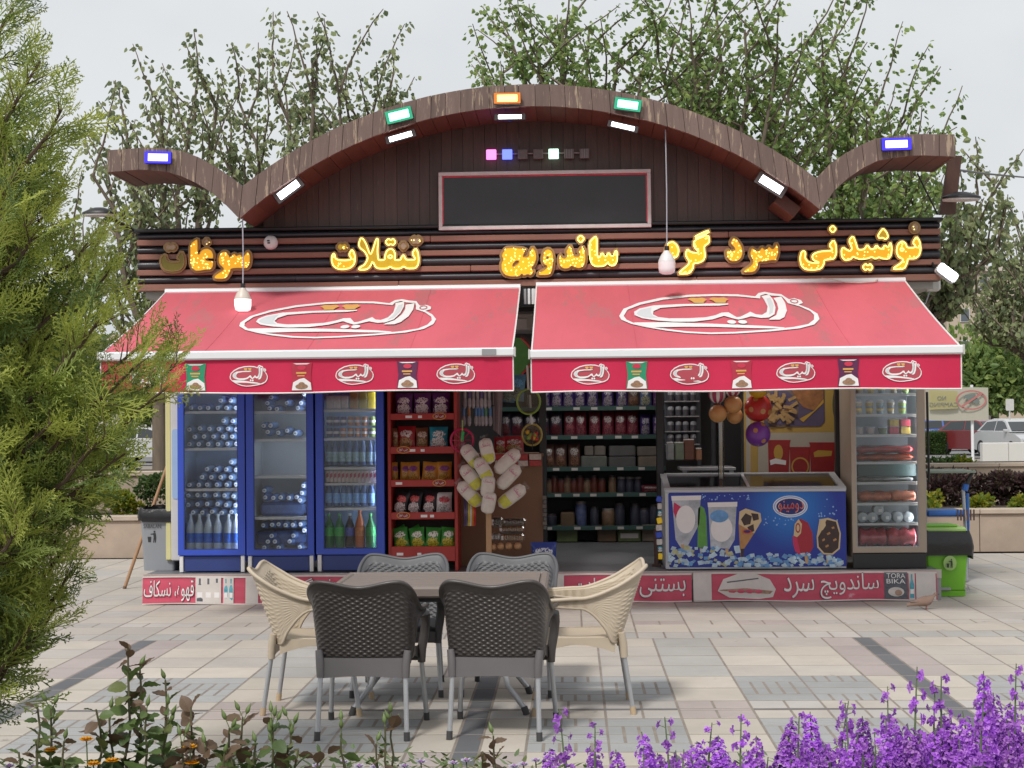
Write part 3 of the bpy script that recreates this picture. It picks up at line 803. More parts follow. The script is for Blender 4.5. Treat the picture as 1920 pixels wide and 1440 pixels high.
# corner block under that lamp
a = at(1470, 385, -.35)
bl = MB().bx(a.x - .10, a.x + .12, -.5, -.06, a.z - .07, a.z + .04, .006, rot=Matrix.Rotation(R(38), 3, 'Y'))
tag(bl.build('junction_box', m_soff), 'brown wooden junction box under the arch springing', 'junction box')
# row of seven little lamps
c0, c1 = at(915, 289, -.06), at(1105, 286, -.06)
t = thing('lamp_bar', ((c0.x + c1.x) / 2, -.06, c0.z), 'row of seven small square lamps on the gable above the display', 'lamp bar')
MB().tube([c0, c1], .007, 6).build('rail', m_steel, t)
sqm = [lamp_mat('lamp_pink', (1.0, .22, .75), 1.5), lamp_mat('lamp_royal', (.10, .14, 1.0), 2.2), M('lamp_off', (.17, .14, .14), .5, var=.25, vs=60), MATS['lamp_off'] if 'lamp_off' in MATS else None,
       lamp_mat('lamp_mint', (.55, 1.0, .75), 1.6), None, None]
for i, px in enumerate((921, 951, 980, 1009, 1038, 1067, 1096)):
    c = at(px, 289.5 - i * .35, -.085); s_ = .045
    f = MB().bx(c.x - s_, c.x + s_, -.085, -.062, c.z - s_, c.z + s_, .005).build('square_lamp', sqm[i] or MATS['lamp_off'], t)
    g = MB()
    for q in (-1, 0, 1): g.bx(c.x + q * .022 - .0015, c.x + q * .022 + .0015, -.088, -.0855, c.z - s_ + .004, c.z + s_ - .004)
    g.build('grid_bar', sqm[i] or m_steel, f)
# display panel
a, b = at(823, 432, -.09), at(1220, 317, -.09)
t = thing('led_display', ((a.x + b.x) / 2, -.09, a.z), 'switched-off black display panel with white frame under the arch', 'display')
MB().bx(a.x + .01, b.x - .01, -.07, -.015, a.z + .01, b.z - .01).build('housing', m_black, t)
MB().bx(a.x + .02, b.x - .02, -.076, -.071, a.z + .02, b.z - .02).build('screen', M('display_screen', (.022, .021, .024), .3, var=.25, vs=3), t)
m_alf = M('display_frame', (.62, .55, .54), .45, var=.12, vs=14)
fw = .034
for (x0, x1, z0, z1) in ((a.x, b.x, a.z, a.z + fw), (a.x, b.x, b.z - fw, b.z), (a.x, a.x + fw, a.z + fw + .001, b.z - fw - .001), (b.x - fw, b.x, a.z + fw + .001, b.z - fw - .001)):
    MB().bx(x0, x1, -.105, -.07, z0, z1, .004).build('frame_bar', m_alf, t)
m_redl = M('red_led_strip', (.45, .02, .04), .5, emit=.25, var=.5, vs=30)
for (x0, x1, z0, z1) in ((a.x + fw, b.x - fw, b.z - fw - .012, b.z - fw - .003), (a.x + fw + .002, a.x + fw + .01, a.z + fw, b.z - fw - .015), (b.x - fw - .01, b.x - fw - .002, a.z + fw, b.z - fw - .015)):
    MB().bx(x0, x1, -.082, -.077, z0, z1).build('light_strip', m_redl, t)
# siren
c = at(508, 455, -.10)
t = thing('siren', c, 'round white siren box on the fascia under the roof valley', 'siren')
MB().lathe([(.062, -.02), (.066, .01), (.06, .035), (.04, .05), (.0, .052)], c, 20, 'Y').build('dome', m_white, t, smooth=50)
for dx, dz in ((-.012, .012), (-.008, -.008)):
    MB().bx(c.x + dx - .014, c.x + dx + .01, c.y - .058, c.y - .04, c.z + dz - .006, c.z + dz + .006, .002).build('vent_slot', m_dark, t)
# hanging bulbs
m_bulb = M('bulb_glow', (.95, .95, .93), .3, emit=.75)
m_bulbo = M('bulb_dull', (.78, .73, .74), .35, emit=.12)
m_neck = M('bulb_neck', (.62, .57, .5), .4)
m_cord = M('grey_cord', (.36, .37, .42), .6)
def bulb(label, px, pytop, pyb0, pyb1, Y, mt, topY=None):
    a, b, c = at(px, pytop, topY if topY is not None else Y), at(px + .5, pyb0, Y), at(px + .5, pyb1, Y)
    a = Vector((b.x + (0), a.y, a.z)); h = b.z - c.z; r = .073
    t = thing('hanging_bulb', c, label, 'light bulb', 'bulbs on cords')
    MB().tube([a, (b.x + .004, Y, (a.z + b.z) / 2), (b.x, Y, b.z + .03)], .006, 6).build('cord', m_cord, t)
    MB().lathe([(.018, 0), (.022, .03), (.02, .055)], (b.x, Y, b.z - .015), 10).build('socket', m_black, t, smooth=40)
    MB().lathe([(r, h * .52), (r * .97, h * .60), (r * .7, h * .80), (.03, h * .93), (.024, h)], c, 20).build('neck', mt[1], t, smooth=50)
    MB().lathe([(r * .55, 0), (r * .9, .014), (r, .05), (r * 1.01, h * .517)], c, 20).build('bulb', mt[0], t, smooth=50)
bulb('hanging bulb in front of the awning beside the conifer', 455, 409, 540, 584, YF + .05, (m_bulb, m_neck))
bulb('hanging bulb in front of the word signs, right of the display', 1250, 243, 470, 514, YF + .12, (m_bulbo, m_white))
# big floodlight and meter box at the end of the fascia
c = at(1777, 511, -.25)
t = thing('yard_light', c, 'dazzling white floodlight on the corner of the fascia', 'floodlight'); W[t.name] = Vector(); t.rotation_euler = (R(-15), R(38), 0)
MB().prism(rrect(-.10, .10, -.05, .05, .026), lambda x, z, d: (x, d, z), .05).build('housing', RIM['cold'], t)
MB().prism(rrect(-.09, .09, -.041, .041, .021), lambda x, z, d: (x, -.006 + d, z), .008).build('lens', m_lens['cold'], t)
MB().tube([(-.05, .05, 0), (-.12, .15, .05), (-.17, .2, .12)], .012, 6).build('arm', m_black, t)
c = at(1747, 528, .2)
t = thing('meter_box', (c.x, .2, c.z - .1), 'grey meter box under the fascia corner', 'meter box')
MB().bx(c.x - .07, c.x + .07, .14, .26, c.z - .09, c.z + .09, .02).build('case', m_offw, t)
MB().tube([(c.x - .02, .2, c.z - .09), (c.x - .06, .2, c.z - .2), (c.x - .2, .2, c.z - .16)], .008, 6).build('cable', m_cord, t)
# arm lamps at both ends
def arm_lamp(label, px, py, w, bx_, by_, Y):
    c = at(px, py, Y); b = at(bx_, by_, .05)
    t = thing('arm_lamp', b, label, 'lamp', 'flat lamps on arms')
    MB().tube([b, c + Vector((0, 0, .02))], .02, 8).build('arm', m_black, t)
    sx = w / 2 * (Y + 14) / FPX
    MB().lathe([(sx, 0), (sx * .98, .018), (sx * .6, .045), (sx * .3, .06)], c, 20, sy=.6).build('head', m_black, t, smooth=50)
    MB().lathe([(sx * .93, -.014), (sx * .95, -.001)], c, 20, sy=.6).build('diffuser', m_offw, t)
arm_lamp('flat lamp on a dark arm at the conifer end of the fascia', 186, 402, 66, 262, 438, -.35)
arm_lamp('flat lamp on the wing brace at the far end of the fascia', 1802, 373, 74, 1778, 375, -.3)
tag(MB().tube([at(1790, 318, .1), at(1850, 326, 4), at(1980, 338, 16)], .012, 5).build('power_line', m_black), 'thin black power line running off from the roof wing', 'cable')
pts = [at(1540, 522, -.12), at(1560, 524, -.14), at(1585, 529, -.15), at(1615, 530, -.15), at(1640, 528, -.13), at(1646, 523, -.1)]
tag(MB().tube(pts, .006, 6).build('loose_cable', m_neck), 'loose beige cable looping under the fascia', 'cable')
# ceiling lamps: freezer one known by reflection, other two added to brighten the shop
m_clamp = M('ceiling_lamp_glow', (1.0, .97, .92), .4, emit=40.0)
for (x, y_, lb) in ((-1.9, 1.7, 'round ceiling lamp inside the kiosk above the fridges'), (.35, 2.0, 'round ceiling lamp inside the kiosk above the doorway'), (1.9, .95, 'round ceiling lamp inside the kiosk above the freezer')):
    t = thing('ceiling_lamp', (x, y_, 2.75), lb, 'ceiling lamp', 'ceiling lamps')
    MB().lathe([(.17, .0), (.17, .03)], (x, y_, 2.752), 24).build('ring', m_white, t, smooth=40)
    MB().lathe([(.13, -.012), (.155, -.001)], (x, y_, 2.752), 24).build('diffuser', m_clamp, t, smooth=40)

# ================================================================== awnings
m_canvas = M('awning_canvas', (0.67, 0.135, 0.175), 0.75, var=.14, vs=.9, stretch=(1.6, .45, .45), bump=.5, bs=3.0, trans=.16,
             streak=((0.55, 0.16, 0.18), 1.3, 0.58))
m_valance = M('awning_valance', (0.66, 0.020, 0.085), 0.7, var=.10, vs=2.5, trans=.2, bump=.3, bs=6)
m_bar = M('awning_bar', (0.74, 0.75, 0.77), 0.35, var=.03)
m_print = M('print_white', (0.78, 0.76, 0.76), 0.6, var=.05, vs=8)
m_pgrey = M('print_grey', (0.60, 0.62, 0.64), 0.6)
m_gold = M('print_gold', (0.66, 0.36, 0.10), 0.6)
m_pin = M('print_dark_red', (0.42, 0.06, 0.085), 0.7, var=.1, vs=3)
LOGO = {
 'ring': [(105, 215), (150, 150), (290, 95), (500, 50), (760, 25), (1000, 20), (1200, 25), (1350, 45), (1390, 15), (1450, 5), (1520, 20), (1590, 28), (1620, 60), (1640, 75), (1690, 65), (1740, 85), (1745, 110), (1700, 125), (1770, 160), (1820, 210), (1810, 260), (1740, 310), (1600, 345), (1350, 370), (1050, 388), (850, 392), (650, 380), (480, 355), (330, 325), (200, 290), (120, 250)],
 'hole': [(145, 215), (185, 158), (310, 112), (520, 68), (760, 44), (1000, 38), (1200, 44), (1385, 65), (1400, 38), (1450, 24), (1500, 40), (1585, 46), (1603, 78), (1612, 110), (1700, 140), (1770, 185), (1785, 220), (1760, 265), (1690, 305), (1560, 330), (1350, 352), (1050, 372), (850, 377), (660, 365), (490, 340), (350, 318), (215, 278), (165, 250)],
 'te': [(1085, 108), (1085, 118), (1000, 128), (700, 130), (480, 145), (410, 175), (400, 205), (440, 230), (530, 243), (700, 243), (850, 235), (940, 215), (1000, 192), (1060, 190), (1090, 215), (1115, 235), (1150, 230), (1220, 200), (1250, 185), (1290, 210), (1340, 215), (1390, 190), (1420, 140), (1415, 75), (1405, 45), (1480, 32), (1495, 80), (1485, 150), (1450, 210), (1390, 240), (1320, 245), (1240, 228), (1180, 245), (1120, 258), (1060, 240), (1010, 222), (900, 255), (740, 275), (560, 275), (420, 262), (300, 240), (240, 210), (240, 180), (290, 150), (420, 122), (650, 112), (900, 108)],
 'alef': [(1505, 65), (1580, 50), (1588, 110), (1570, 180), (1520, 240), (1470, 262), (1380, 262), (1390, 252), (1460, 220), (1505, 160), (1515, 110)],
 'swoosh': [(220, 278), (500, 278), (800, 290), (1100, 305), (1350, 320), (1480, 335), (1460, 345), (1200, 338), (900, 325), (650, 322), (360, 325), (280, 305)],
 'hat': [(735, 70), (770, 55), (820, 60), (870, 55), (908, 72), (880, 90), (870, 105), (785, 105), (770, 88)]}
def logo(mb, fn, ground=True):
    """materials: 0 white, 1 pale grey, 2 gold, 3 dark red; fn(u, v, lift) with u, v in 0..1 over the emblem's box"""
    def g(p): return ((p[0] - 105) / 1720.0, 1 - (p[1] - 5) / 387.0)
    def put(pts, mi, lift, holes=()):
        mb.mi = mi; mb.poly([g(p) for p in pts], lambda x, y: fn(x, y, lift), [[g(p) for p in h] for h in holes])
    if ground: put(LOGO['hole'], 3, 0.0)
    put(LOGO['ring'], 0, .0015, [LOGO['hole']])
    put(LOGO['swoosh'], 0, .0022)
    put(LOGO['te'], 0, .0030); put(LOGO['alef'], 0, .0036)
    put([(260, 195), (300, 160), (400, 140), (385, 180), (395, 215), (440, 240), (330, 232), (270, 212)], 1, .0040)
    put([(1440, 70), (1478, 60), (1478, 130), (1440, 195), (1400, 215), (1430, 160)], 1, .0044)
    for cx in (1055, 1148): put(ell(cx, 281, 38, 18, 14), 0, .0048)
    put(LOGO['hat'], 2, .0052); put([(p[0] + 192, p[1]) for p in LOGO['hat']], 2, .0056)
    put(ell(1674, 96, 36, 19, 14), 3, .0060, [ell(1674, 96, 28, 14, 14)])
def awning(label, fl, fr, bl, br, xs_logo, packs, clip):
    """fl/fr front bar ends, bl/br wall ends (pixels of the survey)"""
    YB, YFR = -.09, -2.0
    A, B = at(fl[0], fl[1], YFR), at(fr[0], fr[1], YFR); C, D = at(bl[0], bl[1], YB), at(br[0], br[1], YB)
    zf, zb = (A.z + B.z) / 2, (C.z + D.z) / 2
    x0, x1 = (A.x + C.x) / 2, (B.x + D.x) / 2
    t = thing('awning', ((x0 + x1) / 2, YB, zf), label, 'awning', 'red shop awnings')
    W_ = x1 - x0
    def canv(u, v, lift=0.0):      # u across, v from the wall down to the bar
        n = Vector((0, -(zb - zf), YB - YFR)).normalized()
        sag = -.022 * math.sin(math.pi * v) + .0035 * math.sin(8 * u + x0) * math.sin(math.pi * v)
        p = Vector((x0 + W_ * u, YB + (YFR - YB) * v, zb + (zf - zb) * v + sag))
        return p + Vector((0, n.y, abs(n.z))) * lift * 1.0
    top = MB().grid(28, 20, lambda u, v: canv(u, v)); top.grid(28, 20, lambda u, v: canv(u, v) - Vector((0, 0, .003)))
    cv = top.build('canvas', m_canvas, t, smooth=60)
    e = MB()
    for u in (0.0015, .9985): MB().tube([canv(u, v / 10, .003) for v in range(11)], .007, 5).build('hem', m_print, cv)
    for u in (.25, .5, .75): MB().tube([canv(u, v / 12, .0005) for v in range(13)], .0028, 5).build('seam', m_canvas, cv, smooth=60)
    zbt = zf - .07
    MB().bx(x0 - .015, x1 + .015, YFR - .045, YFR + .02, zbt + .012, zf + .012, .012).build('front_bar', m_bar, t)
    for x in (x0 - .015, x1 + .015): MB().bx(x - .006, x + .006, YFR - .049, YFR + .022, zbt + .008, zf + .016, .004).build('end_cap', m_offw, t)
    if clip:
        MB().bx(x1 - .24, x1 - .13, YFR - .052, YFR - .0465, zbt + .022, zf + .002, .002).build('label_plate', m_steel, t)
    vh = .258
    def val(u, v, lift=0.0):
        wv = .010 * v * (math.sin(17 * u + 1.3 * x0) + .6 * math.sin(41 * u + 2.1)) + .006 * v
        return Vector((x0 + W_ * u, YFR - .012 - wv - lift, zbt + .010 - vh * v + .006 * v * math.sin(11 * u)))
    vm = MB().grid(160, 8, lambda u, v: val(u, v)); vm.grid(160, 8, lambda u, v: val(u, v) + Vector((0, .003, 0)))
    vo = vm.build('valance', m_valance, t, smooth=60)
    h = MB(); h.tube([val(u / 160, 1) for u in range(161)], .006, 5)
    h.build('hem', m_print, vo)
    for u in (.0, 1.0): MB().tube([val(u, v / 8) for v in range(9)], .005, 5).build('hem', m_print, vo)
    MB().tube([(x0, YB + .03, zb + .01), (x1, YB + .03, zb + .01)], .035, 10).build('roller', m_bar, t)
    for s_ in (.06, .94):
        x = x0 + W_ * s_
        MB().tube([(x, YB, zb - .12), (x + .25 * (1 if s_ < .5 else -1), -1.0, (zb + zf) / 2 - .12), (x, YFR, zbt + .02)], .02, 8).build('folding_arm', m_bar, t)
    # printed emblems
    cu, ca, cb = xs_logo
    mb = MB()
    def big(u, v, lift):
        uu = cu + (u - .5) * (1.66 / W_)
        return canv(uu, ca + (cb - ca) * (1 - v), .007 + lift)
    logo(mb, big, False); mb.build('printed_emblem', [m_print, m_pgrey, m_gold, m_pin], cv)
    for (u0, kind) in packs:
        mb = MB()
        if kind == 'logo':
            w_ = .30 / W_
            logo(mb, lambda u, v, lift, u0=u0: val(u0 + (u - .5) * w_, .80 - .64 * v, .006 + lift))
            mb.build('printed_emblem', [m_print, m_pgrey, m_gold, m_pin], vo)
        else:
            w_ = .165 / W_
            gc = {'green': (0.02, 0.26, 0.13), 'red': (.42, .02, .05), 'purple': (.10, .012, .065)}[kind]
            gm = M('print_pack_' + kind, gc, .5, var=.1, vs=20)
            f = lambda x, y, l, u0=u0: val(u0 + (x - .5) * w_, .10 + .84 * (1 - y), .007 + l)
            mb.mi = 0; mb.poly([(0, 0), (.07, .5), (0, 1), (1, 1), (.93, .5), (1, 0)], lambda x, y: f(x, y, 0))
            mb.mi = 1; mb.poly([(.04, .02), (.1, .3), (.4, .42), (.62, .45), (.92, .28), (.96, .02)], lambda x, y: f(x, y, .002))
            mb.mi = 2; mb.poly(ell(.5, .15, .3, .1, 12), lambda x, y: f(x, y, .004)); mb.poly(ell(.5, .22, .16, .09, 10), lambda x, y: f(x, y, .005))
            mb.mi = 3; mb.poly(ell(.5, .82, .2, .09, 12), lambda x, y: f(x, y, .004))
            mb.mi = 1; mb.poly([(.25, .93), (.1, .97), (.9, .97), (.75, .93)], lambda x, y: f(x, y, .003))
            mb.mi = 4; mb.poly([(.24, .6), (.24, .66), (.72, .66), (.72, .6)], lambda x, y: f(x, y, .003)); mb.poly([(.3, .51), (.3, .55), (.64, .55), (.64, .51)], lambda x, y: f(x, y, .003))
            mb.build('printed_pack', [gm, m_print, M('print_nut', (.30, .17, .10), .6, var=.4, vs=70), M('print_crimson', (.55, .03, .07), .6), m_gold], vo)
    return t
awning('red awning with white emblem nearer the conifer, bulb hanging before it', (200, 656), (962, 662), (300, 549), (976, 541), (.535, .17, .80),
       [(.115, 'logo'), (.232, 'green'), (.362, 'logo'), (.49, 'red'), (.618, 'logo'), (.746, 'purple'), (.862, 'logo')], True)
awning('red awning with white emblem over the ice cream freezer', (990, 659), (1797, 650), (1010, 541), (1702, 524), (.468, .14, .78),
       [(.138, 'logo'), (.247, 'green'), (.370, 'logo'), (.491, 'red'), (.617, 'logo'), (.739, 'purple'), (.862, 'logo')], False)
# roller bracket between the awnings
c = at(992, 556, -.06)
t = thing('awning_bracket', (c.x, -.06, c.z - .1), 'white awning roller bracket in the gap between the two awnings', 'bracket')
for i, dx in enumerate((-.035, 0.0, .035, .06)):
    MB().bx(c.x + dx - .012, c.x + dx + .012, -.075, -.05, c.z - .07, c.z + .07, .003).build('bracket_arm', m_bar if i else m_steel, t)
MB().bx(c.x - .08, c.x + .08, -.048, -.03, c.z - .08, c.z + .08).build('plate', m_black, t)

# ================================================================== banners round the plinth
m_ban = M('banner_pink', (.55, .075, .13), .55, var=.16, vs=5, streak=((.62, .30, .34), 5, .64))
m_bwh = M('banner_white', (.62, .58, .55), .6, var=.12, vs=7)
m_bdk = M('banner_outline', (.10, .035, .05), .6)
m_bgr = M('banner_photo_grey', (.10, .11, .13), .6, var=.5, vs=40)
m_bcy = M('banner_photo_teal', (.10, .36, .45), .6, var=.4, vs=40)
m_bbr = M('banner_photo_brown', (.35, .22, .16), .6, var=.4, vs=30)
BANM = [m_ban, m_bwh, m_bdk, m_bgr, m_bcy, m_bbr, m_print]
def banner(label, pxa, pxb, za, zb_, items):
    xa, xb = at(pxa, 1100, -.02).x, at(pxb, 1100, -.02).x; L = xb - xa; H = zb_ - za
    def f(x, y, lift=0.0):     # x in metres from the start, y 0..1
        w = .007 * math.sin(6.3 * x + xa) * (1 - y) + .005 * math.sin(15 * x) * (1 - y) + .003 * math.sin(20 * y + 2 * x)
        return Vector((xa + x, -.006 - w - lift - .012 * (1 - y), za + H * y + .004 * math.sin(5 * x)))
    t = thing('plinth_banner', (xa + L / 2, -.01, 0), label, 'banner', 'printed banners round the plinth')
    mb = MB().grid(int(L * 28) + 4, 10, lambda u, v: f(L * u, v)); mb.grid(int(L * 28) + 4, 10, lambda u, v: f(L * u, v) + Vector((0, .003, 0)))
    sh = mb.build('sheet', m_ban, t, smooth=60)
    b = MB()
    for (y0, y1) in ((.93, .995), (.005, .045)):
        n = int(L * 14) + 3
        b.mi = 1; b.grid(n, 2, lambda u, v: f(L * u, y0 + (y1 - y0) * v, .0065))
    b.build('edge_band', BANM, sh)
    for it in items:
        b = MB(); x0, x1 = it[1] * L, it[2] * L
        if it[0] == 'text':
            b.mi = 2; letters(b, it[3], lambda x, y, l: f(x, y, .0085 + l), x0, x1, it[4], it[5], .06)
            b.mi = 6; letters(b, it[3], lambda x, y, l: f(x, y, .0115 + l), x0 + .006, x1 - .006, it[4] + .02, it[5] - .02, .028)
            b.build('printed_word', BANM, sh)
        elif it[0] == 'white':
            b.mi = 1; b.grid(4, 4, lambda u, v: f(x0 + (x1 - x0) * u, .05 + .9 * v, .0075)); b.build('printed_patch', BANM, sh)
        elif it[0] == 'bottles':
            b.mi = 1; b.grid(4, 4, lambda u, v: f(x0 + (x1 - x0) * u, .05 + .93 * v, .0075))
            n = it[3]; w = (x1 - x0) / n
            for i in range(n):
                c = x0 + w * (i + .5); b.mi = it[4]
                b.poly([(c - w * .36, .1), (c + w * .36, .1), (c + w * .36, .55), (c + w * .12, .72), (c + w * .12, .9), (c - w * .12, .9), (c - w * .12, .72), (c - w * .36, .55)], lambda x, y: f(x, y, .010))
                b.mi = 6; b.poly([(c - w * .3, .24), (c + w * .3, .24), (c + w * .3, .42), (c - w * .3, .42)], lambda x, y: f(x, y, .0115))
            b.build('printed_bottles', BANM, sh)
        elif it[0] == 'burger':
            cx, cw = (x0 + x1) / 2, (x1 - x0) / 2
            b.mi = 1; b.poly([(cx - cw, .35), (cx - cw * .8, .75), (cx - cw * .3, .93), (cx + cw * .3, .95), (cx + cw * .8, .75), (cx + cw, .42), (cx + cw * .9, .15), (cx + cw * .4, .08), (cx - cw * .6, .12)], lambda x, y: f(x, y, .0085))
            b.mi = 5; b.poly([(cx - cw * .95, .38), (cx - cw * .4, .5), (cx + cw * .2, .42), (cx + cw * .9, .36), (cx + cw * .8, .26), (cx, .3), (cx - cw * .7, .26)], lambda x, y: f(x, y, .0105))
            b.mi = 0
            for i in range(4): b.poly(ell(cx - cw * .5 + i * cw * .3, .34, .035, .07, 10), lambda x, y: f(x, y, .0125))
            b.mi = 3; b.poly([(cx - cw * .7, .66), (cx + cw * .4, .8), (cx + cw * .42, .76), (cx - cw * .66, .62)], lambda x, y: f(x, y, .0105))
            b.build('printed_sandwich', BANM, sh)
        elif it[0] == 'photo':
            b.mi = it[3]; b.grid(4, 4, lambda u, v: f(x0 + (x1 - x0) * u, .06 + .9 * v, .0078))
            if len(it) > 4:
                b.mi = 6; letters(b, it[4], lambda x, y, l: f(x, y, .0105 + l), x0 + .02, x1 - .02, .76, .92)
                letters(b, it[5], lambda x, y, l: f(x, y, .0105 + l), x0 + .02, x1 - .02, .58, .73)
                b.mi = 1; b.poly(ell((x0 + x1) / 2, .3, (x1 - x0) * .35, .16, 14), lambda x, y: f(x, y, .0095)); b.mi = 5; b.poly(ell((x0 + x1) / 2 + .02, .27, (x1 - x0) * .16, .1, 12), lambda x, y: f(x, y, .0115))
            b.build('printed_photo', BANM, sh)
    return t
banner('long faded pink banner on the plinth from the grey bin past the table', 267, 1297, .005, .265, [
    ('text', .002, .096, 'قهوه، نسکاف', .08, .86),
    ('bottles', .098, .145, 3, 3), ('bottles', .149, .168, 2, 4), ('white', .19, .213), ('text', .245, .315, 'گرم و', .2, .9), ('text', .325, .40, 'نوشیدنی', .2, .9),
    ('photo', .48, .56, 5), ('photo', .735, .77, 1), ('text', .785, .862, 'تنقلات', .2, .85), ('text', .874, .892, 'و', .1, .62), ('text', .905, .99, 'بستنی', .15, .85)])
banner('faded pink banner with a sandwich picture on the plinth under the freezer', 1300, 1757, .005, .268, [
    ('white', .0, .075), ('burger', .10, .34), ('text', .37, .50, 'سرد', .1, .85), ('text', .52, .765, 'ساندویچ', .06, .95),
    ('photo', .785, .88, 3, 'TORA', 'BIKA'), ('white', .915, .995), ('bottles', .885, .91, 1, 4)])

# ================================================================== refrigerators
FZ = .276
m_blue = M('fridge_blue', (0.028, 0.075, 0.50), 0.38, var=.06, vs=3, coat=.2)
m_bluedk = M('fridge_blue_dark', (0.028, 0.050, 0.20), 0.45, var=.08, vs=3)
m_liner = M('fridge_liner', (0.44, 0.48, 0.53), 0.5, var=.06, vs=3)
m_linerb = M('fridge_liner_blue', (0.32, 0.44, 0.62), 0.5, var=.1, vs=3)
m_shelf = M('shelf_white', (0.72, 0.74, 0.75), 0.4)
m_glass = glass_mat('door_glass', (.95, .965, .97), .01)
m_tan = M('fridge_tan', (0.36, 0.295, 0.235), 0.42, met=.15, var=.05, vs=3)
m_rub = M('rubber_black', (0.012, 0.012, 0.013), 0.6)
LEDS = 17.0
def fridge(label, px0, px1, gx0, gx1, gyb, shelves, frame_m, base_m, lin_m, Y=.12, top=2.30, feet=True, handle=False):
    x0, x1 = at(px0, 900, Y).x, at(px1, 900, Y).x; g0, g1 = at(gx0, 900, Y).x, at(gx1, 900, Y).x
    zb, zd = at((px0 + px1) / 2, gyb, Y).z, at((px0 + px1) / 2, gyb + 10, Y).z
    t = thing('display_fridge', ((x0 + x1) / 2, Y + .3, FZ), label, 'refrigerator', 'glass door refrigerators along the shop front')
    D = .60; b = MB(); e = .035
    b.bx(x0, x0 + e, Y + .05, Y + D, FZ + .1, top); b.bx(x1 - e, x1, Y + .05, Y + D, FZ + .1, top)
    b.bx(x0 + e, x1 - e, Y + .051, Y + D, top - .25, top); b.bx(x0 + e, x1 - e, Y + .052, Y + D, FZ + .1, zb - .01)
    b.bx(x0 + e, x1 - e, Y + D - .03, Y + D, zb - .01, top - .25)
    b.build('cabinet', frame_m, t)
    ln = MB(); ln.add([(x0 + e + .002, Y + .055, zb - .008), (x0 + e + .002, Y + D - .034, zb - .008), (x0 + e + .002, Y + D - .034, top - .252), (x0 + e + .002, Y + .055, top - .252)], [(0, 1, 2, 3)])
    ln.add([(x1 - e - .002, Y + .055, zb - .008), (x1 - e - .002, Y + D - .034, zb - .008), (x1 - e - .002, Y + D - .034, top - .252), (x1 - e - .002, Y + .055, top - .252)], [(3, 2, 1, 0)])
    ln.add([(x0 + e, Y + D - .033, zb - .008), (x1 - e, Y + D - .033, zb - .008), (x1 - e, Y + D - .033, top - .252), (x0 + e, Y + D - .033, top - .252)], [(0, 1, 2, 3)])
    ln.add([(x0 + e, Y + .055, zb - .007), (x1 - e, Y + .055, zb - .007), (x1 - e, Y + D - .034, zb - .007), (x0 + e, Y + D - .034, zb - .007)], [(0, 1, 2, 3)])
    ln.build('liner', lin_m, t)
    d = MB().prism([(x0, zd), (x1, zd), (x1, top - .12), (x0, top - .12)], lambda x, z, q: (x, Y + q, z), .045, [[(g0, zb), (g1, zb), (g1, top - .2), (g0, top - .2)]]).build('door_frame', frame_m, t)
    MB().bx(g0 - .004, g1 + .004, Y + .018, Y + .023, zb - .004, top - .196).build('glass', m_glass, d)
    gk = MB()
    gk.prism([(g0, zb), (g1, zb), (g1, top - .2), (g0, top - .2)], lambda x, z, q: (x, Y + .004 + q, z), .012, [[(g0 + .008, zb + .008), (g1 - .008, zb + .008), (g1 - .008, top - .21), (g0 + .008, top - .21)]])
    gk.build('gasket', m_bluedk if frame_m is m_blue else m_steel, d)
    MB().bx(x0, x1, Y - .001, Y + .046, top - .118, top, .006).build('header_panel', frame_m, t)
    MB().bx(x0 + .05, x1 - .05, Y + .03, Y + .05, FZ + .012, zd - .012, .004).build('base_panel', base_m, t)
    if feet:
        for x in (x0 + .01, x1 - .045): MB().bx(x, x + .035, Y + .012, Y + .045, FZ + .005, zd - .006, .004).build('foot_bracket', m_white, t)
    else:
        MB().bx(x0 + .003, x1 - .003, Y + .006, Y + .028, FZ + .004, zd - .006, .004).build('base_cover', m_black, t)
    for py in shelves:
        zs = at((gx0 + gx1) / 2, py, Y + .12).z
        s_ = MB().bx(g0 - .02, g1 + .02, Y + .07, Y + D - .05, zs - .006, zs).build('shelf', m_shelf, t)
        MB().bx(g0 - .015, g1 + .015, Y + .058, Y + .069, zs - .016, zs + .008, .003).build('shelf_edge', m_shelf, s_)
    xl = x1 - e - .012
    MB().bx(xl - .006, xl + .006, Y + .07, Y + .085, zb + .02, top - .28).build('led_strip', M('fridge_led', (.93, .97, 1.0), .4, emit=LEDS) if frame_m is not m_tan else M('fridge_led_bright', (.93, .97, 1.0), .4, emit=LEDS * 1.8), t)  # tan fridge has a real strip; blue fridges' strips added to brighten the stock
    if handle:
        MB().tube([(x0 + .03, Y - .004, 1.5), (x0 + .012, Y - .03, 1.55), (x0 + .012, Y - .03, 1.8), (x0 + .03, Y - .004, 1.85)], .012, 8).build('handle', m_black, d)
    return t
C6 = lambda zx, zy: (220 + zx * .30557, 700 + zy * .30557)
sh1 = [C6(0, v)[1] for v in (237, 462, 710)]; sh2 = [C6(0, v)[1] for v in (237, 407, 632, 884)]
sh3 = [720 + v * .25 for v in (197, 410, 628, 745, 932)]
sh4 = [700 + v * .3194 for v in (123, 244, 363, 522, 640, 762, 880)]
fridge('blue glass-door fridge of water bottles beside the grey bin', 333, 459, 344, 446, 1031, sh1, m_blue, m_bluedk, m_linerb)
fridge('half-empty blue glass-door fridge between two other blue fridges', 461.5, 588, 475, 576, 1031, sh2, m_blue, m_bluedk, m_liner)
fridge('blue glass-door fridge of soft drinks beside the red snack rack', 592, 720, 606, 706.5, 1029, sh3, m_blue, m_bluedk, m_linerb)
fridge('tan framed glass-door fridge of salads and sausages beside the freezer', 1597, 1736, 1605, 1722, 1026, sh4, m_tan, m_black, m_liner, feet=False)
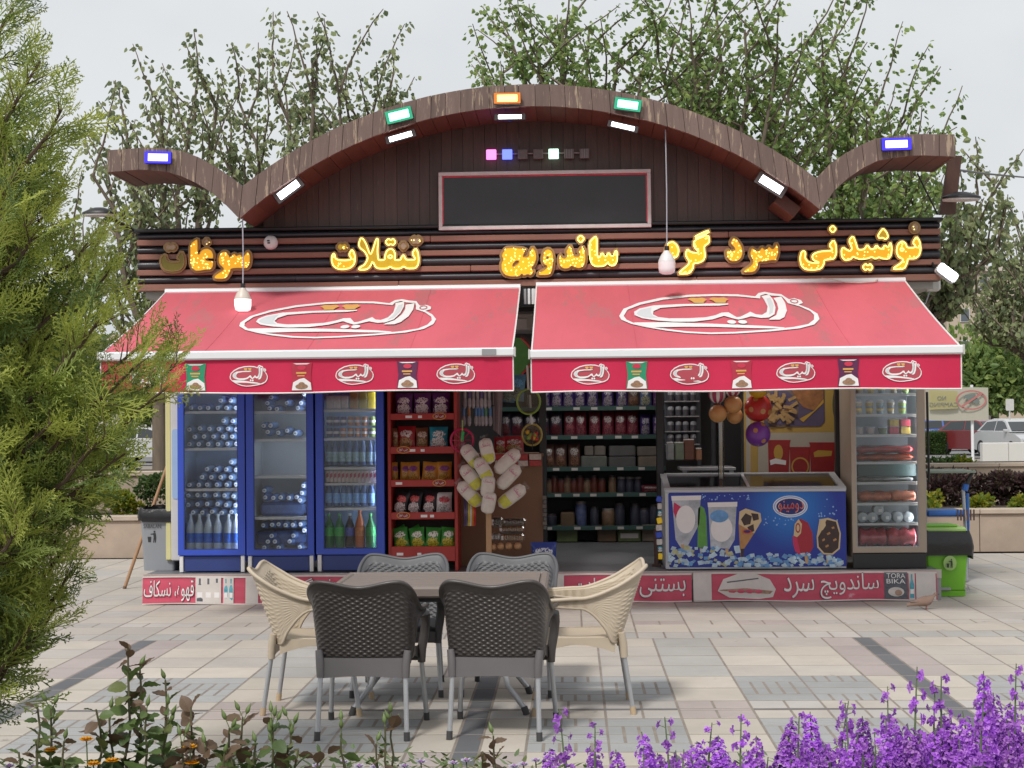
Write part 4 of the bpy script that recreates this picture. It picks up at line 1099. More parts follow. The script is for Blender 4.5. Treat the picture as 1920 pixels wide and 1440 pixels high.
# yellow side panel of an older cooler at the kiosk end
a, b = at(313, 960, .35), at(334, 740, .35)
t = thing('side_cooler', (a.x, .5, FZ), 'pale yellow cooler side beside the first blue fridge, above the grey bin', 'cooler')
MB().bx(a.x, a.x + .055, .3, .95, FZ + .1, 2.2, .01).build('side_panel', M('cooler_yellow', (.60, .56, .28), .5, var=.12, vs=2), t)
MB().bx(a.x + .06, a.x + .15, .26, .95, FZ + .1, 2.2, .01).build('front_edge', m_offw, t)
MB().prism(rrect(a.x + .075, a.x + .14, .95, 1.6, .03), lambda x, z, d: (x, .254 + d, z), .008).build('window', m_linerb, t)

# ---- bottles: lying ones show the cap end
m_cap = M('cap_white', (.62, .68, .72), .4)
m_capd = M('cap_ring', (.22, .30, .42), .5)
m_wat = M('water_body', (.20, .34, .56), .22, var=.2, vs=20, coat=.3)
m_watd = M('water_body_dark', (.12, .22, .46), .25, var=.2, vs=20, coat=.3)
m_pet = M('pet_clear', (.46, .54, .60), .2, var=.15, vs=18, coat=.4)
m_wlab = M('water_label', (.04, .16, .62), .4, var=.3, vs=25)
def lying_bottle(body):
    t = thing('water_bottle', (0, 0, 0), 'x', 'bottle')
    MB().lathe([(.036, -.24), (.038, -.2), (.038, -.06), (.03, -.03), (.016, 0), (.014, .012)], (0, 0, 0), 10, 'Y').build('bottle_body', body, t, smooth=50)
    c = MB().lathe([(.0195, .008), (.0195, .024), (.016, .027)], (0, 0, 0), 10, 'Y').build('cap', m_cap, t, smooth=30)
    MB().lathe([(.009, .027), (.008, .029)], (0, 0, 0), 8, 'Y').build('cap_mark', m_capd, c)
    return t
lb1 = lying_bottle(m_wat); first = True
rows1 = [('topmost', [(632, 167), (694, 167), (450, 212), (505, 212), (555, 212), (615, 212), (667, 212), (726, 212)]),
         ('second', [(649, 291), (707, 293), (440, 345), (505, 338), (563, 341), (620, 341), (677, 340), (728, 345), (473, 390), (530, 388), (588, 388), (646, 388), (703, 388), (440, 435), (498, 435), (556, 435), (615, 435), (673, 433), (728, 433)]),
         ('third', [(697, 545), (548, 588), (603, 590), (666, 590), (726, 593), (518, 637), (575, 638), (632, 638), (695, 638), (440, 685), (498, 685), (549, 684), (609, 684), (668, 685), (726, 683)]),
         ('lowest', [(433, 750), (490, 747), (534, 748), (600, 746), (655, 750), (711, 755), (433, 808), (490, 804), (549, 802), (613, 802), (665, 808), (723, 810), (463, 854), (520, 855), (579, 850), (638, 857), (699, 852)])]
for nm, pts in rows1:
    for (zx, zy) in pts:
        p = at(*C6(zx, zy), .24 + rnd(0, .02))
        place(lb1, first, (p.x, p.y + .03, p.z), (0, rnd(0, 6), 0), label='water bottle lying on the %s level of the first blue fridge' % nm, group='lying water bottles, %s level, first blue fridge' % nm); first = False
lb2 = lying_bottle(m_watd); first = True
rows2 = [('topmost', [(965, 110), (942, 147), (918, 183), (1038, 182), (1125, 182), (1145, 128), (932, 216), (977, 219), (1105, 213)]),
         ('second', [(938, 321), (895, 322), (920, 360), (1040, 352), (985, 365), (1090, 368)]),
         ('lowest', [(893, 934), (948, 930), (988, 927), (1030, 932), (1075, 930), (1122, 927), (1145, 964), (945, 998), (1078, 997), (922, 1033), (965, 1033), (1055, 1032), (900, 1070), (988, 1070), (1118, 1068)]),
         ('fourth', [(905, 762), (955, 765), (1000, 762), (1050, 765), (1098, 760), (1130, 735), (1140, 690), (900, 720), (1120, 780)])]
for nm, pts in rows2:
    for (zx, zy) in pts:
        p = at(*C6(zx, zy), .26)
        o = place(lb2, first, (p.x, p.y + .03, p.z), (0, rnd(0, 6), 0), label='water bottle lying on the %s level of the half-empty fridge' % nm, group='lying water bottles, %s level, second blue fridge' % nm); first = False
def upright(name, prof, body, lab, capm, lz, r, cat='bottle'):
    t = thing(name, (0, 0, 0), 'x', cat)
    MB().lathe(prof, (0, 0, 0), 12).build('bottle_body', body, t, smooth=50)
    MB().lathe([(r + .0012, lz[0]), (r + .0012, lz[1])], (0, 0, 0), 12).build('label_band', lab, t, smooth=50)
    h = prof[-1][1]; MB().lathe([(.0165, h - .004), (.0165, h + .016)], (0, 0, 0), 10).build('cap', capm, t, smooth=40)
    return t
BP = lambda r, h: [(r * .85, 0), (r, .012), (r, h * .62), (r * .75, h * .76), (.014, h * .90), (.013, h)]
sb_ = upright('water_bottle', BP(.043, .31), m_pet, m_wlab, m_pet, (.06, .15), .043)
for i, zx in enumerate((452, 505, 560, 618, 683, 728)):
    p = at(*C6(zx, 1078), .25)
    place(sb_, i == 0, (p.x, .25, p.z), (0, 0, rnd(0, 6)), label='clear water bottle standing at the bottom of the first fridge', group='standing water bottles')
# blue shrink packs in the lower half of the second fridge
for i, zy in enumerate((830, 1010)):
    a, b = at(*C6(880 if i == 0 else 850, zy + 45), .42), at(*C6(1160, zy - 45), .42)
    mb = MB().bx(a.x, b.x, .36, .66, a.z, b.z, .03)
    tag(mb.build('water_pack', M('pack_blue', (.05, .10, .26), .3, var=.4, vs=14)), ('shrink-wrapped pack of water above the lowest shelf of the half-empty fridge', 'shrink-wrapped pack of water at the bottom of the half-empty fridge')[i], 'water pack', 'water packs')

# ---- third fridge: cans, cartons and bottles
C7 = lambda zx, zy: (580 + zx * .25, 720 + zy * .25)
def paint(n, c, r=.35, **k): return M(n, c, r, **k)
m_cart = paint('carton_white', (.55, .50, .48), var=.3, vs=30)
m_amber = paint('juice_amber', (.34, .16, .03), var=.4, vs=14); m_olive = paint('juice_olive', (.28, .22, .03), var=.4, vs=14); m_yel = paint('juice_yellow', (.55, .42, .03), var=.3, vs=14)
def box_item(name, px0, px1, pyb, pyt, Y, dep, mt, label, cat, group=None, conv=C7, bev=.004):
    a, b = at(*conv(px0, pyb), Y), at(*conv(px1, pyt), Y)
    t = MB().bx(a.x, b.x, Y, Y + dep, a.z, b.z, bev).build(name, mt, loc=((a.x + b.x) / 2, Y + dep / 2, a.z))
    return tag(t, label, cat, group)
for i, zx in enumerate((128, 182, 240)):
    box_item('juice_carton', zx, zx + 52, 188, 88, .22, .06, m_cart, 'white juice carton on the top shelf of the soft drinks fridge', 'carton', 'white juice cartons')
for i, (zx, mt, nm) in enumerate(((305, m_amber, 'amber'), (370, m_olive, 'olive'), (435, m_yel, 'yellow'))):
    box_item('juice_carton', zx, zx + 58, 186, 30, .22, .06, mt, '%s juice carton on the top shelf of the soft drinks fridge' % nm, 'carton', 'tall juice cartons')
def can(body):
    t = thing('drink_can', (0, 0, 0), 'x', 'can')
    MB().lathe([(.026, 0), (.031, .008), (.031, .115), (.026, .125)], (0, 0, 0), 12).build('can_body', body, t, smooth=40)
    MB().lathe([(.025, .1255), (.024, .127)], (0, 0, 0), 12).build('can_top', m_steel, t)
    MB().lathe([(.0318, .045), (.0318, .08)], (0, 0, 0), 12).build('label_band', m_print, t, smooth=40)
    return t
cb, co_, cg = can(paint('can_indigo', (.07, .05, .17), var=.3, vs=30)), can(paint('can_orange', (.42, .16, .05), var=.3, vs=30)), can(paint('can_green', (.16, .22, .03), var=.4, vs=30))
fi = {'b': True, 'o': True, 'g': True}
for row, zy in enumerate((397, 312)):
    for i, zx in enumerate((152, 204, 256, 310, 363, 416, 472)):
        kd = 'b' if i < (3 if row else 2) else 'o' if i < 6 else 'g'
        pr = {'b': cb, 'o': co_, 'g': cg}[kd]; p = at(*C7(zx, zy), .24)
        nm = {'b': 'indigo', 'o': 'orange', 'g': 'green and yellow'}[kd]
        place(pr, fi[kd], (p.x, .24, p.z), (0, 0, rnd(0, 6)), (.94, .94, .66), label='%s drink can in the soft drinks fridge' % nm, group='%s drink cans' % nm); fi[kd] = False
m_pdk = paint('bottle_dark_blue', (.06, .12, .26), .2, coat=.3)
m_mixl = paint('label_mixed', (.30, .48, .55), var=.6, vs=40); m_mixb = paint('label_sky', (.22, .45, .80), var=.5, vs=40)
mb_ = upright('soda_bottle', BP(.032, .23), m_pdk, m_mixl, m_cap, (.03, .12), .032); ff = True
mc_ = upright('soda_bottle', BP(.032, .23), m_pdk, m_mixb, m_cap, (.03, .12), .032); fg = True
for i, zx in enumerate((148, 195, 248, 300, 352, 405, 458, 500)):
    p = at(*C7(zx, 605), .24); place(mb_, ff, (p.x, .24, p.z), (0, 0, rnd(0, 6)), label='dark pale-labelled soda bottle on the fridge middle shelf', group='soda bottles, middle shelf'); ff = False
for i, zx in enumerate((148, 205, 262, 300, 358, 410, 465)):
    p = at(*C7(zx, 915), .24); place(mc_, fg, (p.x, .24, p.z), (0, 0, rnd(0, 6)), label='dark blue-labelled soda bottle on the fridge lower shelf', group='soda bottles, lower shelf'); fg = False
m_mk = paint('milk_box', (.62, .52, .52), var=.2, vs=30); m_mkr = paint('milk_stripe', (.36, .03, .08))
for i in range(13):
    zx = 122 + i * 29.6
    t = box_item('milk_carton', zx, zx + 28, 738, 650, .20, .05, m_mk, 'small white and crimson carton in the drinks fridge', 'carton', 'small packed cartons')
    a, b = at(*C7(zx + 4, 705), .197), at(*C7(zx + 22, 665), .197)
    MB().poly([(a.x, a.z), (b.x, a.z + .012), (b.x, b.z), (a.x, b.z - .012)], lambda x, z: (x, .197, z)).build('stripe', m_mkr, t)
BB = lambda r, h: [(r * .85, 0), (r, .012), (r, h * .55), (r * .9, h * .68), (r * .45, h * .86), (.014, h * .92), (.013, h)]
gr_, gl_ = paint('bottle_green', (.02, .20, .06), .2, coat=.4), paint('label_green', (.08, .48, .12), .4, var=.4, vs=30)
for i, (zx, bd, lb, cp, nm, h) in enumerate(((150, gr_, gl_, gl_, 'green', .3), (228, gr_, gl_, gl_, 'green', .3), (305, paint('bottle_cola', (.02, .012, .015), .2, coat=.4), paint('label_cola', (.10, .12, .40), var=.6, vs=40), m_cap, 'dark cola', .3),
                                             (380, paint('bottle_orange', (.55, .13, .03), .25, coat=.3), paint('label_orange', (.62, .22, .08), var=.5, vs=40), paint('cap_orange', (.6, .12, .03)), 'orange', .33), (462, gr_, paint('label_7', (.05, .34, .10), var=.6, vs=40), gl_, 'lime green', .3))):
    t = upright('soda_bottle', BB(.046, h), bd, lb, cp, (.11, .19), .046); p = at(*C7(zx, 1228), .24)
    t.location = (p.x, .24, p.z); t['group'] = 'large soda bottles'
    t['label'] = {0: 'green soda bottle at the bottom of the soft drinks fridge, farthest from the orange one', 1: 'green soda bottle beside the dark cola bottle in the fridge', 2: 'dark cola bottle beside the orange bottle at the fridge bottom', 3: 'big orange soda bottle at the bottom of the soft drinks fridge', 4: 'lime green soda bottle right beside the orange one'}[i]

# ---- snack bag shape
def bag_mesh(mb, w, h, d, seed=0, nu=9, nv=11):
    rr = random.Random(seed); ph = [rr.uniform(0, 6) for _ in range(4)]
    def f(sg):
        def g(u, v):
            x = (u - .5) * w * (1 - .07 * math.sin(math.pi * v) ** .6); z = v * h
            e = (math.sin(math.pi * u) ** .55) * (math.sin(math.pi * min(1, max(0, (v - .05) / .9))) ** .5 if .05 < v < .95 else 0)
            wr = 1 + .16 * math.sin(9 * u + ph[0]) * math.sin(7 * v + ph[1]) + .1 * math.sin(17 * v + ph[2])
            return Vector((x, sg * d / 2 * e * wr, z))
        return g
    mb.grid(nu, nv, f(-1)); mb.grid(nu, nv, lambda u, v: f(1)(1 - u, v))
    return mb
def bag(name, w, h, d, mt, label, cat, loc, rot=(0, 0, 0), group=None, seed=0, word=None, wm=None):
    o = bag_mesh(MB(), w, h, d, seed).build(name, mt, smooth=70); o.location = loc; o.rotation_euler = rot
    if word:
        for (txt, x0, x1, z0, z1) in word:
            q = MB(); letters(q, txt, lambda x, y, l: (x, -d * .5 * 1.22 - .004 - l, y), x0 * w, x1 * w, z0 * h, z1 * h, .03); q.build('printed_word', wm or m_print, o)
    return tag(o, label, cat, group)

# ---- red snack rack
C7b = C7
m_rack = M('rack_red', (.36, .028, .022), .42, var=.08, vs=4)
m_rackb = M('rack_back', (.035, .014, .014), .6, var=.1)
YR = .16
xa, xb = at(727, 900, YR).x, at(858, 900, YR).x
t = thing('snack_rack', ((xa + xb) / 2, YR + .2, FZ), 'tall red metal snack rack of crisp bags beside the blue fridges', 'snack rack')
for x in (xa, xb - .03): MB().bx(x, x + .03, YR, YR + .42, FZ, 2.2, .004).build('side_panel', m_rack, t)
MB().bx(xa + .031, xb - .031, YR + .38, YR + .41, FZ, 2.2).build('back_panel', m_rackb, t)
rack_z = []
for i, (zy0, zy1) in enumerate(((220, 268), (470, 522), (718, 770), (962, 1015), (1218, 1330))):
    z1, z0 = at(*C7(830, zy0), YR - .01).z, at(*C7(830, zy1), YR - .01).z
    MB().bx(xa + .031, xb - .031, YR + .012, YR + .375, z1 - .035, z1 - .025).build('shelf', m_rack, t)
    fp = MB().bx(xa + .028, xb - .028, YR - .012, YR + .004, z0, z1, .003).build('shelf_front', m_rack, t)
    rack_z.append(z1 - .024)
    px = (975, 705, 975, 705, None)[i]
    if px:
        c = at(*C7(px, (zy0 + zy1) / 2 - 2), YR - .02)
        tg = MB().prism(ell(c.x, c.z, .063, .034, 18), lambda x, z, q: (x, YR - .02 + q, z), .006).build('name_tag', M('tag_ochre', (.55, .25, .06), .5), t)
        q = MB(); q.mi = 0; q.poly(ell(c.x, c.z, .054, .026, 18), lambda x, z: (x, YR - .0215, z)); q.mi = 1
        letters(q, 'چی توز', lambda x, y, l: (x, YR - .023 - l, y), c.x - .042, c.x + .042, c.z - .016, c.z + .018, .03); q.build('tag_print', [M('tag_red', (.25, .02, .02), .5), m_print], tg)
    for j, px in enumerate(((745, 830), (770, 850), (672,), (860, 920), (680, 825))[i]):
        c = at(*C7(px, (zy0 + zy1) / 2 + 2), YR - .016); w = .03 if j == 0 else .018
        MB().bx(c.x - w, c.x + w, YR - .018, YR - .0125, c.z - .012, c.z + .012).build('price_tag', m_print, t)
mbg = [bag_mat('bag_purple', (.085, .016, .13), (.72, .68, .72), (.7, .66, .7), 1.0), bag_mat('bag_crimson', (.32, .016, .02), (.66, .6, .6), (.45, .25, .1), 2.0), bag_mat('bag_teal', (.02, .26, .36), (.7, .72, .72), (.72, .72, .7), 3.0),
       bag_mat('bag_gold', (.48, .21, .03), (.16, .03, .22), (.5, .26, .04), 4.0), bag_mat('bag_black', (.016, .014, .017), (.62, .1, .1), (.7, .6, .6), 5.0), bag_mat('bag_green', (.04, .22, .035), (.7, .66, .6), (.58, .5, .05), 6.0),
       bag_mat('bag_brown', (.16, .06, .03), (.6, .5, .4), (.4, .25, .1), 7.0), bag_mat('bag_whitered', (.6, .56, .56), (.5, .03, .05), (.5, .45, .45), 8.0)]
def rackbag(i, zx, w, h, mt, label, group, seed, word=None, lean=0.0, yo=.1, tilt=0.0):
    p = at(*C7(zx, 500), YR + yo)
    bag('crisp_bag', w, h, .075, mt, label, 'crisp bag', (p.x, YR + yo, rack_z[i]), (R(-8), R(tilt), R(lean)), group, seed, word)
W2 = [('POP', -.3, .3, .30, .46), ('CORN', -.3, .3, .12, .28)]
for j, zx in enumerate((712, 850, 990)): rackbag(0, zx, .165, .215, mbg[0], 'purple popcorn bag on the top tier of the red rack', 'purple popcorn bags', j, W2)
rackbag(1, 648, .07, .2, mbg[6], 'narrow brown bag squeezed at the end of the second rack tier', None, 5, lean=35)
rackbag(1, 728, .17, .215, mbg[1], 'crimson crisp bag on the second tier of the red rack', None, 6, lean=-6)
rackbag(1, 848, .12, .2, mbg[6], 'brown crisp bag between the crimson and the teal one', None, 7, lean=10)
rackbag(1, 970, .175, .205, mbg[2], 'teal popcorn bag on the second tier of the red rack', None, 8, W2)
for j, zx in enumerate((640, 712, 780, 895, 1012)): rackbag(2, zx, (.08, .09, .13, .15, .14)[j], .185, mbg[3], 'gold and purple crisp bag on the middle tier of the red rack', 'gold and purple crisp bags', 20 + j, lean=(30, 10, 0, -5, 6)[j], tilt=(0, 4, -3, 5, 0)[j])
for j, zx in enumerate((668, 775, 885)): rackbag(3, zx, .135, .215, mbg[4], 'black crisp bag on the fourth tier of the red rack', 'black crisp bags', 30 + j, lean=-8, tilt=(10, 6, 8)[j])
rackbag(3, 1008, .15, .2, mbg[7], 'white and red crisp bag at the end of the fourth tier', None, 34, lean=8)
for j, zx in enumerate((690, 812, 918, 1030)): rackbag(4, zx, .145, .19, mbg[5], 'green crisp bag on the lowest tier of the rack', 'green crisp bags', 40 + j, tilt=(-8, -6, 3, 5)[j])
for j, (zx, zy) in enumerate(((735, 1045), (845, 1050))): rackbag(4, zx, .13, .21, mbg[5], 'green crisp bag leaning behind the front row on the lowest tier', 'green crisp bags behind', 50 + j, tilt=-28, yo=.2)

# ================================================================== stock inside the kiosk
C8 = lambda zx, zy: (840 + zx * .26382, 720 + zy * .26389)
m_shg = M('shelf_green', (.035, .085, .075), .45, var=.1, vs=3)
m_shk = M('shelf_back', (.025, .026, .03), .6, var=.2, vs=2)
YI = 3.25
x0, x1 = at(938, 900, YI).x, at(1250, 900, YI).x
t = thing('store_shelving', ((x0 + x1) / 2, YI + .3, FZ), 'dark green store shelving along the back of the kiosk', 'shelving')
MB().bx(x0, x1, YI + .42, YI + .45, FZ, 2.5).build('back_panel', m_shk, t)
shz = []
for zy in (-60, 160, 365, 590, 775, 1010):
    z = at(*C8(1100, zy), YI).z
    s_ = MB().bx(x0 + .01, x1 - .01, YI + .012, YI + .415, z - .03, z - .01).build('shelf', m_shg, t)
    MB().bx(x0 + .005, x1 - .005, YI - .006, YI + .011, z - .045, z + .006, .003).build('shelf_edge', m_shg, s_)
    shz.append(z - .008)
    for q in range(5):
        xx = x0 + (x1 - x0) * (.32 + .13 * q + rnd(-.03, .03))
        MB().bx(xx - .035, xx + .035, YI - .0105, YI - .007, z - .036, z - .006).build('price_tag', m_offw, s_)
for x in (x0 + .002, at(1019, 900, YI).x, x1 - .03): MB().bx(x, x + .028, YI + .02, YI + .41, FZ, 2.5).build('upright', m_shk, t)
spu = bag_mat('bag_violet', (.055, .028, .15), (.42, .40, .46), (.35, .3, .36), 11.0)
sma = bag_mat('bag_maroon', (.13, .014, .028), (.36, .3, .3), (.30, .08, .1), 12.0)
sbk = bag_mat('bag_dusk', (.04, .032, .045), (.36, .33, .36), (.13, .02, .03), 13.0)
sto = bag_mat('bag_toffee', (.10, .05, .04), (.34, .3, .28), (.25, .13, .08), 14.0)
def inbag(i, zx, w, h, mt, label, group, seed, tilt=0.0):
    p = at(*C8(zx, 500), YI + .08); bag('snack_bag', w, h, .09, mt, label, 'snack bag', (p.x, YI + .1, shz[i]), (R(-6), R(tilt), 0), group, seed)
for j, zx in enumerate((690, 775, 860, 940, 1030, 1140, 1240)): inbag(1, zx, .135, .26, spu, 'violet snack bag on the top shelf in the kiosk', 'violet snack bags', 60 + j)
for j, (zx, mt, nm) in enumerate(((1325, sto, 'toffee coloured'), (1410, bag_mat('bag_mixblue', (.08, .12, .25), (.5, .5, .45), (.4, .4, .3), 15.), 'blue and cream'), (1505, bag_mat('bag_plum', (.12, .03, .16), (.4, .36, .4), (.35, .3, .3), 16.), 'plum and cream'))):
    inbag(1, zx, .14, .25, mt, '%s snack bag at the end of the top shelf' % nm, None, 70 + j)
for j, zx in enumerate((405, 492, 590, 675, 768)): inbag(2, zx, .15, .28, sbk, 'black and dark red bag behind the net toys', 'black and dark red bags', 75 + j)
for j, zx in enumerate((868, 945, 1045, 1140, 1230, 1315)): inbag(2, zx, .135, .28, sma, 'maroon snack bag on the second shelf in the kiosk', 'maroon snack bags', 82 + j)
for j, zx in enumerate((1405, 1495)): inbag(2, zx, .12, .24, spu, 'violet bag at the end of the second shelf', 'violet bags at the second shelf end', 90 + j)
for j, zx in enumerate((715, 800, 900)): inbag(3, zx, .14, .27, sto, 'knotted clear bag of sweets on the third shelf', 'knotted bags of sweets', 93 + j, rnd(-3, 3))
m_bxs = [M('crate_%d' % i, c, .6, var=.25, vs=6) for i, c in enumerate(((.16, .14, .12), (.09, .085, .09), (.19, .155, .12), (.12, .13, .12), (.13, .085, .05), (.11, .15, .06)))]
def inbox(i, za, zb, h, mi, label, cat='box', lift=0.0, group=None, lid=False):
    a, b = at(*C8(za, 500), YI + .05).x, at(*C8(zb, 500), YI + .05).x
    o = MB().bx(a, b, YI + .05, YI + .35, shz[i] + lift, shz[i] + lift + h, .012).build('goods_box', m_bxs[mi], loc=((a + b) / 2, YI + .2, shz[i] + lift))
    if lid: MB().bx(a + .03, b - .03, YI + .044, YI + .0495, shz[i] + lift + h * .3, shz[i] + lift + h * .7).build('label_panel', m_offw, o)
    return tag(o, label, cat, group)
inbox(3, 945, 1130, .13, 3, 'grey-green box on the third shelf beside the knotted bags'); inbox(3, 970, 1035, .11, 0, 'small beige box stacked on the grey-green box', lift=.132); inbox(3, 1040, 1120, .11, 0, 'second small beige box stacked beside its twin', lift=.132)
inbox(3, 1142, 1335, .12, 1, 'dark box in the middle of the third shelf'); inbox(3, 1145, 1335, .12, 1, 'dark box on top of the other dark box', lift=.122); inbox(3, 1350, 1530, .12, 2, 'brown carton at the end of the third shelf'); inbox(3, 1345, 1530, .11, 0, 'pale carton on top of the brown carton', lift=.122)
def jar(label, i, zx, r, h, mt, lidm, group):
    p = at(*C8(zx, 500), YI + .12); t = thing('jar', (p.x, YI + .14, shz[i]), label, 'jar', group)
    MB().lathe([(r * .9, 0), (r, .01), (r, h * .8), (r * .85, h * .88)], (p.x, YI + .14, shz[i]), 12).build('jar_body', mt, t, smooth=40)
    MB().lathe([(r * .9, h * .881), (r * .9, h)], (p.x, YI + .14, shz[i]), 12).build('lid', lidm, t, smooth=40)
jm = [M('jar_brick', (.13, .035, .025), .35, var=.4, vs=20), M('jar_slate', (.05, .055, .08), .3, var=.3, vs=20), M('jar_blue', (.10, .13, .26), .35, var=.4, vs=20), M('jar_tan', (.2, .13, .08), .35, var=.4, vs=20)]
lm_ = M('lid_dark', (.07, .06, .06), .4); lml = M('lid_pale', (.28, .27, .26), .4)
for j, zx in enumerate((715, 752, 800, 845, 890, 935, 985, 1035, 1090, 1165)): jar('brick-red jar in the row on the fourth shelf', 4, zx, .045, .17 + .03 * (j % 2), jm[0] if j % 3 else jm[3], lm_, 'brick-red jars')
for j, zx in enumerate((1230, 1290, 1350)): jar('dark jar with pale lid at the end of the fourth shelf', 4, zx, .05, .18, jm[1], lml, 'dark jars, fourth shelf')
inbag(4, 1440, .22, .09, sma, 'flat maroon packet at the end of the fourth shelf', None, 130)
for j, zx in enumerate((725, 1035, 1215, 1325, 1390, 1460)): jar('slate coloured tub on the fifth shelf', 5, zx, (.07, .05, .06, .055, .06, .06)[j], (.14, .22, .26, .25, .2, .24)[j], jm[1], lm_, 'slate tubs, fifth shelf')
jar('blue printed tub on the fifth shelf', 5, 940, .065, .28, jm[2], lml, None); jar('cream banded tub on the fifth shelf', 5, 1135, .075, .2, jm[3], lml, None)
inbox(5, 795, 895, .16, 4, 'small brown box on the fifth shelf')
shz.append(FZ + .002)
inbox(6, 765, 915, .19, 5, 'yellow and olive carton on the kiosk floor under the shelves'); inbox(6, 1055, 1190, .18, 4, 'brown carton on the kiosk floor under the shelves'); inbox(6, 1200, 1365, .14, 5, 'green carton with pale label on the kiosk floor', lid=True); inbox(6, 1372, 1480, .19, 2, 'plain brown carton at the end of the floor row')

# ---- jar rack and dark cabinet
C1 = lambda zx, zy: (1220 + zx * .29176, 720 + zy * .29167)
YJ = 2.6
a, b = at(*C1(95, 380), YJ), at(*C1(310, 20), YJ)
t = thing('jar_rack', ((a.x + b.x) / 2, YJ, a.z), 'small grey wall rack holding rows of white-lidded jars', 'rack')
MB().bx(a.x, b.x, YJ + .1, YJ + .12, a.z - .1, b.z + .1).build('back_panel', M('rack_slate', (.07, .075, .09), .6), t)
wj = None
for i, zy in enumerate((108, 205, 302, 385)):
    z = at(*C1(200, zy), YJ).z
    MB().bx(a.x, b.x, YJ - .02, YJ + .099, z - .012, z).build('shelf', m_steel, t)
    for j, zx in enumerate((130, 180, 226, 275)):
        p = at(*C1(zx, zy), YJ)
        if wj is None:
            wj = thing('spice_jar', (0, 0, 0), 'x', 'jar')
            MB().lathe([(.03, 0), (.034, .01), (.034, .062)], (0, 0, 0), 10).build('jar_body', M('spice_dark', (.09, .085, .10), .35, var=.3, vs=20), wj, smooth=40)
            MB().lathe([(.03, .0625), (.034, .07), (.03, .095), (.012, .104)], (0, 0, 0), 10).build('lid', M('spice_lid', (.36, .37, .40), .4), wj, smooth=40)
        place(wj, i == 0 and j == 0, (p.x, YJ + .03, z + .001), label='white-lidded jar on the small wall rack', group='white-lidded jars')
YC = 2.3
a, b = at(*C1(95, 1000), YC), at(*C1(605, 10), YC)
t = thing('dark_cabinet', ((a.x + b.x) / 2, YC + .8, FZ), 'black cabinet with steel machine behind the freezer', 'cabinet')
MB().bx(a.x + .62, b.x, YC + .45, YC + .8, FZ, 2.4).build('body', m_black, t)
for zx in (310, 400, 600):
    x = at(*C1(zx, 300), YC + .44).x; MB().bx(x - .02, x + .02, YC + .43, YC + .449, FZ, 2.4).build('stile', M('cab_grey', (.06, .065, .075), .4), t)
YM = 1.3
c = at(*C1(375, 560), YM)
t = thing('steel_counter', (c.x, YM, FZ), 'low steel counter with small goods behind the freezer', 'counter')
a, b = at(*C1(195, 560), YM), at(*C1(548, 535), YM)
MB().bx(a.x, b.x, YM, YM + .5, b.z - .03, b.z, .004).build('top', m_steel, t)
for x in (a.x + .02, b.x - .06): MB().bx(x, x + .04, YM + .02, YM + .06, FZ, b.z - .03).build('leg', m_steel, t)
MB().bx(a.x + .03, b.x - .03, YM + .1, YM + .48, FZ + .35, FZ + .38).build('shelf', m_steel, t)
for i, (za, zb, h, cc, nm) in enumerate(((105, 150, .17, (.26, .27, .28), 'grey'), (155, 215, .17, (.16, .2, .14), 'green and grey'), (215, 282, .2, (.14, .05, .03), 'red-brown'), (290, 330, .11, (.3, .14, .08), 'orange-topped'))):
    p, q = at(*C1(za, 490), YM + .3), at(*C1(zb, 490), YM + .3)
    o = MB().bx(p.x, q.x, YM + .3, YM + .42, p.z, p.z + h, .01).build('counter_tin', M('tin_%d' % i, cc, .4, var=.3, vs=20), loc=(p.x, YM + .3, p.z)); tag(o, '%s tin on the counter under the jar rack' % nm, 'tin', 'tins under the jar rack')
    MB().bx(p.x + .004, q.x - .004, YM + .304, YM + .416, p.z + h + .0005, p.z + h + .012, .003).build('lid', m_offw, o)

# ---- posters on the inner partition
YP = 1.5
C1p = lambda zx, zy: at(*C1(zx, zy), YP)
a, b = C1p(605, 640), C1p(1285, -60)
t = thing('picture_panel', ((a.x + b.x) / 2, YP, a.z), 'yellow and white picture panel of snacks behind the freezer', 'poster')
MB().bx(a.x, b.x, YP, YP + .03, FZ, b.z).build('board', M('panel_mustard', (.44, .29, .07), .5, var=.06, vs=3), t)
PM = [M('panel_cream', (.42, .38, .31), .5, var=.05), M('poster_plum', (.10, .08, .14), .5, var=.2, vs=5), M('poster_fries', (.40, .25, .10), .5, var=.4, vs=16), M('poster_rim', (.17, .12, .09), .5), M('poster_crust', (.30, .13, .05), .5, var=.5, vs=14),
      M('poster_red', (.30, .016, .018), .45, var=.25, vs=8), M('poster_yel', (.5, .30, .05), .5), M('poster_green', (.09, .10, .05), .5, var=.4, vs=14), m_print]
def flat(name, mi, pts, lift, par):
    q = MB(); q.mi = mi; q.poly([((C1p(*p)).x, (C1p(*p)).z) for p in pts], lambda x, z: (x, YP - lift, z)); return q
m1 = MB()
def addp(mi, pts, lift):
    m1.mi = mi; m1.poly([((C1p(*p)).x, (C1p(*p)).z) for p in pts], lambda x, z: (x, YP - lift, z))
addp(0, [(612, 0), (642, 0), (642, 640), (612, 640)], .003)
addp(0, [(720, 315), (1190, 310), (1225, 340), (1235, 640), (690, 640), (690, 400)], .004)
addp(1, [(720, 0), (1115, 0), (1118, 240), (1090, 272), (730, 276)], .005)
m1.build('print_ground', PM, t); m1 = MB()
addp(3, ell(830, 150, 122, 128, 26), .008); addp(1, ell(830, 150, 108, 114, 26), .010)
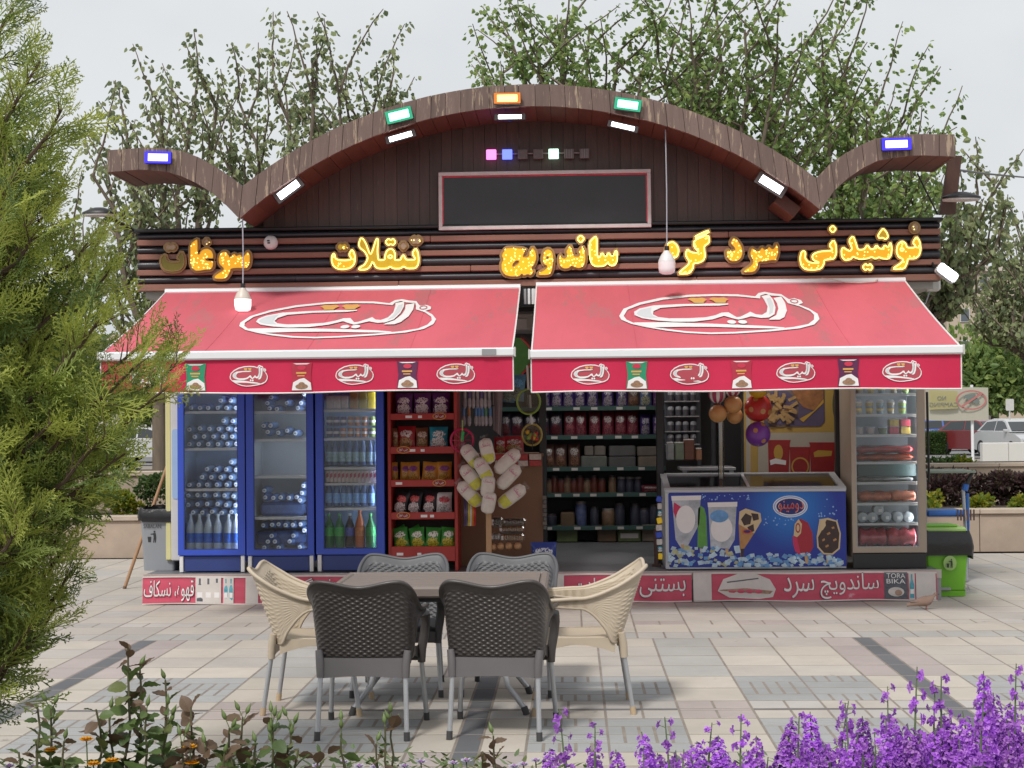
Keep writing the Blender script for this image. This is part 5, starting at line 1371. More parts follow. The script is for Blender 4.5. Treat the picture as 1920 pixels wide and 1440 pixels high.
for i in range(46):
    w = rnd(0, 6.28); rr_ = 96 * math.sqrt(rnd(.02, 1)); cx, cy = 830 + rr_ * math.cos(w), 150 + rr_ * 1.05 * math.sin(w); an = w + rnd(-.5, .5)
    dx, dy = math.cos(an) * 26, math.sin(an) * 26; ex, ey = -math.sin(an) * 10, math.cos(an) * 10
    addp(2, [(cx - dx - ex, cy - dy - ey), (cx + dx - ex, cy + dy - ey), (cx + dx + ex, cy + dy + ey), (cx - dx + ex, cy - dy + ey)], .011 + .0006 * i)
m1.build('printed_plate', PM, t); m1 = MB()
addp(4, [(890, 0), (1110, 0), (1110, 90), (1050, 170), (980, 150), (930, 90)], .008); addp(6, [(1050, 170), (1110, 95), (1112, 120), (980, 245), (955, 225)], .009)
addp(7, ell(1215, 130, 48, 130, 20), .006)
m1.build('printed_pizza', PM, t)
for i, (x0_, x1_, y0_, y1_, mi) in enumerate(((745, 900, 360, 600, 5), (885, 1030, 405, 600, 5), (1015, 1190, 375, 600, 5))):
    m1 = MB(); l0 = .007 + .004 * i
    addp(mi, [(x0_, y0_), (x0_ + 8, y0_ + 18), (x0_ + 14, y1_), (x1_ - 14, y1_), (x1_ - 6, y0_ + 18), (x1_, y0_)], l0)
    if i == 0:
        addp(6, ell(820, 440, 30, 50, 14), l0 + .0015); addp(8, [(765, 490), (800, 478), (870, 492), (868, 520), (800, 512), (770, 522)], l0 + .0025)
    elif i == 1: addp(6, ell(960, 530, 58, 60, 20), l0 + .0015); addp(5, ell(960, 530, 48, 50, 20), l0 + .0025)
    else: addp(6, [(1045, 440), (1075, 425), (1165, 430), (1160, 462), (1050, 470)], l0 + .0015)
    m1.build('printed_pack', PM, t)

# ---- balls in a bag and loose spotted balls
m_ball = {'red': M('ball_red', (.50, .035, .03), .35), 'purple': M('ball_purple', (.20, .05, .36), .35), 'yellow': M('ball_yellow', (.58, .34, .02), .35), 'peach': M('ball_peach', (.58, .30, .11), .4, var=.1, vs=10), 'pink': M('ball_pink', (.42, .04, .12), .35)}
def sphere(mb, c, r, nu=20, nv=12, sz=1.0):
    return mb.grid(nu, nv, lambda u, v: Vector(c) + Vector((r * math.sin(math.pi * v) * math.cos(2 * math.pi * u), r * math.sin(math.pi * v) * math.sin(2 * math.pi * u), r * sz * math.cos(math.pi * v))), wrap=True)
def ball(label, zx, zy, zr, kind, spots=None, stripes=False, Y=.55, group=None):
    c = at(*C1(zx, zy), Y); r = zr * .29176 * (Y + 14) / FPX
    o = sphere(MB(), c, r).build('toy_ball', m_ball[kind], smooth=180, loc=c)
    if stripes:
        for q in range(7):
            s_ = MB().grid(4, 14, lambda u, v: c + (Vector((math.sin(math.pi * v) * math.cos(q * .9 + u * .4), math.sin(math.pi * v) * math.sin(q * .9 + u * .4), math.cos(math.pi * v))) * (r + .0015)))
            ob = s_.build('stripe', m_print, o, smooth=180); 
    for (dx, dz) in (spots or ()):
        n = Vector((dx, -math.sqrt(max(.05, 1 - dx * dx - dz * dz)), dz)).normalized(); a_ = n.orthogonal().normalized(); b_ = n.cross(a_)
        q = MB(); q.poly(ell(0, 0, .2 * r, .2 * r, 12), lambda x, y: c + n * (r + .001) * .985 + a_ * x + b_ * y); q.poly(ell(0, 0, .1 * r, .1 * r, 10), lambda x, y: c + n * (r + .003) + a_ * x + b_ * y); q.build('spot', m_ball['peach'], o)
    return tag(o, label, 'ball', group)
ball('crimson and white striped ball in the hanging cluster', 428, 70, 55, 'pink', stripes=True)
ball('striped ball half hidden behind the awning edge, beside the other striped ball', 525, 30, 55, 'pink', stripes=True)
ball('peach coloured ball at the upper side of the hanging cluster', 530, 132, 58, 'peach', Y=.5)
ball('peach coloured ball at the lower side of the hanging cluster', 432, 190, 58, 'peach', Y=.5)
ball('dull peach ball at the bottom of the hanging cluster', 540, 205, 52, 'peach', Y=.62)
ball('big red ball with pale spots beside the poster', 690, 155, 88, 'red', [(-.25, .65), (.25, -.25), (-.6, -.1), (.75, -.3)], Y=.6)
ball('purple ball with pale spots under the red ball', 690, 322, 80, 'purple', [(-.3, .3), (.35, .75), (.35, -.55)], Y=.55)
ball('yellow ball with an orange patch peeking under the awning', 690, 30, 62, 'yellow', [(.4, .1)], Y=.5)
c = at(*C1(450, 360), .6)
t = thing('glass_vase', c, 'tall clear tube hanging under the ball cluster', 'tube')
MB().lathe([(.03, -.36), (.03, .3)], (c.x, .6, c.z), 10).build('tube_wall', glass_mat('tube_glass', (.8, .82, .8), .12), t, smooth=40)
MB().tube([(c.x, .6, c.z + .3), (c.x, .6, 2.79)], .003, 5).build('string', m_cord, t)
MB().tube([(c.x, .6, c.z - .33), (c.x, .6, c.z + .2)], .007, 6).build('rod', m_gold, t)

# ================================================================== chest freezer
YZ = .12
fa, fb = at(*C1(98, 1190), YZ), at(*C1(1250, 680), YZ)
t = thing('chest_freezer', ((fa.x + fb.x) / 2, YZ + .35, FZ), 'blue printed chest freezer of ice cream with sloping glass lid', 'freezer')
zt = fb.z; D = .62; zk = zt + .115
m_fw = M('freezer_white', (.50, .52, .55), .4, var=.04)
bd = MB(); z0 = fa.z
bd.add([(fa.x, YZ, z0), (fb.x, YZ, z0), (fb.x, YZ, zt), (fa.x, YZ, zt), (fa.x, YZ + D, z0), (fb.x, YZ + D, z0), (fb.x, YZ + D, zk), (fa.x, YZ + D, zk)], [(0, 1, 2, 3), (5, 4, 7, 6), (4, 0, 3, 7), (1, 5, 6, 2), (0, 4, 5, 1)])
bd.add([(fa.x + .02, YZ + .03, z0 + .35), (fb.x - .02, YZ + .03, z0 + .35), (fb.x - .02, YZ + D - .02, z0 + .35), (fa.x + .02, YZ + D - .02, z0 + .35)], [(0, 1, 2, 3)])
bd.build('cabinet', m_fw, t)
MB().bx(fa.x + .04, fb.x - .04, YZ + .05, YZ + D - .05, FZ, z0 - .001).build('base', m_black, t)
lid = MB().prism([(fa.x - .008, 0), (fb.x + .008, 0), (fb.x + .008, 1), (fa.x - .008, 1)], lambda x, v, q: Vector((x, YZ - .012 + v * (D + .02), zt + .004 + (zk - zt) * v + .022 - q)), .022, [[(fa.x + .05, .08), (fb.x - .05, .08), (fb.x - .05, .93), (fa.x + .05, .93)]]).build('lid_frame', M('lid_grey', (.40, .42, .44), .35), t)
xm = (fa.x + fb.x) / 2 - .05
gg = glass_mat('lid_glass', (.55, .58, .62), .16)
for (p, q, l) in ((fa.x + .04, xm + .02, .012), (xm - .02, fb.x - .04, .018)):
    MB().add([(p, YZ + .03, zt + l), (q, YZ + .03, zt + l), (q, YZ + D - .04, zk + l - .01), (p, YZ + D - .04, zk + l - .01)], [(0, 1, 2, 3)]).build('sliding_glass', gg, lid)
MB().bx(xm - .012, xm + .012, YZ + .03, YZ + D - .04, zt + .021, zt + .03, rot=Matrix.Rotation(math.atan2(zk - zt, D), 3, 'X'), piv=(xm, YZ + .03, zt + .02)).build('glass_rail', m_fw, lid)
MB().bx(fa.x - .006, fb.x + .006, YZ - .02, YZ - .001, zt - .012, zt + .014, .004).build('front_trim', m_fw, t)
# printed front
def FP(zx, zy): p = at(*C1(zx, zy), YZ - .002); return (p.x, p.z)
m_print_sea = bpy.data.materials.new('freezer_print'); m_print_sea.use_nodes = True
n, l = m_print_sea.node_tree.nodes, m_print_sea.node_tree.links
b = n['Principled BSDF']; b.inputs['Roughness'].default_value = .35
g = n.new('ShaderNodeNewGeometry'); cc = FP(900, 790)
sp = n.new('ShaderNodeVectorMath'); sp.operation = 'DISTANCE'; sp.inputs[1].default_value = (cc[0], YZ, cc[1]); l.new(g.outputs['Position'], sp.inputs[0])
r_ = n.new('ShaderNodeValToRGB'); r_.color_ramp.elements[0].color = (.015, .23, .70, 1); r_.color_ramp.elements[1].color = (.010, .030, .30, 1); r_.color_ramp.elements[1].position = .42
l.new(sp.outputs['Value'], r_.inputs['Fac']); l.new(r_.outputs[0], b.inputs['Base Color'])
fp = MB().poly(rrect(FP(105, 0)[0], FP(1243, 0)[0], FP(0, 1180)[1], FP(0, 700)[1], .015), lambda x, z: (x, YZ - .003, z)).build('printed_front', m_print_sea, t)
ZM = [M('ice_pale', (.45, .60, .72), .4, var=.45, vs=12), M('ice_blue', (.13, .32, .62), .4, var=.4, vs=14), m_print, M('logo_navy', (.012, .018, .16), .4), M('logo_red', (.62, .05, .02), .4),
      M('cone_tan', (.44, .22, .08), .5, var=.2, vs=30), M('choc', (.045, .022, .02), .45, var=.4, vs=22), M('pop_red', (.36, .012, .03), .4), M('stick_wood', (.55, .36, .18), .6), M('swirl_cream', (.62, .48, .28), .5), M('pop_green', (.10, .30, .05), .4, var=.2, vs=20),
      M('wrapper_silver', (.42, .45, .50), .3, var=.45, vs=12), M('bubble', (.25, .42, .75), .3), M('pop_pink', (.55, .02, .10), .4), M('ice_yellow', (.45, .46, .26), .4, var=.4, vs=14)]
def zp(name, items):
    q = MB()
    for i, (mi, pts) in enumerate(items):
        q.mi = mi; q.poly([FP(*p) for p in pts], lambda x, z, i=i: (x, YZ - .005 - .0012 * i, z))
    return q.build(name, ZM, fp)
ice = []
rz = random.Random(3)
for i in range(190):
    zx = 105 + rz.uniform(0, 1130); top = 1095 if zx > 560 else 1050; zy = rz.uniform(top, 1172); s_ = rz.uniform(12, 26); a0 = rz.uniform(0, 3)
    pts = [(min(1240, max(107, zx + s_ * math.cos(a0 + j * math.pi / 2))), min(1178, zy + s_ * .8 * math.sin(a0 + j * math.pi / 2))) for j in range(4)]
    ice.append((0 if rz.random() < .55 else (14 if zx < 560 and rz.random() < .5 else 1), pts))
q = MB()
for i, (mi, pts) in enumerate(ice): q.mi = mi; q.poly([FP(*p) for p in pts], lambda x, z, i=i: (x, YZ - .0042 - .00008 * i, z))
tag(q.build('printed_ice', ZM, fp), kind='stuff')
zp('printed_wrapper', [(11, [(135, 725), (322, 720), (312, 900), (215, 1085), (160, 1000)]), (2, [(132, 720), (325, 716), (322, 745), (135, 750)]), (13, [(150, 760), (210, 800), (170, 880), (145, 820)]), (2, ell(225, 870, 62, 90, 20)), (8, [(195, 1030), (215, 1030), (212, 1085), (197, 1085)])])
zp('printed_lolly', [(10, [(300, 1050), (305, 800), (322, 782), (345, 800), (358, 850), (365, 1055)]), (8, [(315, 1055), (328, 1055), (326, 1095), (317, 1095)])])
zp('printed_wrapper', [(11, [(368, 765), (553, 760), (540, 1000), (505, 1060), (385, 1050)]), (2, [(365, 762), (557, 757), (555, 788), (368, 792)]), (2, ell(455, 930, 70, 85, 20)), (1, ell(440, 850, 60, 40, 14)), (8, [(478, 1060), (500, 1060), (497, 1105), (482, 1105)])])
zp('printed_cone', [(5, [(565, 900), (665, 960), (600, 1060), (590, 1110), (578, 1110), (572, 1040)]), (9, [(565, 900), (570, 820), (610, 800), (660, 815), (705, 830), (712, 880), (665, 960)]), (6, [(580, 870), (610, 830), (650, 850), (640, 900), (600, 910)]), (6, [(645, 830), (690, 835), (695, 870), (660, 880)]), (6, [(620, 920), (660, 900), (665, 945), (640, 955)]), (6, [(578, 1060), (600, 1058), (592, 1112), (580, 1112)]), (4, ell(620, 948, 28, 14, 12)), (3, ell(620, 948, 22, 9, 12))])
zp('printed_bar', [(7, [(915, 1000), (935, 880), (965, 866), (1010, 890), (1040, 960), (1045, 1050), (1020, 1090), (965, 1105), (930, 1080)]), (13, [(912, 975), (940, 990), (965, 1100), (930, 1078), (915, 1030)]), (9, [(918, 975), (925, 900), (950, 868), (972, 900), (965, 960), (940, 985)]), (7, ell(946, 925, 16, 32, 14)), (9, ell(946, 925, 10, 22, 14)), (8, [(988, 1105), (1012, 1100), (1012, 1150), (994, 1155)])])
zp('printed_bar', [(9, [(1066, 980), (1085, 870), (1140, 860), (1200, 880), (1222, 960), (1215, 1060), (1170, 1098), (1110, 1095), (1070, 1050)]), (6, [(1075, 985), (1100, 940), (1130, 872), (1190, 885), (1212, 960), (1205, 1055), (1165, 1088), (1115, 1085), (1080, 1045)]), (9, [(1088, 940), (1092, 880), (1120, 872), (1125, 910), (1105, 940)]), (5, [(1130, 960), (1150, 950), (1155, 962), (1135, 972)]), (5, [(1170, 1000), (1190, 990), (1195, 1002), (1175, 1012)]), (5, [(1120, 1040), (1140, 1030), (1145, 1042), (1125, 1052)]), (5, [(1160, 920), (1178, 915), (1180, 928), (1164, 932)]), (5, [(1100, 1000), (1115, 990), (1120, 1002), (1104, 1012)]), (8, [(1125, 1098), (1150, 1098), (1148, 1150), (1128, 1150)])])
lgp = zp('printed_emblem', [(2, ell(897, 787, 112, 70, 30)), (12, ell(897, 787, 106, 65, 30)), (2, ell(897, 787, 98, 58, 30)), (3, ell(897, 787, 90, 51, 30))])
q = MB(); a, b = FP(822, 825), FP(978, 752)
letters(q, 'دومینو', lambda x, y, l: (x, YZ - .0105 - l, y), a[0] - .004, b[0] + .004, a[1] - .003, b[1] + .003, .055); q.build('emblem_outline', m_print, fp)
q = MB(); letters(q, 'دومینو', lambda x, y, l: (x, YZ - .0135 - l, y), a[0], b[0], a[1], b[1], .012); q.build('emblem_word', ZM[4], fp)
q = MB(); q.mi = 12; rz = random.Random(5)
for i in range(60):
    zx, zy = (rz.uniform(330, 640), rz.uniform(710, 745)) if i < 25 else (rz.uniform(720, 920), rz.uniform(850, 905)) if i < 45 else (rz.uniform(1040, 1200), rz.uniform(740, 880))
    s_ = rz.uniform(2, 7); q.poly([FP(*p) for p in ell(zx, zy, s_, s_, 6)], lambda x, z: (x, YZ - .0045, z))
tag(q.build('printed_bubbles', ZM, fp), kind='stuff')
# colourful sweets strip hanging on the freezer end
p0 = at(1241, 930, .14)
t = thing('sweet_strip', (p0.x, .14, FZ + .1), 'hanging strip of little sweet packets at the freezer end by the doorway', 'sweet strip')
for i in range(9):
    z = p0.z - i * .065
    MB().bx(p0.x - .05 + .01 * math.sin(i), p0.x + .0, .13, .15, z - .055, z, .006, rot=Matrix.Rotation(R(rnd(-14, 14)), 3, 'Y')).build('packet', [m_blue, m_offw, mbg[2], m_sface2, m_cart][i % 5], t)

# ================================================================== tan fridge contents
C2 = lambda zx, zy: (1560 + zx * .31944, 700 + zy * .31944)
def cup(body, nm):
    t = thing('dessert_cup', (0, 0, 0), 'x', 'cup')
    MB().lathe([(.028, 0), (.036, .10)], (0, 0, 0), 12).build('cup_wall', body, t, smooth=40)
    MB().lathe([(.037, .1005), (.038, .108), (.026, .125), (.02, .128)], (0, 0, 0), 12).build('lid', m_white, t, smooth=40)
    for j in range(3): MB().lathe([(.0315 + j * .001, .03 + .024 * j), (.0335 + j * .001, .042 + .024 * j)], (0, 0, 0), 12).build('printed_band', m_capd if j % 2 else m_sface2, t, smooth=40)
    return t
cupc = [((.5, .45, .38), 'cream'), ((.48, .40, .16), 'yellow'), ((.22, .36, .46), 'sky blue'), ((.36, .34, .32), 'grey'), ((.22, .42, .12), 'green')]
for i, (zx, zy) in enumerate(((155, 237), (220, 237), (282, 237), (345, 237), (412, 237), (162, 118), (228, 118), (292, 118), (362, 118), (430, 118))):
    c_, nm = cupc[i % 5]; c_ = M('cup_%s' % nm, c_, .4, var=.3, vs=30)
    t = cup(c_, nm); p = at(*C2(zx, zy), .26); t.location = (p.x, .26, p.z); t['group'] = 'printed dessert cups'
    t['label'] = '%s printed dessert cup on the %s shelf of the tan fridge' % (nm, 'second' if i < 5 else 'top')
for i, zx in enumerate((162, 228, 298)):
    t = thing('salad_tub', (0, 0, 0), 'clear salad tub on the third shelf of the tan fridge' if i < 2 else 'dark salad tub beside the pasta boxes in the tan fridge', 'tub', 'small salad tubs'); p = at(*C2(zx, 356), .24); t.location = (p.x, .25, p.z)
    MB().lathe([(.03, 0), (.042, .055)], (0, 0, 0), 12).build('tub_body', [m_cart, m_cart, m_bxs[5]][i], t, smooth=40); MB().lathe([(.044, .0555), (.044, .066)], (0, 0, 0), 12).build('lid', m_pet, t, smooth=40)
for i, (zx, zy) in enumerate(((338, 356), (405, 356), (338, 311), (405, 311))):
    o = box_item('sauce_box', zx, zx + 55, zy, zy - 42, .23, .1, [M('box_crimson', (.42, .05, .08), .45, var=.5, vs=25), M('box_mustard', (.5, .36, .08), .45, var=.5, vs=25)][(i + i // 2) % 2], ['crimson sauce box under the stack', 'mustard sauce box under the stack', 'mustard sauce box on the stack', 'crimson sauce box on the stack'][i] + ' in the tan fridge', 'box', 'sauce boxes', conv=C2)
def pillow_pack(label, za, zb, ztop, zbot, c, seed, cat='meat pack', n=3, name='meat_pack'):
    a, b = at(*C2(za, zbot), .2), at(*C2(zb, ztop), .2); mt = M(name + '_%d' % seed, c, .22, var=.45, vs=18, bump=.5, bs=35, coat=.5); rr = random.Random(seed)
    ph = [rr.uniform(0, 6) for _ in range(4)]
    def f(u, v):
        th = 2 * math.pi * u; e = .85 + .12 * math.sin(5 * th + ph[0]) * math.sin(9 * v + ph[1]) + .1 * math.sin(17 * v + ph[2] + 2 * u)
        x = a.x + (b.x - a.x) * v; r_ = (b.z - a.z) / 2; env = min(1, math.sin(math.pi * min(max(v, .004), .996)) * 4) ** .5
        return Vector((x, .30 + .11 * math.cos(th) * env, a.z + r_ + r_ * math.sin(th) * e * env))
    o = MB().grid(16, 40, f, wrap=True).build(name, mt, smooth=80, loc=((a.x + b.x) / 2, .30, a.z)); return tag(o, label, cat, 'packed meats in the tan fridge')
pillow_pack('wrapped dark red sausage pack on the fourth shelf of the tan fridge, upper one', 142, 490, 418, 475, (.36, .022, .025), 1)
pillow_pack('wrapped orange-red sausage pack under the dark red one in the tan fridge', 142, 490, 468, 520, (.42, .075, .025), 2)
pillow_pack('wrapped salmon coloured sausages in the middle of the tan fridge', 150, 360, 688, 758, (.55, .17, .10), 3); pillow_pack('wrapped salmon coloured sausages beside the like pack', 345, 500, 684, 758, (.55, .19, .11), 4)
pillow_pack('wrapped pink sausages at the bottom of the tan fridge', 155, 330, 905, 1025, (.42, .06, .09), 5); pillow_pack('wrapped pink sausages at the bottom of the tan fridge beside its edge', 320, 505, 905, 1025, (.44, .07, .09), 6)
pillow_pack('clear bag of pale rolls on the fifth shelf of the tan fridge', 150, 490, 606, 640, (.32, .33, .33), 7, 'pack', name='roll_pack')
o = box_item('grey_tray', 150, 495, 606, 532, .3, .2, M('tray_teal', (.05, .09, .09), .4), 'dark teal tray on the fifth shelf of the tan fridge', 'tray', conv=C2)
for i, (zx, zy) in enumerate(((180, 845), (237, 845), (318, 842), (385, 843), (448, 845), (275, 800))):
    c = at(*C2(zx, zy), .25); r = .051
    t = thing('clear_tub', (c.x, .25, c.z - r), ['clear round tub nearest the door edge', 'clear round tub second along', 'clear round tub in the middle', 'clear round tub fourth along', 'clear round tub last along', 'clear round tub on top of the row'][i] + ' on the sixth shelf of the tan fridge', 'tub', 'clear round tubs')
    MB().lathe([(r * .95, -.1), (r, 0), (r * .9, .012), (r * .5, .016)], c, 16, 'Y').build('tub_body', M('tub_clear', (.36, .40, .43), .2, coat=.4), t, smooth=40); MB().bx(c.x - .006, c.x + .022, c.y - .019, c.y - .0165, c.z - .022, c.z + .006).build('sticker', m_white, t)

# ================================================================== goods hanging and standing in the doorway
YD = .35
m_brd = M('brown_board', (.22, .115, .062), .65, var=.08, vs=2)
a, b = at(*C8(330, 1180), .62), at(*C8(670, 515), .62)
t = thing('counter_board', ((a.x + b.x) / 2, .64, FZ), 'plain brown counter panel behind the white snack packets', 'counter')
MB().bx(a.x - .35, b.x, .62, .65, FZ, b.z, .004).build('front_panel', m_brd, t)
MB().bx(a.x - .35, b.x + .01, .60, 1.1, b.z + .001, b.z + .03, .004).build('top', m_brd, t)
MB().bx(b.x - .012, b.x + .006, .651, 1.08, FZ, b.z).build('end_panel', m_shk, t)
zt_ = b.z + .031
rb = [bag_mat('bag_scarlet', (.34, .02, .03), (.55, .5, .48), (.45, .3, .12), 21.), M('choc_box_red', (.36, .03, .03), .4, var=.5, vs=22), M('choc_box_cream', (.5, .42, .38), .45, var=.4, vs=22)]
for i, (za, zb) in enumerate(((335, 410), (415, 497), (500, 570), (578, 662))):
    for j in range(2):
        p, q = at(*C8(za, 500), .58), at(*C8(zb, 500), .58)
        o = MB().bx(p.x, q.x, .5, .62, zt_ - .002 - .115 + j * .058, zt_ - .002 - .115 + j * .058 + .054, .003).build('chocolate_box', rb[1] if (i + j) % 2 else rb[2], loc=(p.x, .56, zt_ - .117 + j * .058))
        tag(o, ['red and cream chocolate box at the counter edge, farthest from the doorway', 'red and cream chocolate box second along the counter edge', 'red and cream chocolate box beside the net handle', 'red and cream chocolate box nearest the doorway'][i] + (', lower one' if j == 0 else ', upper one'), 'box', 'chocolate boxes')
for i, (zx, w, h) in enumerate(((370, .12, .15), (465, .2, .16))):
    p = at(*C8(zx, 430), .62); bag('noodle_bag', w, h, .06, rb[0], ('narrow scarlet packet behind the top of the white packets', 'scarlet noodle packet on the counter beside the coloured net')[i], 'packet', (p.x, .68, zt_ + .005), (0, 0, 0), None, 140 + i)
# hanging cards of brushes and pens
m_pk = [M('pen_%d' % i, c, .4, var=.3, vs=30) for i, c in enumerate(((.40, .40, .42), (.10, .25, .50), (.14, .10, .28), (.44, .22, .09), (.32, .30, .33), (.10, .30, .18)))]
for r, (zy, zs) in enumerate(((40, (120, 152, 180, 210, 238, 264, 292)), (165, (112, 150, 200, 222, 245, 270, 300)))):
    p0, p1 = at(*C8(100, zy - 10), YD), at(*C8(330, zy - 10), YD)
    t = thing('hanging_rail', p0, ('thin rail of hanging spoons close under the awning', 'thin lower rail of hanging spoons beside the red rack')[r], 'rail', 'hanging rails')
    MB().tube([p0, p1], .006, 6).build('rod', m_black, t)
    MB().tube([p0, (p0.x, YD, 2.79)], .003, 5).build('wire', m_black, t); MB().tube([p1, (p1.x, YD, 2.79)], .003, 5).build('wire', m_black, t)
    for j, zx in enumerate(zs):
        p = at(*C8(zx, zy), YD - .01)
        t = thing('hanging_spoon', p, ('small toy spoon packet hanging on the upper rail', 'small toy spoon packet hanging on the lower rail')[r], 'toy', ('toys on the upper rail', 'toys on the lower rail')[r])
        MB().lathe([(.008, .0), (.014, -.03), (.012, -.08)], p, 8).build('handle', m_pk[(j * 2 + r) % 6 if not (r == 1 and 1 < j < 5) else 1], t, smooth=50)
        MB().lathe([(.0115, -.0805), (.019, -.11), (.019, -.15), (.008, -.175)], p, 8).build('bowl', m_pk[0 if j % 3 else 4], t, smooth=50)
c = at(*C8(350, 60), YD + .1)
t = thing('hanging_cloth', (c.x, YD + .1, c.z - .3), 'grey-mauve cloth strip hanging beside the net toys', 'cloth')
MB().grid(6, 12, lambda u, v: (c.x - .04 + .10 * u - .03 * v * u, YD + .1 + .012 * math.sin(9 * u), c.z + .2 - .55 * v - .06 * u)).build('cloth_sheet', M('cloth_mauve', (.26, .21, .22), .8, var=.1, vs=8), t, smooth=60)
for i, (zx, zy, w, h, cc, nm) in enumerate(((420, 60, .14, .24, (.06, .14, .20), 'dark teal'), (480, 50, .16, .26, (.09, .25, .40), 'blue'))):
    p = at(*C8(zx, zy + 70), YD + .3); bag('toy_packet', w, h, .04, bag_mat('toy_%d' % i, cc, tuple(x * 1.8 for x in cc), (.2, .25, .2), 31. + i), '%s toy packet hanging beside the green net' % nm, 'packet', (p.x, YD + .3, p.z), (0, R(6), 0), None, 150 + i)
# landing nets
m_hoop = M('hoop_green', (.22, .32, .05), .4); m_mesh = glass_mat('net_mesh', (.62, .62, .55), .02); m_hoop2 = M('hoop_yellow', (.34, .27, .06), .4)
m_netm = M('net_grey', (.16, .16, .12), .7, alpha=.55)
def net(label, zx, zy, zr, hoopm, toph, Y, fill=None, down=False):
    c = at(*C8(zx, zy), Y); r = zr * .26382 * (Y + 14) / FPX
    t = thing('landing_net', c, label, 'net', 'toy landing nets')
    MB().tube([(c.x + r * math.cos(w * .2618), Y, c.z + r * 1.08 * math.sin(w * .2618)) for w in range(24)], .011, 6, closed=True).build('hoop', hoopm, t, smooth=60)
    MB().grid(24, 8, lambda u, v: (c.x + r * .97 * v * math.cos(6.2832 * u), Y + .06 * (1 - v * v), c.z + r * 1.05 * v * math.sin(6.2832 * u)), wrap=True).build('net_bag', m_netm, t, smooth=90)
    for dx, s_ in ((0, 1), (-.004, -1)):
        MB().tube([(c.x, Y - .005, c.z + r * 1.05), (c.x - .01, Y - .005, c.z + r * 1.05 + toph)], .011, 6).build('handle', m_offw if s_ > 0 else m_cord, t) if s_ > 0 else MB().tube([(c.x, Y - .012, c.z + r), (c.x + .003, Y - .012, c.z - r * (1.5 if down else .95))], .004, 5).build('stem', m_black, t)
    if fill:
        for i in range(10):
            w = rnd(0, 6.28); q = r * .7 * math.sqrt(rnd(0, 1))
            sphere(MB(), (c.x + q * math.cos(w), Y + .02, c.z + q * math.sin(w) * .8 - .01), .022, 8, 6).build('toy_bead', fill[i % len(fill)], t, smooth=180)
    return t
net('green-rimmed net hanging in the gap of the awnings', 573, 125, 82, m_hoop, .22, .15)
net('small yellow-rimmed net of coloured toys above the counter edge', 597, 360, 70, m_hoop2, .1, .25, [m_ball['red'], m_hoop, m_ball['yellow'], m_hoop, m_ball['red']], down=True)
# things in the gap between the awnings
c = at(965, 668, .2)
t = thing('watermelon_toy', c, 'green and red watermelon slice toy hanging between the awnings', 'toy')
pts = [(c.x + .02 + .09 * math.cos(w), c.z + .17 * math.sin(w)) for w in [R(110 + 14 * i) for i in range(11)]]
MB().prism([(c.x - .02, c.z + .17)] + [(c.x + .05 + (.10 * math.sin(R(i * 18))), c.z + .17 - .034 * i) for i in range(11)] + [(c.x - .03, c.z - .17)], lambda x, z, q: (x, .2 + q, z), .03).build('slice', M('melon_green', (.06, .24, .05), .4, var=.2, vs=20), t)
MB().tube([(c.x + .06 + .11 * math.sin(R(i * 18)), .2, c.z + .17 - .034 * i) for i in range(11)], .010, 6).build('rind', M('melon_red', (.45, .04, .04), .4), t)
MB().tube([(c.x, .215, c.z + .17), (c.x, .215, 2.79)], .003, 5).build('string', m_cord, t)
c = at(985, 610, 1.0)
t = thing('ceiling_unit', c, 'grey ceiling unit seen through the gap of the awnings', 'ventilation unit')
MB().bx(c.x - .35, c.x + .35, .9, 1.6, c.z - .05, c.z + .12, .02).build('case', m_kceil, t); MB().bx(c.x - .12, c.x + .02, .885, .899, c.z - .04, c.z + .06, .01).build('panel', m_offw, t)
MB().bx(c.x - .3, c.x + .3, .89, .9, c.z + .125, c.z + .17).build('slot', m_black, t)
c = at(988, 700, .3)
t = thing('wooden_sword', (c.x, .3, c.z - .2), 'dark wooden toy sword hanging between the awnings', 'toy')
MB().add([(c.x - .04, .29, c.z + .36), (c.x + .03, .29, c.z + .30), (c.x + .045, .29, c.z - .2), (c.x + .005, .29, c.z - .2), (c.x - .04, .31, c.z + .36), (c.x + .03, .31, c.z + .30), (c.x + .045, .31, c.z - .2), (c.x + .005, .31, c.z - .2)], [(0, 3, 2, 1), (4, 5, 6, 7), (0, 1, 5, 4), (1, 2, 6, 5), (2, 3, 7, 6), (3, 0, 4, 7)]).build('blade', M('toy_brown', (.10, .065, .05), .5, var=.2, vs=8), t)
MB().tube([(c.x + .02, .3, c.z - .2), (c.x + .025, .3, c.z - .32)], .016, 8).build('grip', m_offw, t)
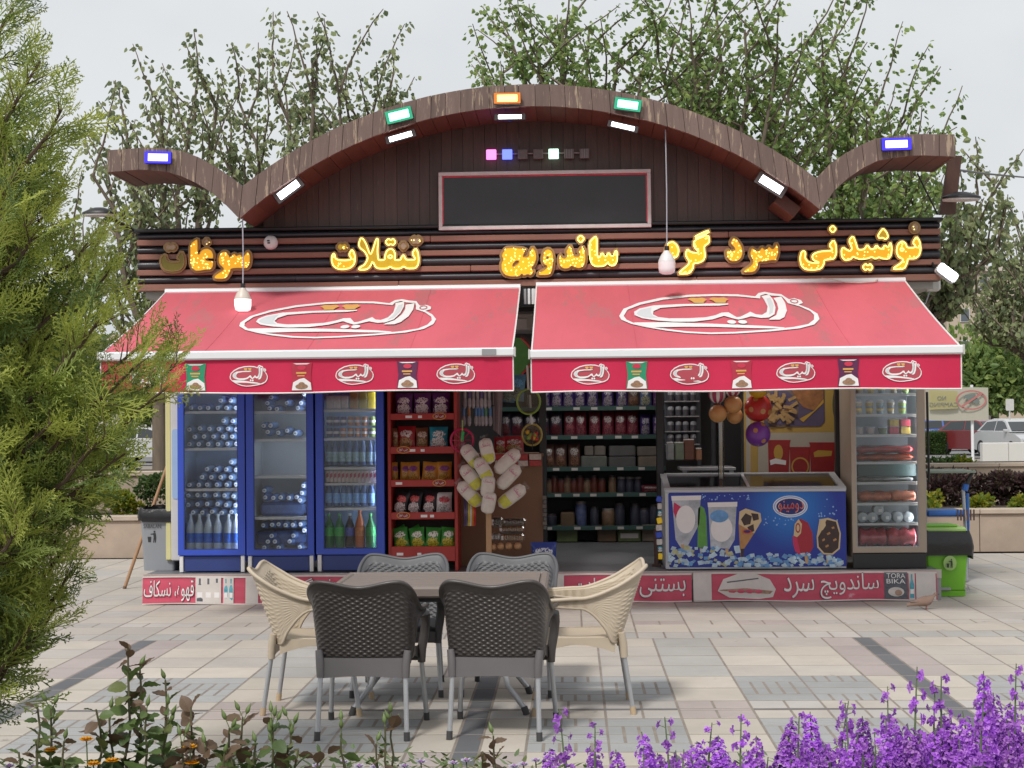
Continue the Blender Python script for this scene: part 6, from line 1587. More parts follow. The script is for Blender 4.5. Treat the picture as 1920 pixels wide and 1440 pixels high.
# pink wheel, green whistle, rainbow spring
c = at(*C8(100, 400), .1); t = thing('spoked_toy', c, 'crimson spoked ring toy hanging on the red rack edge', 'toy'); r = 80 * .26382 * 14.1 / FPX
mpk = M('toy_crimson', (.46, .02, .09), .4)
MB().tube([(c.x + r * math.cos(w * .2618), .1, c.z + r * math.sin(w * .2618)) for w in range(24)], .013, 6, closed=True).build('rim', mpk, t, smooth=60)
MB().lathe([(.02, -.012), (.02, .012)], c, 12, 'Y').build('hub', mpk, t)
for i in range(8): MB().tube([(c.x + .015 * math.cos(i * .785), .1, c.z + .015 * math.sin(i * .785)), (c.x + r * math.cos(i * .785), .1, c.z + r * math.sin(i * .785))], .005, 5).build('spoke', mpk, t)
c = at(*C8(103, 350), .06); t = thing('green_whistle', c, 'bright green whistle on a cord before the crimson wheel', 'toy')
MB().bx(c.x - .013, c.x + .013, .05, .07, c.z - .075, c.z + .02, .007, rot=Matrix.Rotation(R(6), 3, 'Y')).build('tube_body', M('whistle_green', (.03, .36, .09), .35), t); MB().tube([(c.x, .06, c.z + .02), (c.x, .06, c.z + .12)], .006, 6).build('cord', M('cord_lime', (.3, .42, .1), .5), t)
c = at(*C8(150, 900), .2); t = thing('rainbow_spring', (c.x, .2, c.z - .1), 'rainbow coloured plastic spring hanging under the white packets', 'toy')
for i, cc in enumerate(((.09, .05, .14), (.10, .09, .16), (.55, .42, .03), (.58, .56, .5), (.6, .2, .02), (.5, .03, .03))):
    x = c.x - .045 + i * .018
    MB().tube([(x + .01 * math.sin(q * .314), .2 + .03 * math.cos(q * .63), c.z + .12 - .026 * q + .0) for q in range(11)], .010, 6).build('coil', M('coil_%d' % i, cc, .4), t, smooth=60)
# green hook toy strand etc. is part of the rails; black stand
# ---- white snack packets on a wooden post
pb = at(*C8(288, 1215), .0); pt = at(*C8(290, 920), .0)
t = thing('wooden_post', (pb.x, .0, FZ), 'slim wooden display post carrying the white snack packets', 'post')
MB().bx(pb.x - .025, pb.x + .025, .06, .10, FZ, pt.z + .35, .004).build('post_shaft', M('pine_wood', (.42, .25, .13), .6, var=.15, vs=5, stretch=(3, 3, .4)), t)
MB().bx(pb.x - .16, pb.x + .16, .03, .2, FZ, FZ + .03, .004).build('foot_block', M('pine_wood', (.42, .25, .13)), t)
m_pkw = M('packet_white', (.60, .55, .50), .35, var=.12, vs=22, streak=((.42, .34, .30), 30, .68)); m_pky = M('packet_yellow', (.52, .50, .06), .4, var=.3, vs=22); m_pkp = M('packet_pink', (.50, .03, .17), .4); m_film = glass_mat('clear_film', (.85, .85, .84), .05, .4)
def packet(label, za, zb, yl=True, Y=.0, wd=.085):
    """snack packet from its inner end to its outer end"""
    p, q = at(*C8(*za), Y), at(*C8(*zb), Y); d = (q - p) * 1.14; L = d.length; ang = math.atan2(d.x, d.z)
    t = thing('snack_packet', p, label, 'snack packet', 'white snack packets on the post'); W[t.name] = Vector(); t.rotation_euler = (0, ang, 0)
    def f(u, v):
        th = 2 * math.pi * u; e = (1 - abs(2 * v - 1) ** 5) ** .5
        return Vector((wd * .62 * math.cos(th) * e, .045 * math.sin(th) * e, L * v))
    MB().grid(18, 14, f, wrap=True).build('packet_body', m_pkw, t, smooth=80)
    flip = ang > math.pi / 2 or ang < -math.pi / 2
    def patch(mb, v0, v1, u0, u1, l):
        mb.grid(6, 4, lambda u, v: (lambda th, vv: Vector((wd * .62 * math.cos(th) * (1 - abs(2 * vv - 1) ** 5) ** .5, -(.045 + l) * abs(math.sin(th)) * (1 - abs(2 * vv - 1) ** 5) ** .5 - l, L * vv)))(math.pi * (u0 + (u1 - u0) * u), v0 + (v1 - v0) * v))
    q1 = MB(); patch(q1, .10, .38, .2, .85, .002); q1.build('yellow_print', m_pky if yl else m_pkw, t, smooth=80)
    q2 = MB(); letters(q2, 'پشمک', lambda x, y, l: (x, -.052 - l, y), -wd * .42, wd * .42, L * .62, L * .80, .02); q2.build('printed_word', m_pkp, t)
    q3 = MB(); q3.add([(-wd * .3, 0, L * .97), (wd * .3, 0, L * .97), (wd * .42, .01, L * 1.09), (-wd * .38, -.01, L * 1.08)], [(0, 1, 2, 3)]); q3.build('film_end', m_film, t)
for i, (za, zb, yl) in enumerate((((225, 590), (120, 455), True), ((300, 570), (262, 405), True), ((335, 630), (485, 490), False), ((235, 750), (115, 600), True), ((355, 740), (490, 600), False), ((300, 690), (215, 545), True), ((235, 865), (95, 720), True), ((360, 870), (525, 745), True), ((275, 810), (290, 665), False), ((275, 925), (300, 780), False))):
    packet(['white packet at the upper corner of the fan beside the toy wheel', 'white packet with yellow base standing highest in the fan', 'white packet pointing up toward the chocolate boxes', 'white packet with film tip in the middle of the wheel side', 'white packet in the middle of the doorway side', 'white packet in front above the fan centre', 'white packet lowest on the wheel side with yellow base', 'white packet with yellow end lowest on the doorway side', 'round-topped white packet at the fan centre', 'white packet at the foot of the fan, over the post'][i], za, zb, yl, Y=(.05, .03, .05, .05, .05, .0, .05, .05, -.02, -.04)[i], wd=.102)
# ---- tray of bread and biscuits
m_bread = M('bread_crust', (.36, .20, .10), .7, var=.35, vs=14, bump=.3); m_bis = M('biscuit', (.42, .24, .12), .7, var=.3, vs=20); m_dbr = M('dark_biscuit', (.13, .075, .05), .7, var=.3, vs=20)
a, b = at(*C8(165, 1195), .1), at(*C8(560, 1195), .1)
t = thing('bread_tray', ((a.x + b.x) / 2, .2, FZ), 'pale wooden tray with bread before the brown counter', 'tray')
MB().bx(a.x, b.x, .06, .38, FZ + .005, FZ + .035, .004).build('tray_board', M('ply', (.36, .22, .12), .6, var=.15, vs=5), t)
for y in (.06, .37): MB().bx(a.x, b.x, y, y + .012, FZ + .0355, FZ + .06).build('tray_lip', M('ply', (.36, .22, .12)), t)
def bread(label, zx, zy, rx, rz_, mt, Y, group, cat='bread'):
    c = at(*C8(zx, zy), Y)
    o = MB().grid(14, 9, lambda u, v: c + Vector((rx * math.sin(math.pi * v) * math.cos(6.2832 * u), .05 * math.sin(math.pi * v) * math.sin(6.2832 * u), rz_ * math.cos(math.pi * v) * (1 + .1 * math.sin(6 * u)))), wrap=True).build('bread_roll' if cat == 'bread' else 'biscuit_pack', mt, smooth=120, loc=c); return tag(o, label, cat, group)
for i, (zx, zy) in enumerate(((320, 1160), (375, 1155), (432, 1152), (495, 1152))): bread('round bread roll in the front row on the tray', zx, zy, .036, .034, m_bread, .12, 'bread rolls')
def stack(label, za, zb, zy, h, mt, Y, n, group):
    a, b = at(*C8(za, zy), Y), at(*C8(zb, zy), Y); t = thing('biscuit_pack', ((a.x + b.x) / 2, Y, a.z), label, 'biscuit pack', group); w = (b.x - a.x) / n
    for i in range(n): MB().lathe([(h * .42, .0), (h * .5, w * .2), (h * .5, w * .7), (h * .42, w * .9)], (a.x + w * i, Y + .04, a.z + h / 2), 10, 'X').build('biscuit', mt, t, smooth=40)
    MB().bx(a.x - .012, b.x + .012, Y - .004, Y + .085, a.z, a.z + h * 1.04, .02).build('wrapper', m_film, t)
stack('clear pack of biscuits above the bread rolls', 385, 535, 1125, .075, m_bis, .14, 9, 'biscuit packs'); stack('clear pack of biscuits on the middle of the pile', 375, 535, 1062, .065, m_bis, .18, 10, 'biscuit packs, middle')
stack('clear pack of dark biscuits on top of the pile', 400, 545, 1005, .06, m_dbr, .2, 8, 'dark biscuit packs'); stack('clear pack of dark biscuits beside the post', 318, 385, 1020, .09, m_dbr, .2, 4, 'dark biscuit packs, post side'); stack('clear pack of pale rolls beside the post', 310, 370, 1118, .07, m_cart, .15, 3, 'pale roll packs')
p = at(*C8(680, 1270), .1)
bag('blue_pack', .24, .26, .16, bag_mat('bag_royal', (.03, .06, .26), (.55, .58, .66), (.10, .16, .5), 41.), 'blue and white plastic pack at the foot of the counter in the doorway', 'plastic pack', (p.x, .16, FZ), (0, 0, 0), None, 160)
c = at(*C8(685, 900), .5); t = thing('sachet_strip', c, 'strip of small grey sachets along the counter edge in the doorway', 'sachet strip')
for i in range(8): MB().bx(c.x - .02 + .008 * (i % 2), c.x + .02, .56, .575, c.z + .1 - i * .04, c.z + .135 - i * .04, .003, rot=Matrix.Rotation(R(rnd(-12, 12)), 3, 'Y')).build('sachet', m_bxs[i % 2 * 3], t)
c = at(*C8(1480, 1180), .5); t = thing('door_jamb', (c.x, .5, FZ), 'short dark post beside the freezer in the doorway', 'post'); MB().bx(c.x - .02, c.x + .02, .48, .52, FZ, c.z + .2, .004).build('shaft', m_gab, t); MB().bx(c.x - .04, c.x + .04, .46, .54, FZ, FZ + .02).build('foot', m_gab, t)

# ================================================================== bins, broom stick, trolley, dove
m_bag = M('bin_bag', (.012, .012, .014), .28, var=.2, vs=8, bump=.5, bs=18)
def bin_person(q, f):
    q.poly(ell(.62, .88, .08, .08, 10), f); q.poly([(.52, .78), (.72, .78), (.76, .42), (.72, .05), (.64, .05), (.62, .38), (.58, .05), (.50, .05), (.54, .45)], f); q.poly([(.55, .76), (.30, .72), (.30, .66), (.55, .66)], f)
    q.poly([(.05, .50), (.36, .50), (.32, .08), (.10, .08)], f)
def tub(mb, cx, cy, z0, z1, w0, d0, w1, d1, r=.03):
    L0 = rrect(cx - w0 / 2, cx + w0 / 2, cy - d0 / 2, cy + d0 / 2, r); L1 = rrect(cx - w1 / 2, cx + w1 / 2, cy - d1 / 2, cy + d1 / 2, r); n = len(L0)
    mb.add([(p[0], p[1], z0) for p in L0] + [(p[0], p[1], z1) for p in L1], [(i, (i + 1) % n, n + (i + 1) % n, n + i) for i in range(n)] + [tuple(range(n - 1, -1, -1))])
    return mb
YB_ = .32
a, b = at(262, 1071, YB_), at(331, 968, YB_)
cx = (a.x + b.x) / 2; m_bing = M('bin_grey', (.27, .285, .31), .5, var=.06, vs=3)
t = thing('litter_bin', (cx, YB_ + .14, FZ), 'grey plastic litter bin with black liner at the kiosk end', 'litter bin')
zt2 = at(290, 958, YB_).z
tub(MB(), cx, YB_ + .15, FZ + .002, zt2, .29, .26, .345, .31).build('bin_body', m_bing, t, smooth=40)
def liner(cx, cy, w, d, z0, z1, over, seed):
    rr = random.Random(seed); ph = [rr.uniform(0, 6) for _ in range(5)]
    L = rrect(-w / 2, w / 2, -d / 2, d / 2, .05, 8); nn = len(L)
    def f(u, v):
        p = L[int(round(u * nn)) % nn]; wv = .012 * math.sin(7 * 6.28 * u + ph[0]) * v + .016 * math.sin(3 * 6.28 * u + ph[1]) * v + .006 * math.sin(19 * u * 6.28 + 9 * v)
        s_ = 1 + over * math.sin(min(1, v * 1.15) * math.pi * .72) + wv * 1.4
        return Vector((cx + p[0] * s_, cy + p[1] * s_, z1 - (z1 - z0) * v + .02 * math.sin(2 * 6.28 * u + ph[2]) * v + .012 * math.sin(5 * 6.28 * u + ph[3]) * (1 - v)))
    return MB().grid(nn, 12, f, wrap=True)
lz0 = at(290, 978, YB_).z
liner(cx, YB_ + .15, .36, .325, lz0, zt2 + .03, .10, 2).build('liner', m_bag, t, smooth=70)
MB().grid(8, 8, lambda u, v: (cx - .15 + .3 * u, YB_ + .02 + .26 * v, zt2 - .02 + .03 * math.sin(7 * u) * math.sin(5 * v))).build('liner_inside', m_bag, t, smooth=70)
q = MB(); yf = YB_ - .005
fx = lambda px, py: at(px, py, yf)
p, r_ = fx(269, 990.5), fx(302, 983); letters(q, 'SABALAN', lambda x, y, l: (x, yf - .012 + (zt2 - y) * .06 - l, y), p.x, r_.x, p.z, r_.z, .02)
p, r_ = fx(275, 1019), fx(298, 994); bin_person(q, lambda x, y: (p.x + (r_.x - p.x) * x, yf - .006 + (zt2 - (p.z + (r_.z - p.z) * y)) * .06, p.z + (r_.z - p.z) * y)); tag(q.build('printed_mark', M('ink_dark', (.03, .03, .035), .5), t), kind='stuff')
# green bin
YG = .62
c = gnd(1777, 1119); YG = c.y; cx = at(1777, 1110, YG).x
m_bgn = M('bin_green', (.155, .44, .02), .42, var=.05, vs=3); m_bgl = M('bin_lid_green', (.34, .52, .17), .45, var=.08, vs=4)
zt3 = at(1780, 1000, YG).z
t = thing('litter_bin', (cx, YG + .17, 0), 'bright green pedal litter bin with black liner beside the kiosk', 'litter bin')
tub(MB(), cx, YG + .18, .002, .055, .34, .32, .345, .325).build('bin_base', m_bgn, t, smooth=40)
tub(MB(), cx, YG + .18, .06, zt3, .335, .315, .42, .36).build('bin_body', m_bgn, t, smooth=40)
MB().bx(cx - .09, cx + .03, YG - .01, YG + .02, .055, .085, .008).build('pedal', m_steel, t)
MB().tube([(cx + .16, YG + .0, .055), (cx + .2, YG + .0, .06), (cx + .18, YG, .10)], .006, 6).build('hinge_wire', m_steel, t)
lz0 = at(1780, 1045, YG).z
liner(cx, YG + .18, .43, .37, lz0, zt3 + .02, .14, 5).build('liner', m_bag, t, smooth=70)
ld = MB().bx(cx - .21, cx + .19, YG + .02, YG + .34, zt3 + .0, zt3 + .055, .02).build('lid', m_bgl, t)
MB().bx(cx - .19, cx + .11, YG + .03, YG + .30, zt3 + .056, zt3 + .075, .008).build('flap', m_bgn, ld)
q = MB(); p, r_ = at(1772, 1065, YG), at(1788, 1046, YG); q.mi = 0
q.poly(ell((p.x + r_.x) / 2, (p.z + r_.z) / 2, .06, .068, 20), lambda x, y: (x, YG - .012 - .05 * (y - .06), y)); q.mi = 1
bin_person(q, lambda x, y: (p.x + (r_.x - p.x) * x, YG - .022 - .02, p.z + (r_.z - p.z) * y)); q.build('printed_mark', [m_bgl, M('ink_dark', (.03, .03, .035), .5)], t)
# broom stick
a, b = gnd(233, 1104), at(320, 855, 1.35)
t = thing('broom_stick', a, 'long wooden broom stick leaning on the kiosk end behind the grey bin', 'stick')
MB().tube([a, b], .017, 8).build('shaft', M('stick_pine', (.40, .23, .13), .6, var=.15, vs=4), t, smooth=60); MB().tube([a, a + (b - a) * .02], .019, 8).build('ferrule', M('stick_dark', (.16, .10, .07), .6), t, smooth=60)
# folding trolley with blue trim
YT = 1.5
c = at(1770, 1000, YT)
t = thing('hand_trolley', (c.x, YT, 0), 'blue and grey hand trolley with flat green top shelf behind the green bin', 'trolley')
A = lambda px, py, Y=YT: at(px, py, Y)
m_tb = M('trolley_blue', (.025, .12, .42), .4, var=.08); m_tg = M('trolley_grey', (.38, .40, .43), .4, met=.3)
a, b = A(1737, 885), A(1828, 877); MB().bx(a.x, b.x, YT - .05, YT + .5, a.z - .012, a.z + .012, .004).build('top_shelf', M('shelf_pale_green', (.22, .26, .21), .5), t)
MB().tube([A(1825, 882), A(1812, 910)], .018, 8).build('upper_leg', m_black, t); MB().tube([A(1812, 908), A(1809, 920)], .03, 8).build('clamp', m_tb, t)
MB().tube([A(1806, 918), A(1810, 985), Vector((A(1810, 985).x, YT, .02))], .018, 8).build('leg', m_tg, t); MB().tube([A(1814, 925), A(1815, 985), Vector((A(1815, 985).x, YT + .1, .02))], .016, 8).build('leg', m_tb, t)
for x in (A(1740, 980).x,): MB().tube([(x, YT + .1, .02), (x, YT + .1, A(1740, 884).z)], .014, 8).build('leg', m_tg, t)
a, b = A(1735, 972), A(1806, 956); MB().bx(a.x, b.x, YT - .08, YT + .35, a.z + .02, b.z, .02).build('tray', m_tb, t)
for i in range(6): MB().bx(A(1776 + 6 * i, 0).x - .007, A(1776 + 6 * i, 0).x + .007, YT - .09, YT - .082, A(0, 988).z, A(0, 968).z).build('grille_bar', m_gab, t)
MB().tube([at(1738, 735, .5), at(1742, 905, .5)], .012, 6).build('strap', m_black, t)
# dove
g = gnd(1735, 1143); m_dove = M('dove_feather', (.30, .20, .155), .8, var=.14, vs=14)
t = thing('dove', g, 'small brown dove standing on the paving before the plinth', 'bird'); W[t.name] = Vector(); t.scale = (1.0,) * 3
sp = [(-.155, .040, .006, .014), (-.11, .050, .012, .020), (-.07, .062, .024, .030), (-.03, .070, .036, .040), (.01, .074, .042, .044), (.045, .082, .036, .040), (.066, .098, .024, .026), (.075, .116, .018, .019), (.084, .130, .0165, .0175), (.096, .134, .012, .012), (.106, .132, .005, .006)]
def dv(u, v):
    s_ = v * (len(sp) - 1); i = min(int(s_), len(sp) - 2); f_ = s_ - i; p = [sp[i][j] * (1 - f_) + sp[i + 1][j] * f_ for j in range(4)]
    th = 6.2832 * u; return Vector((p[0] + (.0), p[2] * math.cos(th), p[1] + p[3] * math.sin(th)))
MB().grid(14, 34, dv, wrap=True).build('body', m_dove, t, smooth=120)
MB().lathe([(.0045, 0), (.001, .018)], (.105, 0, .131), 6, 'X').build('beak', m_black, t)
for s_ in (-1, 1):
    MB().tube([(.01, s_ * .014, .04), (.008, s_ * .016, .0)], .003, 5).build('leg', M('dove_leg', (.35, .10, .09), .6), t); MB().lathe([(.003, 0), (.001, .002)], (.097, s_ * .0125, .137), 6, 'Y').build('eye', m_black, t)
    MB().grid(8, 6, lambda u, v: (.04 - .17 * u, s_ * (.043 - .012 * abs(2 * v - 1) - .022 * u), .088 - .012 * u - .034 * v * (1 - .6 * u))).build('wing', M('dove_wing', (.25, .18, .16), .8, var=.2, vs=20), t, smooth=80)

# ================================================================== table and chairs
def weave_bump(name, c, rough, sx, sz):
    if name in MATS: return MATS[name]
    m = M(name, c, rough, var=.12, vs=6)
    return m
m_char = M('resin_charcoal', (.056, .049, .047), .45, var=.22, vs=5, coat=.1)
m_chsm = M('resin_grey', (.135, .125, .13), .45, var=.08, vs=4)
m_chfar = M('resin_slate', (.085, .085, .092), .5, var=.12, vs=5)
m_beige = M('resin_beige', (.50, .42, .32), .5, var=.07, vs=5)
m_alu = M('leg_aluminium', (.45, .46, .48), .38, met=.55, var=.12, vs=9)
def chair(name, label, body, smooth_m, foot_m, woven_arms):
    """local frame: faces +Y, stands on z = 0"""
    t = thing(name, (0, 0, 0), label, 'chair')
    # tub shell: u -1..1 round the back into the arms
    def plan(u):
        s_ = abs(u); sg = 1 if u > 0 else -1
        if s_ < .42:
            x = s_ / .42 * .175; return (sg * x, -.235 + .30 * x * x)
        k_ = (s_ - .42) / .58; w = min(1, k_ / .38) * math.pi / 2
        cx_, cy_ = .175, -.226
        if k_ < .38: return (sg * (cx_ + .075 * math.sin(w)), cy_ + .075 * (1 - math.cos(w)))
        return (sg * (cx_ + .075 + .012 * (k_ - .38)), cy_ + .075 + (k_ - .38) / .62 * .34)
    def sst(a, b, x): x = min(1, max(0, (x - a) / (b - a))); return x * x * (3 - 2 * x)
    def top(u):
        s_ = abs(u); return .80 + .03 * sst(.0, .42, s_) - .175 * sst(.44, .80, s_) - .01 * sst(.8, 1, s_)
    def bot(u):
        s_ = abs(u); return .405 - .0 * s_ + .195 * sst(.55, .80, s_) + .012 * sst(.8, 1, s_)
    def shell(u, v, off):
        x, y = plan(u); z0, z1 = bot(u), top(u); z = z0 + (z1 - z0) * v; s_ = abs(u)
        lean = (z - .42) * (.34 * (1 - sst(.5, .85, s_))); fl = 1 + .22 * (z - .42)
        nx, ny = x, y - .02; ln = math.hypot(nx, ny) or 1
        roll = .018 * sst(.86, 1, v)
        p = Vector((x * fl, y - lean, z)) + Vector((nx / ln, ny / ln, 0)) * (off + roll)
        return p
    NU, NV = 201, 141
    def weave(u, v):
        m_ = (1 - .72 * sst(.45, .62, abs(u))) * sst(.03, .08, v) * (1 - sst(.86, .92, v)) * (1 - sst(.90, .96, abs(u)))
        a_ = u * 20; row = v * 29
        return m_ * .0042 * (math.sin(a_ * math.pi + (math.pi if int(row) % 2 else 0)) * abs(math.sin(row * math.pi)) + .55 * abs(math.sin(row * math.pi)))
    mb = MB()
    mb.grid(NU, NV, lambda u, v: shell(2 * u - 1, v, .006 + weave(2 * u - 1, v)))
    o0 = len(mb.v)
    mb.grid(NU, NV, lambda u, v: shell(2 * u - 1, v, -.008 - weave(2 * u - 1, v)))
    bk = mb.build('backrest', body, t, smooth=60)
    rim = MB()
    rim.tube([shell(-1 + 2 * i / 80, 1, -.001) for i in range(81)], .0115, 7)
    rim.tube([shell(-1 + 2 * i / 80, 0, -.001) for i in range(81)], .0095, 7)
    for s_ in (-1, 1): rim.tube([shell(s_, i / 6, -.001) for i in range(7)], .0105, 7)
    rim.build('rim', body, bk, smooth=60)
    # seat
    def seat(u, v):
        x = (u - .5) * (.46 - .03 * (1 - v)); y = -.21 + .44 * v
        e = .016 * math.sin(math.pi * u) * math.sin(math.pi * min(1, v * 1.1)); drop = .05 * sst(.86, 1, v) + .012 * sst(.85, 1, abs(2 * u - 1))
        return Vector((x, y, .435 - e - drop + .0015 * math.sin(u * 120) * math.sin(v * 110)))
    q = MB().grid(40, 40, seat); q.grid(12, 12, lambda u, v: seat(u, v) - Vector((0, 0, .022))); st = q.build('seat', body, t, smooth=60)
    for s_ in (-1, 1):
        MB().grid(14, 6, lambda u, v: Vector((s_ * (.232 + .004 * math.sin(u * 30)), -.2 + .42 * u, .43 - (.085 - .045 * math.sin(math.pi * u)) * v))).build('side_apron', body, st, smooth=60)
        MB().tube([(s_ * .235, -.235, .46), (s_ * .228, -.245, .40), (s_ * .225, -.25, .32)], [.02, .023, .021], 8).build('rear_socket', smooth_m, t, smooth=60)
        MB().tube([(s_ * .268, .20, .60), (s_ * .272, .225, .55), (s_ * .262, .215, .47), (s_ * .250, .205, .40), (s_ * .248, .21, .33)], [.03, .026, .026, .026, .022], 8).build('arm_post', body, t, smooth=60)
        MB().tube([(s_ * .225, -.25, .325), (s_ * .235, -.295, .025)], .0135, 10).build('leg', m_alu, t, smooth=60)
        MB().tube([(s_ * .235, -.293, .045), (s_ * .236, -.2985, .0)], .0165, 10).build('foot_cap', foot_m, t, smooth=60)
        MB().tube([(s_ * .248, .21, .335), (s_ * .268, .255, .025)], .0135, 10).build('leg', m_alu, t, smooth=60)
        MB().tube([(s_ * .267, .253, .045), (s_ * .268, .2575, .0)], .0165, 10).build('foot_cap', foot_m, t, smooth=60)
    q = MB().grid(16, 6, lambda u, v: Vector(((u - .5) * .45, -.252 - .012 * math.sin(math.pi * u) + .01 * v, .315 + .105 * v + .012 * math.sin(math.pi * u) * (1 - v))))
    q.grid(16, 6, lambda u, v: Vector(((u - .5) * .45, -.240 - .012 * math.sin(math.pi * u) + .01 * v, .315 + .105 * v + .012 * math.sin(math.pi * u) * (1 - v)))); q.build('rear_apron', smooth_m, t, smooth=60)
    q = MB().grid(16, 4, lambda u, v: Vector(((u - .5) * .47, .232 + .004 * v, .335 + .07 * v))); q.build('front_apron', body, t, smooth=60)
    return t
m_footd = M('foot_dark', (.05, .048, .05), .6); m_footb = M('foot_tan', (.48, .36, .23), .6)
ch = chair('resin_chair', 'charcoal woven resin chair with its back to the camera, nearer the conifer', m_char, m_chsm, m_footd, True)
ch.location = (-1.10, -5.655, 0); ch.rotation_euler = (0, 0, R(-2))
c2 = copy_tree(ch); c2.location = (-.395, -5.655, 0); c2.rotation_euler = (0, 0, R(-5)); c2['label'] = 'charcoal woven resin chair with its back to the camera, nearer the purple flowers'
ch3 = chair('resin_chair', 'charcoal resin chair facing the camera across the table, in front of the red snack rack', m_chfar, m_chsm, m_footd, True)
ch3.location = (-1.075, -4.46, 0); ch3.rotation_euler = (0, 0, R(181)); ch3.scale = (1, 1, .965); ch3['group'] = ch['group'] = c2['group'] = 'charcoal chairs round the table'
c4 = copy_tree(ch3); c4.location = (-.40, -4.46, 0); c4.rotation_euler = (0, 0, R(177)); c4['label'] = 'charcoal resin chair facing the camera across the table, in front of the bread tray'
ch5 = chair('resin_chair', 'beige woven resin chair at the table end nearer the conifer', m_beige, m_beige, m_footb, True)
ch5.location = (-1.47, -5.03, 0); ch5.rotation_euler = (0, 0, R(-90)); ch5['group'] = 'beige chairs at the table ends'
c6 = copy_tree(ch5); c6.location = (.025, -5.03, 0); c6.rotation_euler = (0, 0, R(91)); c6['label'] = 'beige woven resin chair at the table end nearer the purple flowers'
m_tbt = M('table_top', (.20, .165, .145), .5, var=.10, vs=3, stretch=(.6, 3, 3), bump=.1, bs=30)
t = thing('patio_table', (-.77, -4.93, 0), 'rectangular grey-brown patio table between the six chairs', 'table')
tx0, tx1, ty0, ty1 = -1.385, -.15, -5.36, -4.50
n = 7
for i in range(n):
    a_, b_ = ty0 + .05 + (ty1 - ty0 - .1) * i / n, ty0 + .05 + (ty1 - ty0 - .1) * (i + 1) / n
    MB().bx(tx0 + .051, tx1 - .051, a_ + .0012, b_ - .0012, .703, .7295, .003).build('top_slat', m_tbt, t)
for (x0, x1, y0, y1) in ((tx0, tx1, ty0, ty0 + .049), (tx0, tx1, ty1 - .049, ty1), (tx0, tx0 + .049, ty0 + .0495, ty1 - .0495), (tx1 - .049, tx1, ty0 + .0495, ty1 - .0495)):
    MB().bx(x0, x1, y0, y1, .668, .731, .012).build('top_edge', m_tbt, t)
MB().bx(tx0 + .06, tx1 - .06, ty0 + .06, ty1 - .06, .64, .70).build('underframe', m_footd, t)
for sx, xc in ((-1, tx0 + .25), (1, tx1 - .25)):
    for y, dy in ((ty0 + .2, -.1), (ty1 - .2, .1)):
        MB().tube([(xc + sx * -.06, y, .65), (xc - sx * .03, y + dy * .3, .40), (xc + sx * .02, y + dy * .7, .16), (xc + sx * .12, y + dy, .03)], .0165, 10).build('leg', m_alu, t, smooth=60)
        MB().tube([(xc + sx * .112, y + dy * .96, .045), (xc + sx * .128, y + dy * 1.03, 0)], .02, 10).build('foot_cap', m_footd, t, smooth=60)
    MB().tube([(xc - sx * .03, ty0 + .17, .40), (xc - sx * .03, ty1 - .17, .40)], .013, 8).build('crossbar', m_alu, t, smooth=60)

# ================================================================== foliage helpers
def leafm(name, c, tr=.48, var=.35, vs=2.0, rough=.55): return M(name, c, rough, var=var, vs=vs, trans=tr, world=False)
m_bark = M('bark', (.16, .125, .095), .9, var=.25, vs=8, stretch=(3, 3, .5), bump=.4, bs=20)
def rvec(rr): 
    z = rr.uniform(-1, 1); a = rr.uniform(0, 6.2832); s_ = math.sqrt(1 - z * z); return Vector((s_ * math.cos(a), s_ * math.sin(a), z))
def add_leaf(mb, p, d, n, L, wd, fold=.25):
    """broad leaf: two folded halves, six faces' worth of outline"""
    d = d.normalized(); s_ = d.cross(n)
    if s_.length < 1e-4: s_ = d.orthogonal()
    s_.normalize(); up = s_.cross(d).normalized()
    o = len(mb.v); e = up * (-fold * wd)
    mb.v += [p, p + d * L * .3 + s_ * wd * .5 + e, p + d * L * .68 + s_ * wd * .36 + e, p + d * L - up * L * .12, p + d * L * .68 - s_ * wd * .36 + e, p + d * L * .3 - s_ * wd * .5 + e, p + d * L * .5]
    mb.f += [(o, o + 1, o + 2, o + 6), (o + 6, o + 2, o + 3), (o + 6, o + 3, o + 4), (o, o + 6, o + 4, o + 5)]; mb.m += [mb.mi] * 4
